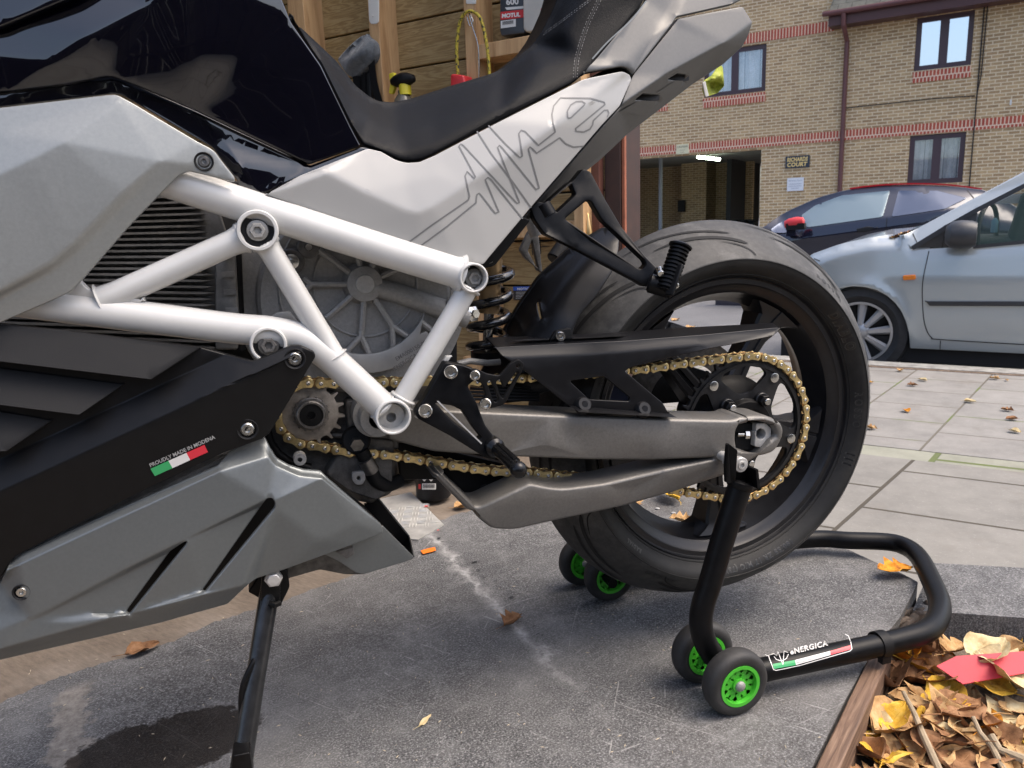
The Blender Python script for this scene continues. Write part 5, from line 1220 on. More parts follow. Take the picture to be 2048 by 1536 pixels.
# felt block at the right
pv = [onZ(1826, 1216, 0), onZ(2200, 1242, 0), onZ(2200, 1140, 0), onZ(1866, 1122, 0)]
fb2 = poly(pv, 'felt_block', M['felt'], -.004, .15, .06, label='step wrapped in grey roofing felt behind the leaves', cat='step')
# timber edge of the ramp
wood = NT('weathered plank'); wb = wood.b; wb.inputs['Roughness'].default_value = .7
pl0, pl1 = onZ(1748, 1294, 0), onZ(1560, 1680, 0); pang = math.atan2(pl1.y - pl0.y, pl1.x - pl0.x)
wv = wood.mapping((3, 45, 45), rot=(0, 0, -pang)); g1n = wood.noise(3, 8, .65, wv, .6)
wood.l(wood.ramp(g1n, [(.3, (.075, .042, .026)), (.5, (.16, .095, .06)), (.68, (.27, .175, .115)), (.8, (.36, .26, .18))]), wb.inputs['Base Color']); wood.bump(g1n, .5, .002)
e = (pl1 - pl0).normalized(); sd_ = Vector((-e.y, e.x, 0)); 
if sd_.dot(UH) < 0: sd_ = -sd_
pk_ = box((pl0 + pl1) / 2 + sd_ * .014 + Vector((0, 0, -.048)), ((pl1 - pl0).length, .026, .105), Matrix.Rotation(pang, 3, 'Z'))
bev(pk_.build('edge_plank', wood.m, label='reddish brown timber plank edging the felt ramp beside the leaves', cat='plank'), .003, 2)
# crumpled wood and felt under the curled corner
ch = MB(); random.seed(3)
for i in range(9):
    p = onZ(1790 + i * 11, 1256 - i * 4, -.02) + Vector((0, random.uniform(-.01, .02), 0)); ch.join(box(p, (.06, .012, .03), Matrix.Rotation(random.uniform(-.5, .5), 3, 'Z') @ Matrix.Rotation(random.uniform(-.4, .4), 3, 'Y')))
bev(ch.build('broken_wood', mat('dark split wood', (.10, .075, .055), .8, noise=(50, .6), bump=(120, .8, 'noise', .003)), label='dark broken wood chunk under the curled corner of the mat', cat='wood'), .004, 2)
# soil under the leaf heap
soil = mat('dark soil litter', (.075, .055, .04), .95, noise=(30, .7, (.19, .15, .11)), bump=(90, 1, 'noise', .006))
poly([onZ(x, y, -.062) for x, y in ((1690, 1290), (1800, 1278), (2300, 1300), (2500, 1800), (1500, 1900), (1560, 1700))], 'soil', soil, -.062, .05, kind='structure')

# pavement, kerb, road (street frame objects so the texture follows the street)
def ubox(name, lo, hi, m_, **k):
    o = box((0, 0, 0), (1, 1, 1)); lo, hi = Vector(lo), Vector(hi)
    mb = boxe(lo, hi); me = mb.mesh(name); me.materials.append(m_)
    ob = bpy.data.objects.new(name, me); C.objects.link(ob); ob.rotation_euler = (0, 0, AZ); MW[ob] = Matrix.Rotation(AZ, 4, 'Z')
    for a, b in k.items(): ob[{'cat': 'category'}.get(a, a)] = b
    return ob
def paving(name, colw, rowh, c1, c2, mortar, msz, skew=.142, phase=(0, 0), green=False):
    t = NT(name); b = t.b; b.inputs['Roughness'].default_value = .85
    s = t.n('ShaderNodeSeparateXYZ'); t.l(t.tc.outputs['Object'], s.inputs[0])
    k = t.n('ShaderNodeMath', operation='MULTIPLY_ADD', i_1=-skew); t.l(s.outputs['Y'], k.inputs[0]); t.l(s.outputs['X'], k.inputs[2])
    cx = t.n('ShaderNodeCombineXYZ'); ay = t.n('ShaderNodeMath', operation='ADD', i_1=phase[1]); ax_ = t.n('ShaderNodeMath', operation='ADD', i_1=phase[0]); t.l(s.outputs['Y'], ay.inputs[0]); t.l(k.outputs[0], ax_.inputs[0])
    t.l(ay.outputs[0], cx.inputs['X']); t.l(ax_.outputs[0], cx.inputs['Y'])
    br = t.n('ShaderNodeTexBrick', offset=.5, i_Scale=1.0); br.inputs['Mortar Size'].default_value = msz; br.inputs['Mortar Smooth'].default_value = .2; br.inputs['Brick Width'].default_value = rowh; br.inputs['Row Height'].default_value = colw
    br.inputs['Color1'].default_value = (*c1, 1); br.inputs['Color2'].default_value = (*c2, 1); br.inputs['Mortar'].default_value = (*mortar, 1); t.l(cx.outputs[0], br.inputs['Vector'])
    n1 = t.noise(7, 9, .7); n2 = t.noise(120, 5, .7, t.mapping((1, 2.5, 1)))
    col = t.mix(.55, br.outputs['Color'], t.ramp(n1, [(.3, tuple(c * .62 for c in c1)), (.55, c1), (.75, tuple(min(1, c * 1.25) for c in c1))]))
    col = t.mix(t.maprange(n2, .62, .70, 0, .5), col, (.62, .61, .58))
    col = t.mix(t.maprange(n2, .40, .30, 0, .4), col, (.12, .11, .10))
    col = t.mix(t.maprange(t.noise(2.6, 4, .8), .56, .68, 0, .45), col, (.15, .13, .105))
    gr_ = t.ramp(t.noise(4, 3, .5), [(.5, mortar), (.6, (.10, .13, .03))]) if green else None
    col = t.mix(br.outputs['Fac'], col, gr_ if green else mortar); t.l(col, b.inputs['Base Color'])
    h = t.mix(.12, t.mix(br.outputs['Fac'], (1, 1, 1), (0, 0, 0)), t.noise(90, 6, .7)); t.bump(h, .6, .006)
    return t.m
G = -.23
ubox('pavement', (-9, 2.09, G - .2), (14, 3.81, G), paving('small slabs', .37, .32, (.245, .232, .21), (.19, .182, .165), (.12, .105, .08), .005, .142, (.165, .01), True), kind='structure')
ubox('pavement', (-9, 1.95, G - .2), (14, 2.089, G - .002), paving('setts', .3, .21, (.26, .26, .20), (.24, .24, .19), (.10, .12, .04), .012, .142, (.1, .0), True), kind='structure')
ubox('pavement', (-9, -8, G - .2), (14, 1.949, G + .001), paving('large slabs', .62, .43, (.215, .204, .18), (.175, .167, .148), (.06, .05, .035), .007, .18, (.23, .14)), kind='structure')
kerb = mat('kerb stone', (.30, .29, .26), .85, noise=(18, .35), bump=(150, .6))
ubox('kerb', (-30, 3.815, G - .3), (30, 3.96, G + .004), kerb, kind='structure')
grit = mat('gutter grit', (.14, .10, .07), .95, noise=(60, .6), bump=(150, 1))
ubox('pavement_dirt', (-30, 3.765, G - .1), (30, 3.812, G + .002), grit, kind='structure')
asph = NT('asphalt'); ab2 = asph.b; ab2.inputs['Roughness'].default_value = .8
asph.l(asph.mix(.5, asph.ramp(asph.noise(2, 8, .6), [(.35, (.10, .10, .105)), (.7, (.17, .17, .175))]), asph.ramp(asph.noise(160, 4, .8), [(.4, (.07, .07, .07)), (.62, (.20, .20, .20))])), ab2.inputs['Base Color']); asph.bump(asph.noise(200, 3, .7), .5, .003)
ubox('road', (-60, 3.9, -.6), (60, 19.2, -.41), asph.m, kind='structure')
ubox('ground', (-150, -150, -1.2), (150, 150, -.62), asph.m, kind='structure')
ubox('far_pavement', (-60, 17.2, -.6), (60, 20.0, -.30), paving('far slabs', .6, .6, (.33, .32, .3), (.3, .29, .27), (.08, .07, .06), .01, 0), kind='structure')

# ================================================================ LEAVES
def leafmat(nm, a, b, c):
    t = NT(nm); t.b.inputs['Roughness'].default_value = .8; t.b.inputs['Specular IOR Level'].default_value = .25; oi = t.n('ShaderNodeObjectInfo')
    v = t.n('ShaderNodeVectorMath', operation='ADD'); t.l(t.tc.outputs['Object'], v.inputs[0]); t.l(oi.outputs['Random'], v.inputs[1])
    n_ = t.noise(45, 6, .7, v.outputs[0]); t.l(t.ramp(n_, [(.3, a), (.5, b), (.72, c)]), t.b.inputs['Base Color']); t.bump(t.noise(120, 3, .6, v.outputs[0]), .4, .002); return t.m
LM = {'yellow': leafmat('yellow leaf', (.30, .15, .02), (.62, .37, .04), (.72, .52, .12)), 'tan': leafmat('tan leaf', (.24, .12, .05), (.46, .28, .12), (.62, .44, .24)), 'brown': leafmat('brown leaf', (.10, .045, .02), (.26, .13, .06), (.40, .23, .12)),
      'orange': leafmat('orange leaf', (.20, .05, .01), (.60, .24, .02), (.74, .42, .05)), 'pale': leafmat('pale leaf', (.40, .28, .13), (.62, .50, .28), (.70, .62, .40))}
def leaf(kind, col, c, size, head, tilt=0, curl=.5, roll=0, label=None, group='fallen leaves', parent_stalk=True, seed=0):
    rnd = random.Random(seed); mb = MB(); nL, nW = 10, 6; vs_ = []
    for i in range(nL + 1):
        t = i / nL
        if kind == 'ovate': w = .36 * math.sin(math.pi * min(1, t ** .75)) ** .8
        elif kind == 'long': w = .14 * math.sin(math.pi * t ** .9) ** .7
        else: w = .48 * math.sin(math.pi * t ** .8) ** .6 * (.72 + .28 * math.cos(t * 22))
        w += .01 * rnd.random()
        for j in range(-nW, nW + 1):
            s = j / nW; x = (t - .5) + (.05 * abs(s) if kind == 'maple' else .02 * abs(s) * rnd.uniform(-1, 1)); y = s * w
            z = curl * (.9 * s * s * w * .9 + .30 * (t - .5) ** 2) + .035 * math.sin(t * 9 + s * 4 + seed) * (abs(s) + .2) + .02 * rnd.uniform(-1, 1) + .015 * math.cos(s * 9)
            vs_.append(Vector((x, y, z)))
    k = 2 * nW + 1; mb.add(vs_, [(i * k + j, i * k + j + 1, (i + 1) * k + j + 1, (i + 1) * k + j) for i in range(nL) for j in range(2 * nW)])
    mb.join(tube([Vector((-.5, 0, .02)), Vector((-.2, 0, .012)), Vector((.4, 0, .03))], [.012, .009, .003], 5)); mb.join(tube([Vector((-.5, 0, .02)), Vector((-.72, .03, .05)), Vector((-.86, .08, .04))], [.011, .009, .008], 5))
    Mx = Matrix.Translation(Vector(c)) @ Matrix.Rotation(head, 4, 'Z') @ Matrix.Rotation(tilt, 4, 'Y') @ Matrix.Rotation(roll, 4, 'X') @ Matrix.Scale(size, 4)
    mb.xf(Mx); o = mb.build('leaf', LM[col], None, 60, label=label or 'fallen leaf', cat='leaf', group=group); return o
ZL = -.045
heap = [  # kind, colour, px, size, heading, tilt, curl, label
 ('maple', 'orange', (1810, 1318), .085, 1.3, .5, 1.2, 'bright orange curled leaf standing beside the top of the edge plank', 0.01),
 ('maple', 'brown', (1775, 1372), .09, 1.2, .4, 1.4, 'crumpled brown leaf against the edge plank below the orange leaf', 0),
 ('maple', 'brown', (1870, 1356), .12, 2.6, .2, .8, 'large crinkled brown leaf in the middle of the heap', .005),
 ('ovate', 'yellow', (1968, 1368), .085, 2.4, -.2, .5, 'smooth golden oval leaf lying under the red card', .02),
 ('ovate', 'brown', (1922, 1416), .095, .15, .1, .35, 'reddish brown pointed leaf lying below the red card', .012),
 ('ovate', 'yellow', (1790, 1436), .065, .3, -.3, .9, 'deep yellow folded leaf near the edge plank', .01),
 ('ovate', 'tan', (1800, 1458), .10, .05, .1, 1.1, 'rolled tan leaf beside the long twig', .0),
 ('maple', 'yellow', (1762, 1505), .085, .8, .2, .5, 'bright yellow leaf at the lower left of the heap', .0),
 ('maple', 'tan', (1822, 1512), .11, -.3, .0, .4, 'wide tan yellow leaf crossed by the long twig', .0),
 ('ovate', 'brown', (1735, 1510), .06, 1.5, .3, 1.3, 'small crumpled brown leaf at the foot of the plank', .0),
 ('maple', 'pale', (2020, 1352), .10, 1.9, -.3, .8, 'pale cream veined leaf at the right of the red card', .035),
 ('ovate', 'pale', (1980, 1306), .085, .2, -.2, .9, 'pale yellow leaf curling over the red card', .05),
 ('maple', 'tan', (1905, 1300), .06, .3, .1, 1.0, 'small ochre leaf lying above the red card', .03),
 ('ovate', 'brown', (1850, 1306), .06, 1.7, .5, 1.3, 'upright brown leaf in front of the felt step', .02),
 ('maple', 'tan', (1880, 1450), .12, 2.9, .1, .6, 'wrinkled tan leaf lying right of the long twig', .0),
 ('ovate', 'tan', (1945, 1470), .09, .9, .1, .7, 'light brown leaf beside the forked twig', .0),
 ('ovate', 'orange', (1965, 1440), .07, .6, .1, .7, 'orange brown leaf below the reddish brown leaf', .0),
 ('maple', 'pale', (2025, 1440), .10, 2.8, .1, .4, 'pale leaf lying at the right above the forked twig', .0),
 ('maple', 'brown', (1935, 1515), .12, .4, .1, .4, 'broad brown leaf under the lower end of the twigs', .0),
 ('maple', 'orange', (1885, 1320), .05, 2.2, .3, 1.0, 'small orange leaf between the crinkled leaf and the card', .01),
 ('ovate', 'tan', (2020, 1306), .055, 2.9, .4, 1.1, 'tan leaf propped against the felt step at the right', .03),
 ('ovate', 'brown', (1955, 1302), .04, 1.2, .4, 1.3, 'small dark brown leaf against the felt step', .03),
 ('maple', 'tan', (1860, 1405), .08, 1.1, .2, .9, 'curled tan leaf between the crinkled leaf and the twig', .0),
 ('ovate', 'yellow', (1920, 1340), .05, .4, .2, .7, 'short yellow leaf tucked under the edge of the red card', .0)]
for i, (kd, cl_, (x, y), s, hd, ti, cu, lb, dz) in enumerate(heap):
    leaf(kd, cl_, onZ(x, y, ZL + dz), s, hd, ti, cu, 0, lb, 'fallen leaves heaped beside the ramp', seed=i + 1)
random.seed(11)
for i in range(85):
    x, y = random.uniform(1700, 2120), random.uniform(1302, 1600)
    if x < 1700 + (1540 - y) * .38 + 20: continue
    p = onZ(x, y, -.055 + random.random() * .015)
    leaf(random.choice(['maple', 'ovate', 'ovate']), random.choice(['tan', 'brown', 'brown', 'tan', 'yellow', 'pale', 'brown']), p, random.uniform(.035, .08), random.uniform(0, 6.3), random.uniform(-.4, .4), random.uniform(.3, 1.2), random.uniform(-.3, .3), 'dry brown or yellow leaf in the lower layer of the heap by the ramp', 'lower leaves of the heap', seed=100 + i)
solo = [('maple', 'brown', (1023, 1242), 0.006, .046, .6, 'crumpled brown leaf alone on the felt mat', .9), ('long', 'pale', (850, 1441), 0.003, .030, .75, 'slim yellow seed blade on the felt mat', .3), ('maple', 'orange', (1792, 1138), .03, .066, 2.9, 'orange red leaf on the far edge of the mat under the stand', .5),
        ('ovate', 'brown', (285, 1298), .004, .055, .35, 'long brown leaf where the mat meets the floor', .5), ('ovate', 'tan', (925, 1013), -.004, .045, .1, 'tan leaf behind the swingarm on the floor', .8),
        ('maple', 'tan', (1262, 1010), .01, .07, .4, 'ochre leaf seen through the wheel at the left', .5), ('maple', 'yellow', (1345, 990), .015, .09, 1.4, 'big yellow leaf seen through the wheel below the chain', .8), ('maple', 'tan', (1362, 1040), .01, .05, 2.4, 'small tan leaf seen through the wheel beside the spoke', .8)]
for i, (kd, cl_, (x, y), z, s, hd, lb, cu) in enumerate(solo): leaf(kd, cl_, onZ(x, y, z), s, hd, 0, cu, 0, lb, seed=300 + i, group='scattered leaves')
pav = [('tan', (1800, 741), 'long tan leaf in the dirt by the kerb'), ('pale', (1846, 760), 'pale yellow leaf on the small slabs near the kerb'), ('brown', (1825, 770), 'thin brown leaf lying left of the pale yellow one'), ('orange', (1813, 822), 'orange leaf alone on the small slabs left of the mossy joint'),
       ('orange', (1741, 765), 'tiny orange leaf beside the tyre edge'), ('pale', (1940, 803), 'pale leaf lying on the mossy joint'), ('brown', (2015, 820), 'rusty forked leaf at the right of the slabs'), ('brown', (2023, 838), 'brown curled leaf with a stalk at the right edge'), ('tan', (1742, 856), 'crumbled brown leaf close to the tyre'),
       ('pale', (2030, 863), 'grey green leaf at the right edge of the slabs'), ('tan', (1990, 757), 'tan leaf near the kerb at the right'), ('tan', (2014, 760), 'small tan leaf by the kerb at the far right'), ('tan', (1410, 660), None), ('tan', (1435, 596), None), ('tan', (1382, 655), None), ('tan', (1350, 640), None)]
for i, (cl_, (x, y), lb) in enumerate(pav):
    if lb: leaf('ovate' if i % 2 else 'maple', cl_, onZ(x, y, G + .006), .05 if i not in (4, 11) else .03, random.uniform(0, 6), 0, .8, 0, lb, 'leaves on the pavement', seed=400 + i)
    else: leaf('ovate', cl_, onZ(x, y, -.405), .12, random.uniform(0, 6), 0, .6, 0, 'tan leaf lying on the road, seen through the wheel', 'leaves on the road', seed=400 + i)
# red card, twigs, scraps
rcv = [onZ(1873, 1332, -.006), onZ(1926, 1368, -.014), onZ(2080, 1340, .0), onZ(2080, 1300, 0.02), onZ(1912, 1312, .012)]
mb = MB().add(rcv + [p - Vector((0, 0, .0012)) for p in rcv], [(0, 1, 2, 3, 4), (9, 8, 7, 6, 5)] + [(i, (i + 1) % 5, 5 + (i + 1) % 5, 5 + i) for i in range(5)])
mb.build('card', mat('red card', (.68, .055, .075), .55, noise=(14, .18)), label='red card sheet lying on the leaf heap', cat='card')
tw = mat('dry twig', (.36, .28, .18), .8, noise=(40, .3), bump=(120, .5, 'noise', .002))
tube([onZ(x, y, z) for x, y, z in ((1806, 1383, .0), (1830, 1430, -.02), (1846, 1470, -.025), (1880, 1545, -.04), (1900, 1600, -.04))], [.003, .004, .005, .0055, .006], 8).build('twig', tw, label='straight pale twig lying across the leaf heap', cat='twig')
tube([onZ(x, y, z) for x, y, z in ((1946, 1434, -.01), (1960, 1465, -.02), (1985, 1495, -.03), (2010, 1545, -.04), (2040, 1600, -.04))], [.003, .0035, .004, .005, .005], 8).join(tube([onZ(x, y, z) for x, y, z in ((1982, 1470, -.02), (2000, 1500, -.03), (2048, 1520, -.03))], [.005, .005, .007], 8)).build('twig', tw, label='forked pale twig at the lower right of the heap', cat='twig')
sc1 = [onZ(x, y, .003) for x, y in ((841, 1101), (858, 1096), (870, 1094), (872, 1101), (862, 1104), (846, 1108))]
MB().add(sc1, [tuple(range(6))]).build('paper_scrap', M['orange'], label='orange paper scrap on the mat beside the outlet duct', cat='paper scrap')
for x, y, s, lb in ((852, 1012, 5, 'tiny red scrap on the tread plate'), (876, 1060, 3, 'tiny red scrap where the mat crease starts')):
    p = onZ(x, y, .005); MB().add([p + Vector((a * s * .001, b * s * .001, 0)) for a, b in ((-1, -.6), (.8, -1), (1, .7), (-.5, .9))], [(0, 1, 2, 3)]).build('paper_scrap', M['red'], label=lb, cat='paper scrap')
lt = MB(); random.seed(5)
for i in range(260):
    x, y = random.uniform(40, 1640), random.uniform(1120, 1536); p = onZ(x, y, .0028)
    a = random.random() * 6.3; l_ = random.uniform(.0012, .005); w = .0006
    lt.add([p + Vector((math.cos(a) * l_, math.sin(a) * l_, 0)), p + Vector((-math.sin(a) * w, math.cos(a) * w, .0008)), p - Vector((math.cos(a) * l_, math.sin(a) * l_, 0)), p + Vector((math.sin(a) * w, -math.cos(a) * w, 0))], [(0, 1, 2, 3)])
lt.build('litter', mat('pale litter', (.45, .38, .27), .8), kind='stuff')
for x, y in ((1315, 1017), (1347, 1026)): lathe(onZ(x, y, .001), Vector((0, 0, 1)), [(.0055, 0), (.005, .0012), (1e-5, .0016)], 16).build('nail_head', M['mach'], mto)
# ================================================================ TIMBER GARAGE WALL
WD = 1100.0
def W(x, y, D=WD): return onN(x, y, D)
pl = NT('pine boards'); pb = pl.b; pb.inputs['Roughness'].default_value = .62
s_ = pl.n('ShaderNodeSeparateXYZ'); pl.l(pl.tc.outputs['Object'], s_.inputs[0])
fl_ = pl.n('ShaderNodeMath', operation='FLOOR'); dv = pl.n('ShaderNodeMath', operation='MULTIPLY', i_1=1 / .150); pl.l(s_.outputs['Z'], dv.inputs[0]); pl.l(dv.outputs[0], fl_.inputs[0])
wh = pl.n('ShaderNodeTexWhiteNoise', noise_dimensions='1D'); pl.l(fl_.outputs[0], wh.inputs['W'])
cmb = pl.n('ShaderNodeCombineXYZ'); ax1 = pl.n('ShaderNodeMath', operation='MULTIPLY_ADD', i_1=9.0); pl.l(wh.outputs['Value'], ax1.inputs[0]); pl.l(s_.outputs['X'], ax1.inputs[2])
pl.l(ax1.outputs[0], cmb.inputs['X']); pl.l(s_.outputs['Y'], cmb.inputs['Y']); pl.l(s_.outputs['Z'], cmb.inputs['Z'])
mpn = pl.n('ShaderNodeMapping', i_Scale=(1.3, 8, 12)); pl.l(cmb.outputs[0], mpn.inputs['Vector'])
wv2 = pl.n('ShaderNodeTexNoise', i_Scale=2.0, i_Detail=5, i_Distortion=1.6); pl.l(mpn.outputs[0], wv2.inputs['Vector'])
rngs = pl.n('ShaderNodeMath', operation='SINE'); mlt = pl.n('ShaderNodeMath', operation='MULTIPLY', i_1=46.0); pl.l(wv2.outputs['Fac'], mlt.inputs[0]); pl.l(mlt.outputs[0], rngs.inputs[0])
gcol = pl.ramp(pl.maprange(rngs.outputs[0], -1, 1, 0, 1), [(.0, (.25, .155, .06)), (.55, (.33, .22, .09)), (1, (.39, .275, .125))])
vr = pl.n('ShaderNodeTexVoronoi', i_Scale=3.0); mp4 = pl.n('ShaderNodeMapping', i_Scale=(1, 1, 2.2)); pl.l(cmb.outputs[0], mp4.inputs['Vector']); pl.l(mp4.outputs[0], vr.inputs['Vector'])
knot = pl.maprange(vr.outputs['Distance'], .10, .03, 0, .9); gcol = pl.mix(knot, gcol, (.06, .025, .01))
gcol = pl.mix(pl.maprange(wh.outputs['Value'], 0, 1, 0, .35), gcol, (.17, .12, .045)); gcol = pl.mix(pl.maprange(pl.noise(2.5, 6, .7, cmb.outputs[0]), .5, .75, 0, .5), gcol, (.11, .065, .022))
pl.l(gcol, pb.inputs['Base Color']); pl.bump(pl.noise(60, 4, .6, mpn.outputs[0]), .3, .001)
sw2 = NT('pine studs'); sb2 = sw2.b; sb2.inputs['Roughness'].default_value = .6
gv = sw2.mapping((9, 9, .9)); n_ = sw2.noise(3, 5, .6, gv, 1.2); sw2.l(sw2.ramp(n_, [(.3, (.34, .19, .085)), (.5, (.50, .31, .15)), (.7, (.60, .40, .21))]), sb2.inputs['Base Color']); sw2.bump(sw2.noise(90, 4, .6, gv), .25, .001)
gw = root('garage_wall', 'timber garage side wall of rough pine boards and studs behind the motorcycle', 'wall', (0, 0, 0), AZ)
def umb(lo, hi): return boxu(lo, hi)
uL, uJ = -4.6, un(W(1211, 300))[0]
bm_ = MB(); z = -.12
while z < 2.7:
    bm_.join(umb((uL, 1.10 + .004 * ((int(z * 100) % 3) - 1), z + .003), (uJ, 1.125, z + .147))); z += .150
bd_ = bev(bm_.build('boards', pl.m, gw), .003, 2)
umb((uL, 1.120, -.12), (uJ, 1.14, 2.7)).build('sheathing', M['dark'], gw)
def stud(x0, x1, y=80, d=.10, nm='stud', n0=None, z0=-.12, z1=2.7):
    u0 = un(W(x0, y, (1.10 - d) * 1000))[0]; u1 = un(W(x1, y, (1.10 - d) * 1000))[0]
    return bev(umb((u0, 1.10 - d, z0), (u1, 1.098, z1)).build(nm, sw2.m, gw), .002)
stud(581, 612); stud(740, 760); stud(930, 954); stud(1147, 1166, 400); stud(1150, 1162, 600) if False else None
for xx in (420, 250): stud(xx, xx + 24)
# noggins / shelf rail
ur0, zr1 = un(W(966, 82, 1000))[0], un(W(1000, 81, 1000))[2]; zr0 = un(W(1000, 112, 1000))[2]
us = un(W(954, 80, 1000))[0]; ue = un(W(1147, 80, 1000))[0]
bev(umb((us + .002, 1.0, zr0), (ue - .002, 1.097, zr1)).build('rail', sw2.m, gw), .002)
a_ = un(W(560, 10, 1000)); bev(umb((a_[0] - .5, 1.0, a_[2]), (un(W(629, 10, 1000))[0] - .04, 1.097, a_[2] + .09)).build('rail', sw2.m, gw), .002) if False else None
zz = un(W(1000, 575, 1000))[2]; bev(umb((us + .05, 1.02, un(W(1000, 545, 1000))[2] + .11), (ue - .002, 1.097, un(W(1000, 545, 1000))[2] + .16)).build('rail', sw2.m, gw), .002)
bev(umb((un(W(925, 700, 1000))[0], 1.0, -.02), (un(W(965, 700, 1000))[0], 1.097, .24)).build('stud', sw2.m, gw), .002)
# door leaf and jamb
brown = mat('red brown door paint', (.115, .045, .032), .5, noise=(12, .25), bump=(80, .3)); brown2 = mat('dark brown jamb', (.042, .018, .012), .55, noise=(14, .3)); lit_edge = mat('brown jamb lit edge', (.30, .095, .045), .6, noise=(25, .2))  # brighter edge tone paints the light caught on the jamb's corner
u1, u2, u3, u4 = un(W(1176, 400))[0], un(W(1209, 400))[0], un(W(1212, 400))[0], un(W(1244, 400))[0]; u5 = un(W(1251, 400))[0]
dr = root('door_jamb', 'dark brown painted garage door jamb left of the brick building', 'door jamb', tuple(UN(u4, 1.1, 0)), AZ)
bev(umb((u3, 1.09, -.3), (u4, 1.25, 2.7)).build('post', brown2, dr), .003); bev(umb((u4 + .001, 1.095, -.3), (u5, 1.11, 2.7)).build('edge', lit_edge, dr), .002)
dl = umb((u1, 1.06, -.02), (u2, 1.10, 2.6)); dl.join(cyl(UN((u1 + u2) / 2 + .01, 1.058, .60), UN((u1 + u2) / 2 + .01, 1.06, .60), .006)); 
bev(dl.build('door_leaf', brown, None, label='red brown garage door edge standing open beside the jamb', cat='door'), .002)
lathe(W(1176, 462, 1030), Vector((0, 0, 1)), [(1e-5, -.04), (.012, -.03), (.014, 0), (.008, .03), (.004, .05), (1e-5, .055)], 16).build('door_bolt', mat('brass', (.65, .42, .18), .3, .9), None, label='small brass catch on the red brown garage door', cat='catch')
# roof and rest of the shed, out of the picture, that shade the tank
umb((-4.6, -3.6, 2.45), (-1.7, 1.1, 2.55)).build('garage_roof', M['dark'], None, label='dark garage roof above the front of the motorcycle', cat='roof')
umb((-4.7, -3.6, -.12), (-4.6, 1.1, 2.5)).build('garage_end_wall', brown, None, label='end wall of the timber garage ahead of the motorcycle', cat='wall')
bf = NT('added dark fence'); bf.b.inputs['Roughness'].default_value = .8; bf.l(bf.ramp(bf.noise(4, 6, .6, bf.mapping((14, 14, 1))), [(.3, (.012, .009, .008)), (.7, (.04, .03, .025))]), bf.b.inputs['Base Color'])
fn = MB()
for i in range(70): fn.join(box(Vector((-6.2 + i * .152, -3.4 + .006 * (i % 2), .70)), (.145, .02, 1.9)))
fn.join(box(Vector((-.8, -3.37, .3)), (10, .04, .08))).join(box(Vector((-.8, -3.37, 1.3)), (10, .04, .08)))
fn.build('reflection_fence', bf.m, None, label='unseen dark board fence added behind the camera to darken the tank reflection', cat='fence')  # unseen fence, added to darken what the gloss tank reflects

# things on and against the wall
WS = 1000.0
br_m = mat('white steel bracket', (.62, .61, .57), .45)
for (pts_, lb) in (([(735, -20), (757, -20), (757, 44), (752, 48), (741, 48), (738, 40)], 'white steel bracket on the left garage stud'), ([(930, -20), (952, -20), (951, 8), (932, 8)], 'white steel bracket at the top of the middle garage stud')):
    panel(rc(pts_, 3), 998, 1, 1, 3, 0, mp=lambda x, y, Y: onN(x, y, Y), dirv=DN).join(cyl(onN(745, 31, 997), onN(745, 31, 992), .002, n=10) if pts_[0][0] == 735 else MB()).build('bracket', br_m, None, label=lb, cat='bracket')
fleece = mat('grey fleece', (.085, .095, .105), .95, sheen=.5, noise=(60, .4), bump=(300, .8, 'noise', .003))
hf = field([(670, 125, 1000), (735, 70, 990), (750, 85, 985), (748, 115, 975), (705, 158, 985), (700, 115, 930), (725, 95, 940), (690, 140, 960)], rho=8)
ht = panel(rc([(670, 118), (700, 85), (722, 68), (735, 69), (738, 76), (748, 84), (750, 100), (745, 122), (725, 142), (706, 158), (690, 150)], 8), hf, 5, 25, 20, 8, mp=lambda x, y, Y: onN(x, y, Y), dirv=DN)
hto = ht.build('fleece_cap', fleece, None, 80, label='grey fleece cap hanging on the garage wall above the seat', cat='cap'); 
sp2 = MB()
for l in ([(712, 152), (716, 200), (722, 215)], [(742, 118), (748, 165), (760, 210)], [(728, 145), (729, 180), (733, 215)]): sp2.join(ribbon(smoothpath(l, 4), 980, 14 if l[0][0] != 728 else 5, 0, lambda x, y, Y: onN(x, y, Y), DN, 8))
sp2.join(panel(rc([(705, 158), (740, 140), (742, 200), (790, 206), (790, 230), (720, 220)], 8), 985, 3, 8, 20, 0, mp=lambda x, y, Y: onN(x, y, Y), dirv=DN))
sp2.build('strap', M['satin_black'], hto)
# spray bottle
c = onN(811, 175, 960); sy = root('spray_bottle', 'black and yellow trigger spray bottle standing behind the seat', 'spray bottle', tuple(c))
k1 = .00175
upx = lambda x, y, D=960: onN(x, y, D)
lathe(upx(811, 190), Vector((0, 0, 1)), [(.020, 0), (.020, .032), (.018, .034), (1e-5, .034)], 24).build('collar', M['yellow'], sy)
hd = lathe(upx(808, 160), UH, [(1e-5, -.055), (.012, -.05), (.020, -.030), (.024, -.005), (.022, .015), (.012, .04), (1e-5, .046)], 20); hd.v = [v + Vector((0, 0, -.0 + (.0))) for v in hd.v]; hd.build('head', M['satin_black'], sy)
panel(rc([(777, 148), (786, 144), (792, 158), (790, 170), (784, 188), (777, 187), (780, 168)], 3), 962, 1.5, 2, 12, 0, mp=lambda x, y, Y: onN(x, y, Y), dirv=DN).build('trigger', M['yellow'], sy)
lathe(upx(811, 262), Vector((0, 0, 1)), [(1e-5, -.1), (.04, -.1), (.042, .06), (.03, .10), (.017, .118), (.017, .128)], 24).build('bottle', mat('smoky bottle', (.10, .09, .07), .2), sy)
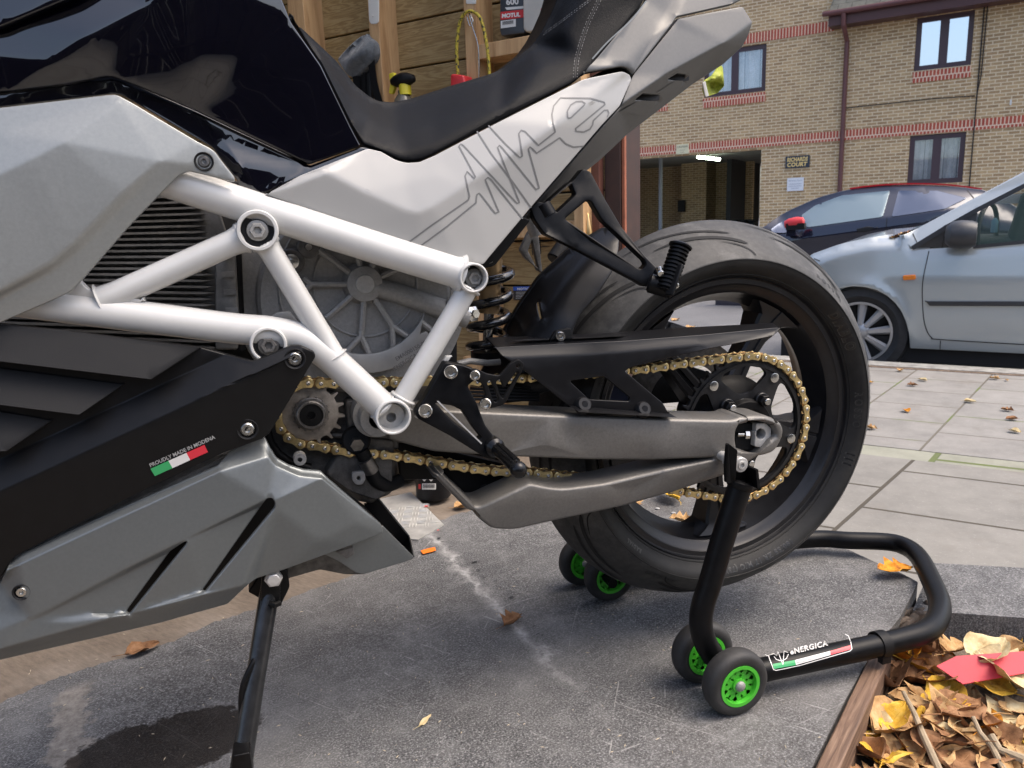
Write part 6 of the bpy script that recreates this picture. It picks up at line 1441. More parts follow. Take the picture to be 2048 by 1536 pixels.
# bungee cord
bg = NT('yellow black cord'); wv3 = bg.n('ShaderNodeTexChecker', i_Scale=95.0); bg.l(bg.tc.outputs['Object'], wv3.inputs['Vector']); wv3.inputs['Color1'].default_value = (.42, .33, .03, 1); wv3.inputs['Color2'].default_value = (.02, .02, .02, 1); nz = bg.noise(150, 2, .5); bg.l(bg.mix(bg.maprange(nz, .45, .55, 0, 1), (.42, .33, .03), wv3.outputs[0]), bg.b.inputs['Base Color']); bg.b.inputs['Roughness'].default_value = .7
pts = [onN(x, y, 975) for x, y in smoothpath([(918, 175), (914, 120), (914, 85), (920, 45), (932, 25), (948, 24), (962, 40), (972, 80), (977, 120), (979, 160), (980, 185)], 5)]
tube(pts, .0052, 10).build('bungee_cord', bg.m, None, label='yellow and black bungee cord looped over the garage stud', cat='cord')
pts = [onN(x, y, 985) for x, y in smoothpath([(933, 30), (940, 52), (946, 42), (938, 26), (944, 50), (956, 90), (958, 130), (957, 170)], 5)]
tube(pts, .0016, 8).build('wire', M['steel'], None, label='thin steel wire hanging inside the bungee loop', cat='wire')
panel(rc([(900, 150), (904, 147), (926, 150), (930, 165), (925, 180), (900, 180)], 3), 950, 3, 8, 40, 0, mp=lambda x, y, Y: onN(x, y, Y), dirv=DN).build('red_handle', M['red'], None, label='red plastic handle behind the seat under the bungee cord', cat='handle')
# oil can and white bottle on the shelf rail
mpn_ = lambda x, y, Y: onN(x, y, Y)
oc = root('oil_can', 'dark grey motor oil can with red band standing on the garage shelf', 'oil can', tuple(onN(1022, 72, 1040)))
panel(rc([(1000, -60), (1050, -60), (1050, 66), (1002, 72), (999, 60)], 3), 1015, 2, 6, 60, 0, mp=mpn_, dirv=DN).build('can_body', mat('dark grey can', (.045, .05, .06), .35), oc)
quadpx([(1001.5, 24), (1049, 19), (1049, 35), (1001.5, 40)], 1015, 1.2, mpn_, DN).build('label_band', M['red'], oc)
pxtext('MOTUL', 1004, 36, -5, 8, 1015, 2, .5, .95, mpn_, DN, .15).build('band_lettering', M['flag_white'], oc)
pxtext('600', 1013, 10, -4, 12, 1015, 2, .6, 1.0, mpn_, DN).build('grade_lettering', M['white'], oc)
quadpx([(1002, 42), (1032, 38), (1032, 53), (1002, 57)], 1015, 1.2, mpn_, DN).join(quadpx([(1010, 15), (1050, 12), (1048, 17), (1014, 20)], 1015, 1.0, mpn_, DN)).build('barcode_label', M['white'], oc)
bcd = MB()
for i in range(11): bcd.join(quadpx([(1006 + i * 2, 43 - i * .25), (1007.1 + i * 2, 42.9 - i * .25), (1007.1 + i * 2, 50 - i * .25), (1006 + i * 2, 50 - i * .25)], 1015, 2.2, mpn_, DN))
bcd.build('barcode', M['dark'], oc)
wb_ = root('white_bottle', 'white plastic fluid bottle with small red crest beside the oil can', 'bottle', tuple(onN(1075, 62, 1040)))
panel(rc([(1044, -60), (1130, -60), (1130, 50), (1090, 60), (1052, 65), (1045, 58)], 5), 1000, 4, 12, 70, 0, mp=mpn_, dirv=DN).build('bottle_body', mat('white bottle', (.55, .53, .48), .35, noise=(9, .08)), wb_)
quadpx([(1082, 17), (1088, 16.5), (1088, 22), (1085, 25), (1082, 22)], 1000, 1.5, mpn_, DN).build('crest', M['red'], wb_)
# notice sign
nt_ = root('notice_sign', 'small blue and black notice sign on the boards behind the shock absorber', 'sign', tuple(onN(1044, 588, 1097)))
panel(rc([(1026, 573), (1066, 572), (1066, 602), (1027, 600)], 1), 1092, 0, 0, 3, 0, mp=mpn_, dirv=DN).build('plate', mat('black sign', (.02, .018, .018), .5), nt_)
quadpx([(1026.5, 573.5), (1065, 572.5), (1065, 580.5), (1026.5, 581)], 1092, .8, mpn_, DN).build('header', mat('blue sign header', (.02, .09, .42), .4), nt_)
pxtext('NOTICE', 1035, 580, -1, 4.6, 1092, 1.6, .2, 1.2, mpn_, DN).build('header_lettering', M['flag_white'], nt_)
nl = MB()
for i in range(5): nl.join(quadpx([(1032, 584 + i * 3), (1058 - 4 * (i % 2), 583.5 + i * 3), (1058 - 4 * (i % 2), 584.4 + i * 3), (1032, 584.9 + i * 3)], 1092, .8, mpn_, DN))
nl.build('small_print', M['decal_grey'], nt_)
mk = MB()
for l in ([(1050, 488), (1100, 482)], [(1050, 497), (1100, 492)], [(1064, 470), (1066, 510)], [(1080, 468), (1082, 508)]): mk.join(ribbon(l, 1096, 1.6, 3, mpn_, DN))
mk.build('pencil_grid', M['dark'], gw)
# chemical bottle and bag on the floor
cb = root('chemical_bottle', 'black chemical bottle with barcode label on the floor under the chain', 'bottle', tuple(onZ(868, 985, 0)))
c = onZ(868, 992, 0); lathe(c, Vector((0, 0, 1)), [(1e-5, 0), (.042, 0), (.046, .004), (.046, .15), (.040, .17), (.018, .19), (.018, .21), (1e-5, .21)], 36).build('bottle_body', M['guard'], cb)
def cylpt(x, y, off=.0006):
    o = CAM - c; v = ray(x, y); r = .046 + off; a_, b_, c_ = v.x ** 2 + v.y ** 2, 2 * (o.x * v.x + o.y * v.y), o.x ** 2 + o.y ** 2 - r * r; D = max(b_ * b_ - 4 * a_ * c_, 0)
    return CAM + v * ((-b_ - math.sqrt(D)) / (2 * a_))
def cq(p, off=.0006): return MB().add([cylpt(x, y, off) for x, y in p], [tuple(range(len(p)))])
lbm = MB(); N_ = 5
for i in range(N_): lbm.join(cq([(844 + i * 5.6, 967), (844 + (i + 1) * 5.6, 967), (844 + (i + 1) * 5.6, 979), (844 + i * 5.6, 979)]))
for x in (848.5, 862): lbm.join(cq([(x, 953), (x + 5, 958), (x, 963), (x - 5, 958)]))
for i in range(5): lbm.join(cq([(835 + 2, 938 + i * 3), (860, 938 + i * 3), (860, 938.8 + i * 3), (837, 938.8 + i * 3)]))
lbm.build('label', M['white'], cb)
bk = MB()
for i in range(12): bk.join(cq([(846 + i * 2, 968.5), (847.1 + i * 2, 968.5), (847.1 + i * 2, 976), (846 + i * 2, 976)], .0012))
for x in (848.5, 862): bk.join(cq([(x - .8, 955.5), (x + .8, 955.5), (x + .8, 959.5), (x - .8, 959.5)], .0012))
bk.build('label_print', M['dark'], cb); cq([(837, 968), (841.5, 968), (841.5, 978), (837, 978)]).build('flag_mark', M['red'], cb); 
bag = lathe(onZ(806, 955, 0), Vector((0, 0, 1)), [(1e-5, 0), (.05, 0), (.068, .02), (.072, .06), (.055, .12), (.02, .15), (1e-5, .15)], 24); bag.v = [v + Vector((.006 * math.sin(v.z * 80), .006 * math.cos(v.z * 60), 0)) for v in bag.v]
bag.build('black_bag', M['satin_black'], None, label='crumpled black bag on the floor behind the motor', cat='bag')
rs = box(onY(1190, 782, 150), (.10, .05, .07)); rso = bev(rs.build('navy_block', mat('dark navy block', (.012, .016, .035), .4), bike), .004); MW[rso] = MW[bike]  # navy block stands for an unidentified item with an orange band
quadpx([(1196, 795), (1212, 768), (1226, 768), (1210, 800)], 122, 1).build('orange_band', M['orange'], rso); pxtext('RA', 1203, 792, -62, 10, 122, 2, .6).build('band_lettering', M['dark'], rso)
pxtext('MILA', 1178, 796, -5, 6, 122, 2, .2).build('faded_lettering', M['decal_grey'], rso) if False else None

# ================================================================ SILVER CAR
CD = 4250.0
mpc = lambda x, y, Y: onN(x, y, Y)
sc_r = root('parked_car', 'pale silver blue hatchback with a dark door mirror parked at the kerb', 'car', tuple(onN(1900, 745, CD + 800)), AZ)
paint = mat('pale blue silver paint', (.40, .435, .44), .26, .35, .5, coat=.9, coatr=.06)
def ytop(x):
    P = ((1560, 560), (1600, 527), (1624, 508), (1682, 487), (1741, 475), (1806, 472), (1823, 497), (1946, 491), (2048, 481), (2200, 472))
    for (a, b), (c, d) in zip(P, P[1:]):
        if x <= c: return b + (d - b) * (x - a) / (c - a)
    return 472
def kf(x, y):
    yt = ytop(x)
    if x > 1806 and y < yt - 1: return CD + 8 + (yt - y) * 1.9
    Y = CD - 14 + ((558 - y) * .42 if y < 558 else (y - 558) * .06)
    if y > 640: Y += (y - 640) * .22
    e = max(0, 1 - (y - yt) / 26); Y += 105 * e * e * (1 if x < 1800 else .12)
    if x < 1680: Y += ((1680 - x) / 80) ** 2 * 60
    d = math.hypot(x - 1716, (y - 668) * 1.0); Y -= 16 * math.exp(-((d - 96) / 13) ** 2) * (1 if y < 690 else 0)
    k = (x - 1800) / 30
    return Y
co = rc([(1590, 535), (1624, 508), (1682, 487, 20), (1741, 475, 20), (1778, 469), (1806, 471, 10), (1838, 455), (2200, 262), (2200, 284), (2048, 371), (1952, 424), (1890, 462), (1823, 496, 3), (1824, 500, 3), (1946, 492), (2200, 474), (2200, 716), (2048, 708), (1820, 697, 2), (1817.5, 668), (1812, 645), (1803, 624), (1790, 606), (1773, 591), (1752, 580), (1729, 574.5), (1705, 573), (1681, 577), (1660, 586), (1640, 602), (1620, 630), (1600, 660)], 5)
pn = panel(co, kf, 1.5, 10, 30, 10, mp=mpc, dirv=DN)
body = pn.build('body', paint, sc_r, 60); MW[body] = MW[sc_r]
# bonnet, screen and far side
def strip(pts0, D0, D1, k0=.0): return MB().add([onN(x, y, D0) for x, y in pts0] + [onN(x, y, D0) + DN * ((D1 - D0) / 1000) + Vector((0, 0, k0)) for x, y in pts0], [(i, i + 1, i + 1 + len(pts0), i + len(pts0)) for i in range(len(pts0) - 1)])
bo2 = strip([(1560, 590), (1590, 537), (1624, 509), (1682, 488), (1741, 476), (1800, 471)], CD + 150, CD + 1450, .02); bo2.build('bonnet', paint, body)
scr = strip([(1812, 470), (1960, 392), (2200, 268)], CD + 200, CD + 1400); scr.build('windscreen', mat('windscreen glass', (.05, .07, .07), .05, 0, .8, alpha=.35), body)
fl2 = panel(rc([(1590, 535), (1624, 508), (1682, 487), (1778, 469), (1838, 455), (2200, 262), (2200, 284), (2048, 371), (1952, 424), (1830, 497), (2200, 474), (2200, 716), (1600, 700)], 5), CD, 0, 0, 30, 0, mp=mpc, dirv=DN)
fl2.v = [v + DN * 1.5 for v in fl2.v]; fl2.build('far_side', paint, body)
umb((un(onN(1600, 700, CD))[0], 4.30, -.28), (un(onN(2200, 700, CD))[0], 5.7, -.12)).build('underbody', M['dark'], body)
tr = mat('dark grey trim', (.035, .037, .042), .45, noise=(30, .1))
panel(rc([(1823, 497), (1890, 450), (1955, 424), (1946, 493)], 2), CD + 22, .8, 3, 8, 0, mp=mpc, dirv=DN).build('corner_trim', tr, body)
wtr = ribbon([(1825, 496), (1890, 456), (1952, 421), (2048, 372), (2200, 288)], CD + 10, 9, 4, mpc, DN); wtr.build('window_frame', tr, body)
ribbon([(1946, 494), (2048, 484), (2200, 474)], CD + 10, 7, 6, mpc, DN).build('window_seal', tr, body)
ribbon([(1892, 452), (1884, 496)], CD + 22, 1.4, 3, mpc, DN).build('trim_joint', M['dark'], body)
panel(rc([(1953, 427), (2200, 298), (2200, 474), (1946, 490)], 3), CD + 60, 0, 0, 4, 0, mp=mpc, dirv=DN).build('side_glass', mat('green tinted glass', (.10, .15, .13), .03, 0, .9, alpha=.30), body)
panel(rc([(1850, 602), (2200, 603), (2200, 613), (1859, 612)], 1), CD - 24, .8, 6, 12, 0, mp=mpc, dirv=DN).build('rub_strip', tr, body)
panel(rc([(1805, 551), (1831, 549), (1832, 559), (1806, 561)], 4), CD - 26, .8, 6, 8, 0, mp=mpc, dirv=DN).build('side_indicator', mat('amber lens', (.75, .20, .01), .25, coat=.5), body)
sg = MB()
for l in ([(1858, 502), (1846, 560), (1845, 600), (1848, 640), (1855, 664), (1864, 675), (1880, 679), (2048, 689), (2200, 697)], [(1881, 681), (1880, 699)], [(1824, 463), (1834, 485)], [(1628, 517), (1640, 522)]): ribbon(smoothpath(l, 5), kf, 1.8, 4, mpc, DN, 5).build('panel_gap', M['dark'], body)
panel(rc([(1776, 475), (1800, 466), (1834, 458), (1810, 480), (1790, 484)], 3), CD + 120, .5, 2, 6, 0, mp=mpc, dirv=DN).build('scuttle', M['dark'], body)
random.seed(2)
for i in range(7): leaf('ovate', random.choice(['tan', 'brown']), onN(1784 + i * 6, 477 - i * 2, CD + 110), .05, random.uniform(0, 6), .2, .8, 0, 'small dry leaf caught at the foot of the silver car windscreen', 'leaves on the silver car', seed=500 + i)
cm = onN(1924, 469, CD - 90); mr_ = lathe(cm, UH, [(1e-5, -.09), (.05, -.085), (.082, -.055), (.088, 0), (.082, .05), (.07, .075), (1e-5, .078)], 28); mr_.v = [cm + Vector(((v - cm).x, (v - cm).y, (v - cm).z * .95)) for v in mr_.v]
mr_.join(box(cm + DN * .09 + Vector((0, 0, -.06)), (.10, .12, .04), SROT)); mr_.build('door_mirror', tr, body)
# wheel
wc_ = onN(1719, 664, CD + 40); RR = .30
wl = lathe(wc_, DN, [(.19, .0), (.20, -.02), (.24, -.045), (.285, -.035), (RR, .0), (RR + .002, .08), (RR, .15), (.28, .18), (.18, .18)], 64); whl = wl.build('wheel', mat('car tyre', (.022, .022, .023), .65, noise=(20, .3)), body) if False else wl.build('wheel', mat('car tyre', (.022, .022, .023), .65, noise=(20, .3)), sc_r); MW[whl] = MW[sc_r]
rimm = mat('silver wheel trim', (.45, .45, .45), .35, .6)
wt = lathe(wc_ + DN * -.012, DN, [(.203, .01), (.200, -.012), (.186, -.012), (.182, .01)], 64).join(lathe(wc_ + DN * -.02, DN, [(1e-5, 0), (.045, .0), (.06, .012), (.06, .04)], 32))
for i in range(9):
    a = i * 2 * math.pi / 9 + .12; dr_ = UH * math.cos(a) + Vector((0, 0, 1)) * math.sin(a); ds = UH * -math.sin(a) + Vector((0, 0, 1)) * math.cos(a)
    vs_ = []
    for r, w, o in ((.05, .018, -.018), (.188, .030, -.010)):
        for s, oo in ((-1, .01), (-.5, -.004), (.5, -.004), (1, .01)): vs_.append(wc_ + dr_ * r + ds * (w * s) + DN * (o + oo))
    wt.add(vs_, [(0, 1, 5, 4), (1, 2, 6, 5), (2, 3, 7, 6)])
wt.build('wheel_trim', rimm, whl); lathe(wc_ + DN * .03, DN, [(1e-5, 0), (.185, 0)], 32).build('wheel_well', M['dark'], whl)
umb((un(wc_)[0] - .5, 4.32, -.42), (un(wc_)[0] + .47, 4.9, .1)).build('arch_liner', M['dark'], sc_r)
# cabin: seat back, steering wheel, mirror, dash
cab = MB(); cab.join(box(onN(2042, 462, CD + 600), (.12, .5, .5), SROT @ Matrix.Rotation(.2, 3, 'Y'))); cab.join(box(onN(1985, 492, CD + 700), (.7, .7, .14), SROT))
bev(cab.build('seats', mat('dark green grey upholstery', (.03, .045, .042), .8), body), .04, 4)
c = onN(1975, 462, CD + 420); tube([c + (UH * .05 * math.cos(a) * 1 + DN * .17 * math.cos(a) + Vector((0, 0, .17 * math.sin(a)))) for a in [i * math.pi / 10 for i in range(20)]], .014, 8, closed=True).build('steering_wheel', tr, body)
box(onN(2015, 398, CD + 800), (.2, .05, .06), SROT).build('rear_view_mirror', M['white'], body)
lathe(onN(1989, 452, CD + 500), Vector((0, 0, 1)), [(.02, -.04), (.02, .03), (.008, .05), (1e-5, .05)], 12).build('water_bottle', mat('pale blue bottle', (.2, .4, .5), .3), None, label='pale blue plastic bottle on the dashboard of the silver car', cat='bottle')

# ================================================================ BLACK CAR
BD = 8200.0
bc_r = root('parked_car', 'dark blue black coupe with red roof and red door mirror parked across the road', 'car', tuple(onN(1760, 600, BD + 800)), AZ)
bpnt = mat('dark navy paint', (.012, .014, .03), .14, .2, .5, coat=1, coatr=.03)
bf_ = field([(1500, 470, BD + 60), (1560, 428, BD + 300), (1700, 378, BD + 360), (1830, 369, BD + 360), (1970, 380, BD + 330), (2100, 420, BD + 200), (1530, 462, BD + 40), (1614, 456, BD + 20), (1765, 436, BD + 20), (1890, 420, BD + 20), (2100, 440, BD + 20), (1520, 480, BD + 0), (1600, 478, BD - 20), (1850, 444, BD - 20), (2100, 470, BD - 20), (1600, 500, BD + 20), (1850, 480, BD + 20), (1600, 620, BD), (2100, 620, BD), (1450, 620, BD)], [(7, 8), (8, 9), (12, 13)], rho=4)
bco = rc([(1430, 560), (1450, 500), (1500, 470), (1530, 452), (1568, 425, 20), (1640, 393, 20), (1700, 378, 20), (1760, 371, 20), (1830, 369, 20), (1900, 372, 20), (1966, 379), (2010, 400), (2060, 430), (2080, 500), (2080, 640), (1430, 640)], 6)
panel(bco, bf_, 2, 15, 60, 14, mp=mpc, dirv=DN).build('body', bpnt, bc_r, 60)
bodyb = [o for o in bc_r.children][0] if bc_r.children else None
ribbon(smoothpath([(1700, 377), (1760, 370), (1830, 367.5), (1900, 370), (1964, 378)], 5), BD + 340, 3.2, 6, mpc, DN).join(strip([(1700, 377), (1760, 370), (1830, 367.5), (1900, 370), (1964, 378)], BD + 345, BD + 1300, -.02)).build('roof', mat('red car roof', (.55, .02, .03), .2, coat=1), bc_r)
gls = mat('car side glass', (.20, .26, .28), .04, .35, .9); gls2 = mat('dark rear glass', (.10, .12, .17), .03, .6, .9)
for l, gm_, nm in (([(1602, 431), (1630, 411), (1682, 391), (1780, 381), (1765, 434), (1614, 455)], gls, 'side_glass'), ([(1797, 381), (1874, 381), (1934, 396), (1890, 418), (1783, 434)], gls2, 'side_glass'), ([(1540, 460), (1560, 445), (1592, 432), (1602, 456), (1570, 466), (1548, 466)], gls2, 'quarter_glass')):
    f5 = (lambda x, y: bf_(x, y) - 8); panel(rc(l, 5), f5, .5, 2, 3, 14, mp=mpc, dirv=DN).build(nm, gm_, bc_r)
mm_ = lathe(onN(1590, 446, BD - 130), UH + Vector((0, 0, .15)), [(1e-5, -.12), (.04, -.11), (.062, -.06), (.066, .02), (.05, .09), (1e-5, .11)], 24); bmr = mm_.build('door_mirror', M['red'], bc_r); box(onN(1592, 453, BD - 140), (.20, .10, .07), SROT).build('mirror_base', M['matt_black'], bc_r)
box(onN(1585, 463, BD - 60), (.10, .16, .10), SROT).build('mirror_stalk', bpnt, bc_r)
panel(rc([(1712, 458), (1735, 453), (1756, 455), (1738, 462), (1716, 464)], 3), BD - 40, 1, 4, 10, 0, mp=mpc, dirv=DN).build('door_handle', M['dark'], bc_r)
g = MB()
for l in ([(1774, 436), (1772, 460), (1776, 500)], [(1520, 455), (1545, 460)], [(1934, 380), (1948, 396)]): ribbon(l, bf_, 1.4, 6, mpc, DN).build('panel_gap', M['dark'], bc_r)
for x in (1520, 2010):
    w_ = lathe(onN(x, 590, BD + 40), DN, [(1e-5, .02), (.18, .02), (.2, -.01), (.3, 0), (.31, .15), (1e-5, .15)], 32); w_.build('wheel', mat('black wheel', (.02, .02, .02), .6), bc_r)

# ================================================================ BRICK BUILDING
LD = 20000.0
def U(x, y, D=LD): return un(onN(x, y, D))
bld = root('apartment_building', 'yellow brick apartment building with red soldier courses and brown windows across the road', 'building', (0, 0, 0), AZ)
def brickmat(nm, c1, c2, mortar, w=.225, h=.075, ms=.011, rot=0, dark=None):
    t = NT(nm); b = t.b; b.inputs['Roughness'].default_value = .9; b.inputs['Specular IOR Level'].default_value = .2
    s = t.n('ShaderNodeSeparateXYZ'); t.l(t.tc.outputs['Object'], s.inputs[0]); c = t.n('ShaderNodeCombineXYZ')
    ad = t.n('ShaderNodeMath', operation='ADD'); t.l(s.outputs['X'], ad.inputs[0]); t.l(s.outputs['Y'], ad.inputs[1])
    t.l(ad.outputs[0], c.inputs['X']); t.l(s.outputs['Z'], c.inputs['Y'])
    br = t.n('ShaderNodeTexBrick', offset=.5, i_Scale=1.0); br.inputs['Mortar Size'].default_value = ms; br.inputs['Mortar Smooth'].default_value = .1; br.inputs['Brick Width'].default_value = w; br.inputs['Row Height'].default_value = h; br.inputs['Bias'].default_value = 0
    br.inputs['Color1'].default_value = (*c1, 1); br.inputs['Color2'].default_value = (*c2, 1); br.inputs['Mortar'].default_value = (*mortar, 1); t.l(c.outputs[0], br.inputs['Vector'])
    n1 = t.noise(1.1, 7, .65); n2 = t.noise(9, 5, .75)
    col = t.mix(t.maprange(n2, .35, .7, 0, .75), br.outputs['Color'], t.mix(.5, br.outputs['Color'], dark or (.12, .085, .06)))
    col = t.mix(t.maprange(n1, .50, .70, 0, .50), col, tuple(x * .6 for x in c1)); t.l(t.mix(br.outputs['Fac'], col, mortar), b.inputs['Base Color']); t.bump(t.mix(br.outputs['Fac'], (1, 1, 1), (0, 0, 0)), .4, .01); return t.m
YB = brickmat('yellow stock brick', (.60, .415, .225), (.38, .25, .135), (.68, .565, .39)); RB = brickmat('red soldier brick', (.50, .12, .075), (.40, .085, .06), (.74, .56, .42), .075, .60, .012, dark=(.25, .06, .045))
z0 = -.45
pu0, pz1 = U(1200, 326)[0], U(1523, 299)[2]; pu1 = U(1521, 370)[0]
zb_top = U(1451, 286)[2]; 
ul, ur = U(-400, 300)[0], U(2600, 200)[0]
ud = U(1688, 100)[0]
# windows: (u0, u1, z0, z1)
def wrect(pts_): us_ = [U(*p)[0] for p in pts_]; zs_ = [U(*p)[2] for p in pts_]; s = sorted(us_); q = sorted(zs_); return ((s[0] + s[1]) / 2, (s[2] + s[3]) / 2, (q[0] + q[1]) / 2, (q[2] + q[3]) / 2)
WR = [wrect([(1834, 36), (1827.5, 142), (1949, 19), (1943, 130)]), wrect([(1820, 271), (1814, 367), (1932, 264), (1925, 367)]), wrect([(1412, 104), (1404, 197), (1534, 86), (1530, 181)])]
holes_ = [(pu0 - 2.5, pu1, z0, pz1)] + WR
def wallgrid(u0, u1, za, zb, n0, th, holes):
    us_ = sorted(set([u0, u1] + [h[0] for h in holes] + [h[1] for h in holes])); zs_ = sorted(set([za, zb] + [h[2] for h in holes] + [h[3] for h in holes])); mb = MB()
    us_ = [u for u in us_ if u0 <= u <= u1]; zs_ = [z for z in zs_ if za <= z <= zb]
    for i in range(len(us_) - 1):
        for j in range(len(zs_) - 1):
            cu, cz_ = (us_[i] + us_[i + 1]) / 2, (zs_[j] + zs_[j + 1]) / 2
            if any(h[0] < cu < h[1] and h[2] < cz_ < h[3] for h in holes): continue
            mb.add([UN(us_[i], n0, zs_[j]), UN(us_[i + 1], n0, zs_[j]), UN(us_[i + 1], n0, zs_[j + 1]), UN(us_[i], n0, zs_[j + 1])], [(0, 1, 2, 3)])
    for h in holes:
        a = [UN(h[0], n0, h[2]), UN(h[1], n0, h[2]), UN(h[1], n0, h[3]), UN(h[0], n0, h[3])]; mb.add(a + [p + NH * th for p in a], [(0, 1, 5, 4), (1, 2, 6, 5), (2, 3, 7, 6), (3, 0, 4, 7)])
    return mb
ztop = U(1690, 40)[2]
wallgrid(ul, ur, z0, 9.5, 20.0, .22, holes_).build('wall', YB, bld, 10)
# soldier courses
def course(u0, u1, zc, h=.215, nm='soldier_course'): return umb((u0, 19.975, zc), (u1, 20.01, zc + h)).build(nm, RB, bld)
z1a = U(1300, 316)[2] + .03; zz1 = (U(1640, 284)[2] + U(2048, 253)[2]) / 2
course(ul, ur, zz1, .235); zz2 = U(1580, 75)[2]; course(ul, ud - .25, zz2, .235)
for r_ in (WR[0], WR[2]): course(r_[0] - .01, r_[1] + .01, r_[2] - .26, .235)
course(U(1310, 245)[0] , U(1335, 225)[0], U(1330, 222)[2], .2)
frm = mat('brown purple window frame', (.06, .035, .045), .4); skyg = mat('reflecting pane', (.85, .90, .93), .02, .95, .8); curt = mat('white net curtain', (.85, .87, .85), .9, noise=(3, .25)); cur_g = mat('pane over curtain', (.6, .68, .74), .03, .7, .9, alpha=.30)
for i, (a, b, c_, d_) in enumerate(WR):
    f_ = MB(); t = .075; n0, n1_ = 20.05, 20.13
    f_.join(umb((a, n0, c_), (b, n1_, c_ + t))).join(umb((a, n0, d_ - t), (b, n1_, d_))).join(umb((a, n0, c_ + t), (a + t, n1_, d_ - t))).join(umb((b - t, n0, c_ + t), (b, n1_, d_ - t))).join(umb(((a + b) / 2 - .055, n0 - .003, c_ + t), ((a + b) / 2 + .055, n1_, d_ - t)))
    wf = f_.build('window', frm, bld); MW[wf] = MW[bld]; m2_ = (a + b) / 2
    for p0, p1 in ((a + t, m2_ - .055), (m2_ + .055, b - t)):
        fr2 = MB(); q = .035
        fr2.join(umb((p0, 20.045, c_ + t), (p1, 20.1, c_ + t + q))).join(umb((p0, 20.045, d_ - t - q), (p1, 20.1, d_ - t))).join(umb((p0, 20.045, c_ + t + q), (p0 + q, 20.1, d_ - t - q))).join(umb((p1 - q, 20.045, c_ + t + q), (p1, 20.1, d_ - t - q)))
        fr2.build('sash', frm, wf); umb((p0 + q, 20.075, c_ + t + q), (p1 - q, 20.08, d_ - t - q)).build('pane', skyg if i == 0 else cur_g, wf)
    if i:
        vs_ = []; n_ = 40
        for k in range(n_ + 1):
            u = a + (b - a) * k / n_; n2 = 20.22 + .03 * math.sin(k * 1.3) + .015 * math.sin(k * 3.1)
            vs_ += [UN(u, n2, c_), UN(u, n2, d_)]
        MB().add(vs_, [(2 * k, 2 * k + 2, 2 * k + 3, 2 * k + 1) for k in range(n_)]).build('curtain', curt, wf)
    umb((a - .02, 20.25, c_ - .02), (b + .02, 20.3, d_ + .02)).build('room_back', M['dark'], wf)
# eaves, gutter, tiles at the right
gut = mat('brown pvc gutter', (.12, .045, .045), .4, noise=(6, .12)); ea = U(1658, 52, 19600)
zf = ea[2]
umb((ea[0], 19.55, zf - .02), (ur, 20.0, zf + .0)).join(umb((ea[0], 19.50, zf - .03), (ur, 19.55, zf + .24))).build('fascia', mat('dark brown fascia', (.075, .03, .03), .5), bld)
tube([UN(ea[0] - .12, 19.42, zf + .24), UN(ur, 19.42, zf + .24)], .062, 12).build('gutter', gut, bld)
tl = NT('grey roof tile'); tl.b.inputs['Roughness'].default_value = .9; brk = tl.n('ShaderNodeTexBrick', offset=.5, i_Scale=1.0); brk.inputs['Brick Width'].default_value = .3; brk.inputs['Row Height'].default_value = .18; brk.inputs['Mortar Size'].default_value = .012
brk.inputs['Color1'].default_value = (.13, .125, .105, 1); brk.inputs['Color2'].default_value = (.19, .18, .15, 1); brk.inputs['Mortar'].default_value = (.03, .03, .03, 1); tl.l(tl.tc.outputs['Object'], brk.inputs['Vector']); tl.l(tl.mix(.5, brk.outputs['Color'], tl.ramp(tl.noise(5, 6, .7), [(.35, (.08, .08, .06)), (.7, (.24, .23, .18))])), tl.b.inputs['Base Color'])
MB().add([UN(ea[0] + .02, 19.42, zf + .28), UN(ur, 19.42, zf + .28), UN(ur, 22.5, zf + 3.0), UN(ea[0] + .02, 22.5, zf + 3.0), UN(ea[0] + .02, 19.42, zf + .24), UN(ur, 19.42, zf + .24), UN(ur, 22.5, zf + 2.9), UN(ea[0] + .02, 22.5, zf + 2.9)], [(0, 1, 2, 3), (4, 7, 6, 5), (0, 4, 5, 1), (0, 3, 7, 4)]).build('roof', tl.m, bld)
# downpipe and cables
dpp = [UN(U(1686, 45, 19420)[0], 19.42, zf + .2), UN(U(1686, 62, 19420)[0], 19.45, zf - .05)]
ux = U(1694, 90, 19930)[0]; dpp += [UN(ux, 19.92, U(1694, 84, 19930)[2]), UN(ux, 19.93, 1.5), UN(ux, 19.93, z0)]
tube([Vector(p) for p in dpp], .055, 12).build('downpipe', gut, None, label='brown downpipe running down the brick wall from the gutter', cat='downpipe')
c1_ = MB(); uc = U(1953, 200, 19960)[0]; c1_.join(tube([UN(uc, 19.97, zf), UN(uc, 19.97, z0)], .014, 6)); c1_.join(tube([UN(uc + .06, 19.97, zf), UN(uc + .05, 19.97, U(1950, 150)[2]), UN(uc, 19.97, U(1950, 190)[2])], .012, 6))
c1_.join(tube([UN(U(x, y)[0], 19.975, U(x, y)[2]) for x, y in ((1692, 216), (1780, 207), (1860, 198), (1950, 192))], .012, 6)); c1_.build('cable', M['dark'], None, label='thin dark cables fixed on the brick wall right of the windows', cat='cable')
umb((U(2020, 200)[0], 19.97, U(2020, 210)[2]), (U(2024, 200)[0], 20.0, U(2020, 200)[2])).build('vent_cap', M['white'], bld)
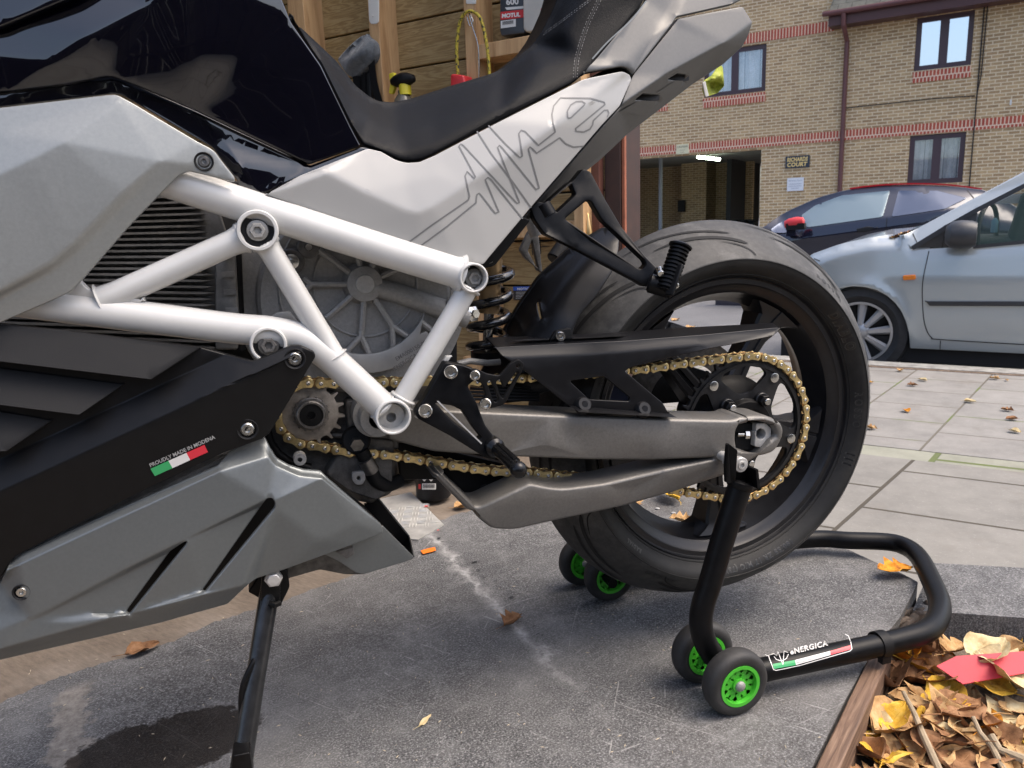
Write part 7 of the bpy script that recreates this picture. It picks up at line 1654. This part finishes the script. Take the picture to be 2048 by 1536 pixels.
# signs
def sign(q, bgm, nm, lb, lines, cm_, sz, slant=0):
    a = wrect(q); r_ = root(nm, lb, 'sign', tuple(UN((a[0] + a[1]) / 2, 19.95, a[2])), AZ); bev(umb((a[0], 19.955, a[2]), (a[1], 19.995, a[3])).build('plate', bgm, r_), .004)
    H = a[3] - a[2]; tm_ = MB()
    for s, yy, hh, ww in lines:
        t = textmesh(s, hh * H, lambda u, v: Vector((u + v * slant, v, 0)), ww * H, 1.05); x0 = min(v.x for v in t.v); x1 = max(v.x for v in t.v); kx = min(1.0, (a[1] - a[0]) * .86 / (x1 - x0))
        t.v = [UN((a[0] + a[1]) / 2 + (v.x - (x0 + x1) / 2) * kx, 19.95, a[2] + H * yy + v.y) for v in t.v]; t.build('lettering', cm_, r_)

sign([(1572, 313.5), (1620, 310), (1619.5, 334), (1571, 337.5)], mat('slate blue sign', (.025, .035, .055), .4), 'name_sign', 'dark building name sign with gold letters beside the passage', [('RICHARDS', .55, .46, .02), ('COURT', .13, .46, .02)], mat('gold letters', (.75, .55, .22), .4), 1, .15)
sign([(1574.7, 356), (1608.5, 355), (1607, 381), (1574.7, 383)], mat('white sign', (.72, .74, .78), .4), 'parking_sign', 'white small print sign below the building name sign', [('Richards Court', .74, .15, .0), ('_ ____ __ ____ _', .54, .12, .01), ('_____ ___ ___ __', .38, .12, .01), ('____ ____', .22, .12, .01)], mat('blue grey print', (.2, .24, .34), .5), 1)
sign([(1353, 289), (1379, 287.6), (1378, 307.6), (1353.5, 309)], mat('cream sign', (.66, .62, .42), .5), 'caution_sign', 'cream caution sign on the red brick course above the passage', [('CAUTION', .66, .24, .004), ('_ ____', .42, .18, .01), ('____', .2, .18, .01)], mat('grey print', (.22, .20, .16), .5), 1)
# passage interior
PB = YB; pd = 27.0; zc = pz1 + .16
umb((pu0 - 3, 20.2, zc), (pu1 + 6, pd + 4, zc + .2)).join(umb((pu0 - 2.5, 20.2, pz1), (pu1, 20.4, zc))).build('passage_ceiling', mat('painted concrete', (.40, .40, .37), .8, noise=(2, .15)), bld)
umb((pu0 - 3, pd, z0), (pu1 - 2.0, pd + .2, zc)).build('passage_back_wall', PB, bld, 10); umb((pu0 - 2.5, 20.2, z0), (pu0 - 2.3, pd, zc)).build('passage_side_wall', PB, bld, 10)
uA, uB = U(1440, 400, 24500)[0], U(1375, 400, 26500)[0]
umb((uA, 25.2, z0), (uA + .15, 29, zc)).build('passage_pier', mat('black painted pier', (.02, .022, .025), .6), bld); umb((uA + .15, 29.5, z0), (pu1 + 6, 29.7, zc)).build('passage_far_wall', PB, bld, 10); umb((uB, 25.8, z0), (uB + .9, 26.9, zc)).build('passage_buttress', PB, bld, 10)
umb((pu1, 20.2, z0), (pu1 + .2, 22.5, zc)).build('passage_cheek', PB, bld, 10)
umb((pu0 - 3, 19.9, z0 - .2), (pu1 + 6, 31, z0 + .03)).build('passage_floor', asph.m, bld)
up = U(1321, 400, 22500)[0]; cyl(UN(up, 22.5, z0), UN(up, 22.5, zc), .06, n=16).build('grey_pipe', mat('grey pipe', (.30, .32, .35), .5), None, label='grey pipe standing in the dark passage at the left', cat='pipe')
bxp = U(1364, 412, 25700); umb((bxp[0] - .12, 25.6, bxp[2] - .2), (bxp[0] + .12, 25.75, bxp[2] + .2)).build('meter_box', M['dark'], None, label='black box on the back wall of the passage', cat='box')
lA, lB = onN(1394, 313, 21800), onN(1440, 320, 21800)
lt2 = root('tube_light', 'lit fluorescent tube light on the passage ceiling', 'light', tuple(lA.lerp(lB, .5)))
cA_, cB_ = UN(U(1395, 315, 22500)[0], 22.5, zc - .05), UN(U(1438, 320, 22500)[0], 22.2, zc - .05)
zz_ = min(U(1395, 314, 22500)[2], zc - .04)
t_a = UN(U(1395, 314, 22500)[0], 22.5, zz_); t_b = UN(U(1440, 319, 22500)[0], 22.5, U(1440, 319, 22500)[2])
em = mat('lit tube', (.9, .95, .8), .5, emis=((.85, 1.0, .78), 9))
tube([t_a, t_a.lerp(t_b, .62)], .045, 10).build('tube', em, lt2); tube([t_a.lerp(t_b, .66), t_b], .045, 10).build('tube', em, lt2)
for i, x in enumerate((1474, 1490, 1506)):
    p = U(x, 440, 23000); bnn = root('wheelie_bin', ('left', 'middle', 'right')[i] + ' black wheelie bin of the row inside the passage', 'bin', tuple(UN(p[0], 23, z0)), AZ, 'bins inside the passage')
    bev(umb((p[0] - .09, 22.8, z0), (p[0] + .09, 23.3, p[2] - .05)).build('bin_body', M['satin_black'], bnn), .02); bev(umb((p[0] - .10, 22.75, p[2] - .049), (p[0] + .10, 23.35, p[2] + .02)).build('lid', M['matt_black'], bnn), .02)
# hanging sweet wrapper under the tail
wr = root('plastic_wrapper', 'crumpled yellow green plastic wrapper hanging under the tail', 'wrapper', tuple(onY(1428, 165, 150)))
wf_ = field([(1405, 190, 150), (1410, 165, 140), (1440, 130, 150), (1447, 145, 140), (1450, 170, 150), (1430, 190, 160), (1412, 194, 150), (1425, 165, 170), (1438, 155, 135)], rho=2)
panel(rc([(1408, 162), (1425, 150), (1440, 128), (1446, 134), (1448, 158), (1449, 172), (1436, 186), (1412, 194), (1406, 180)], 3), wf_, 1, 1, 2, 5).build('film', leafmat('yellow green film', (.10, .16, .03), (.45, .50, .08), (.62, .64, .22)), wr)
panel(rc([(1405, 165), (1411, 162), (1418, 192), (1411, 194)], 2), 138, .5, .5, 1, 0).build('white_fold', M['white'], wr)
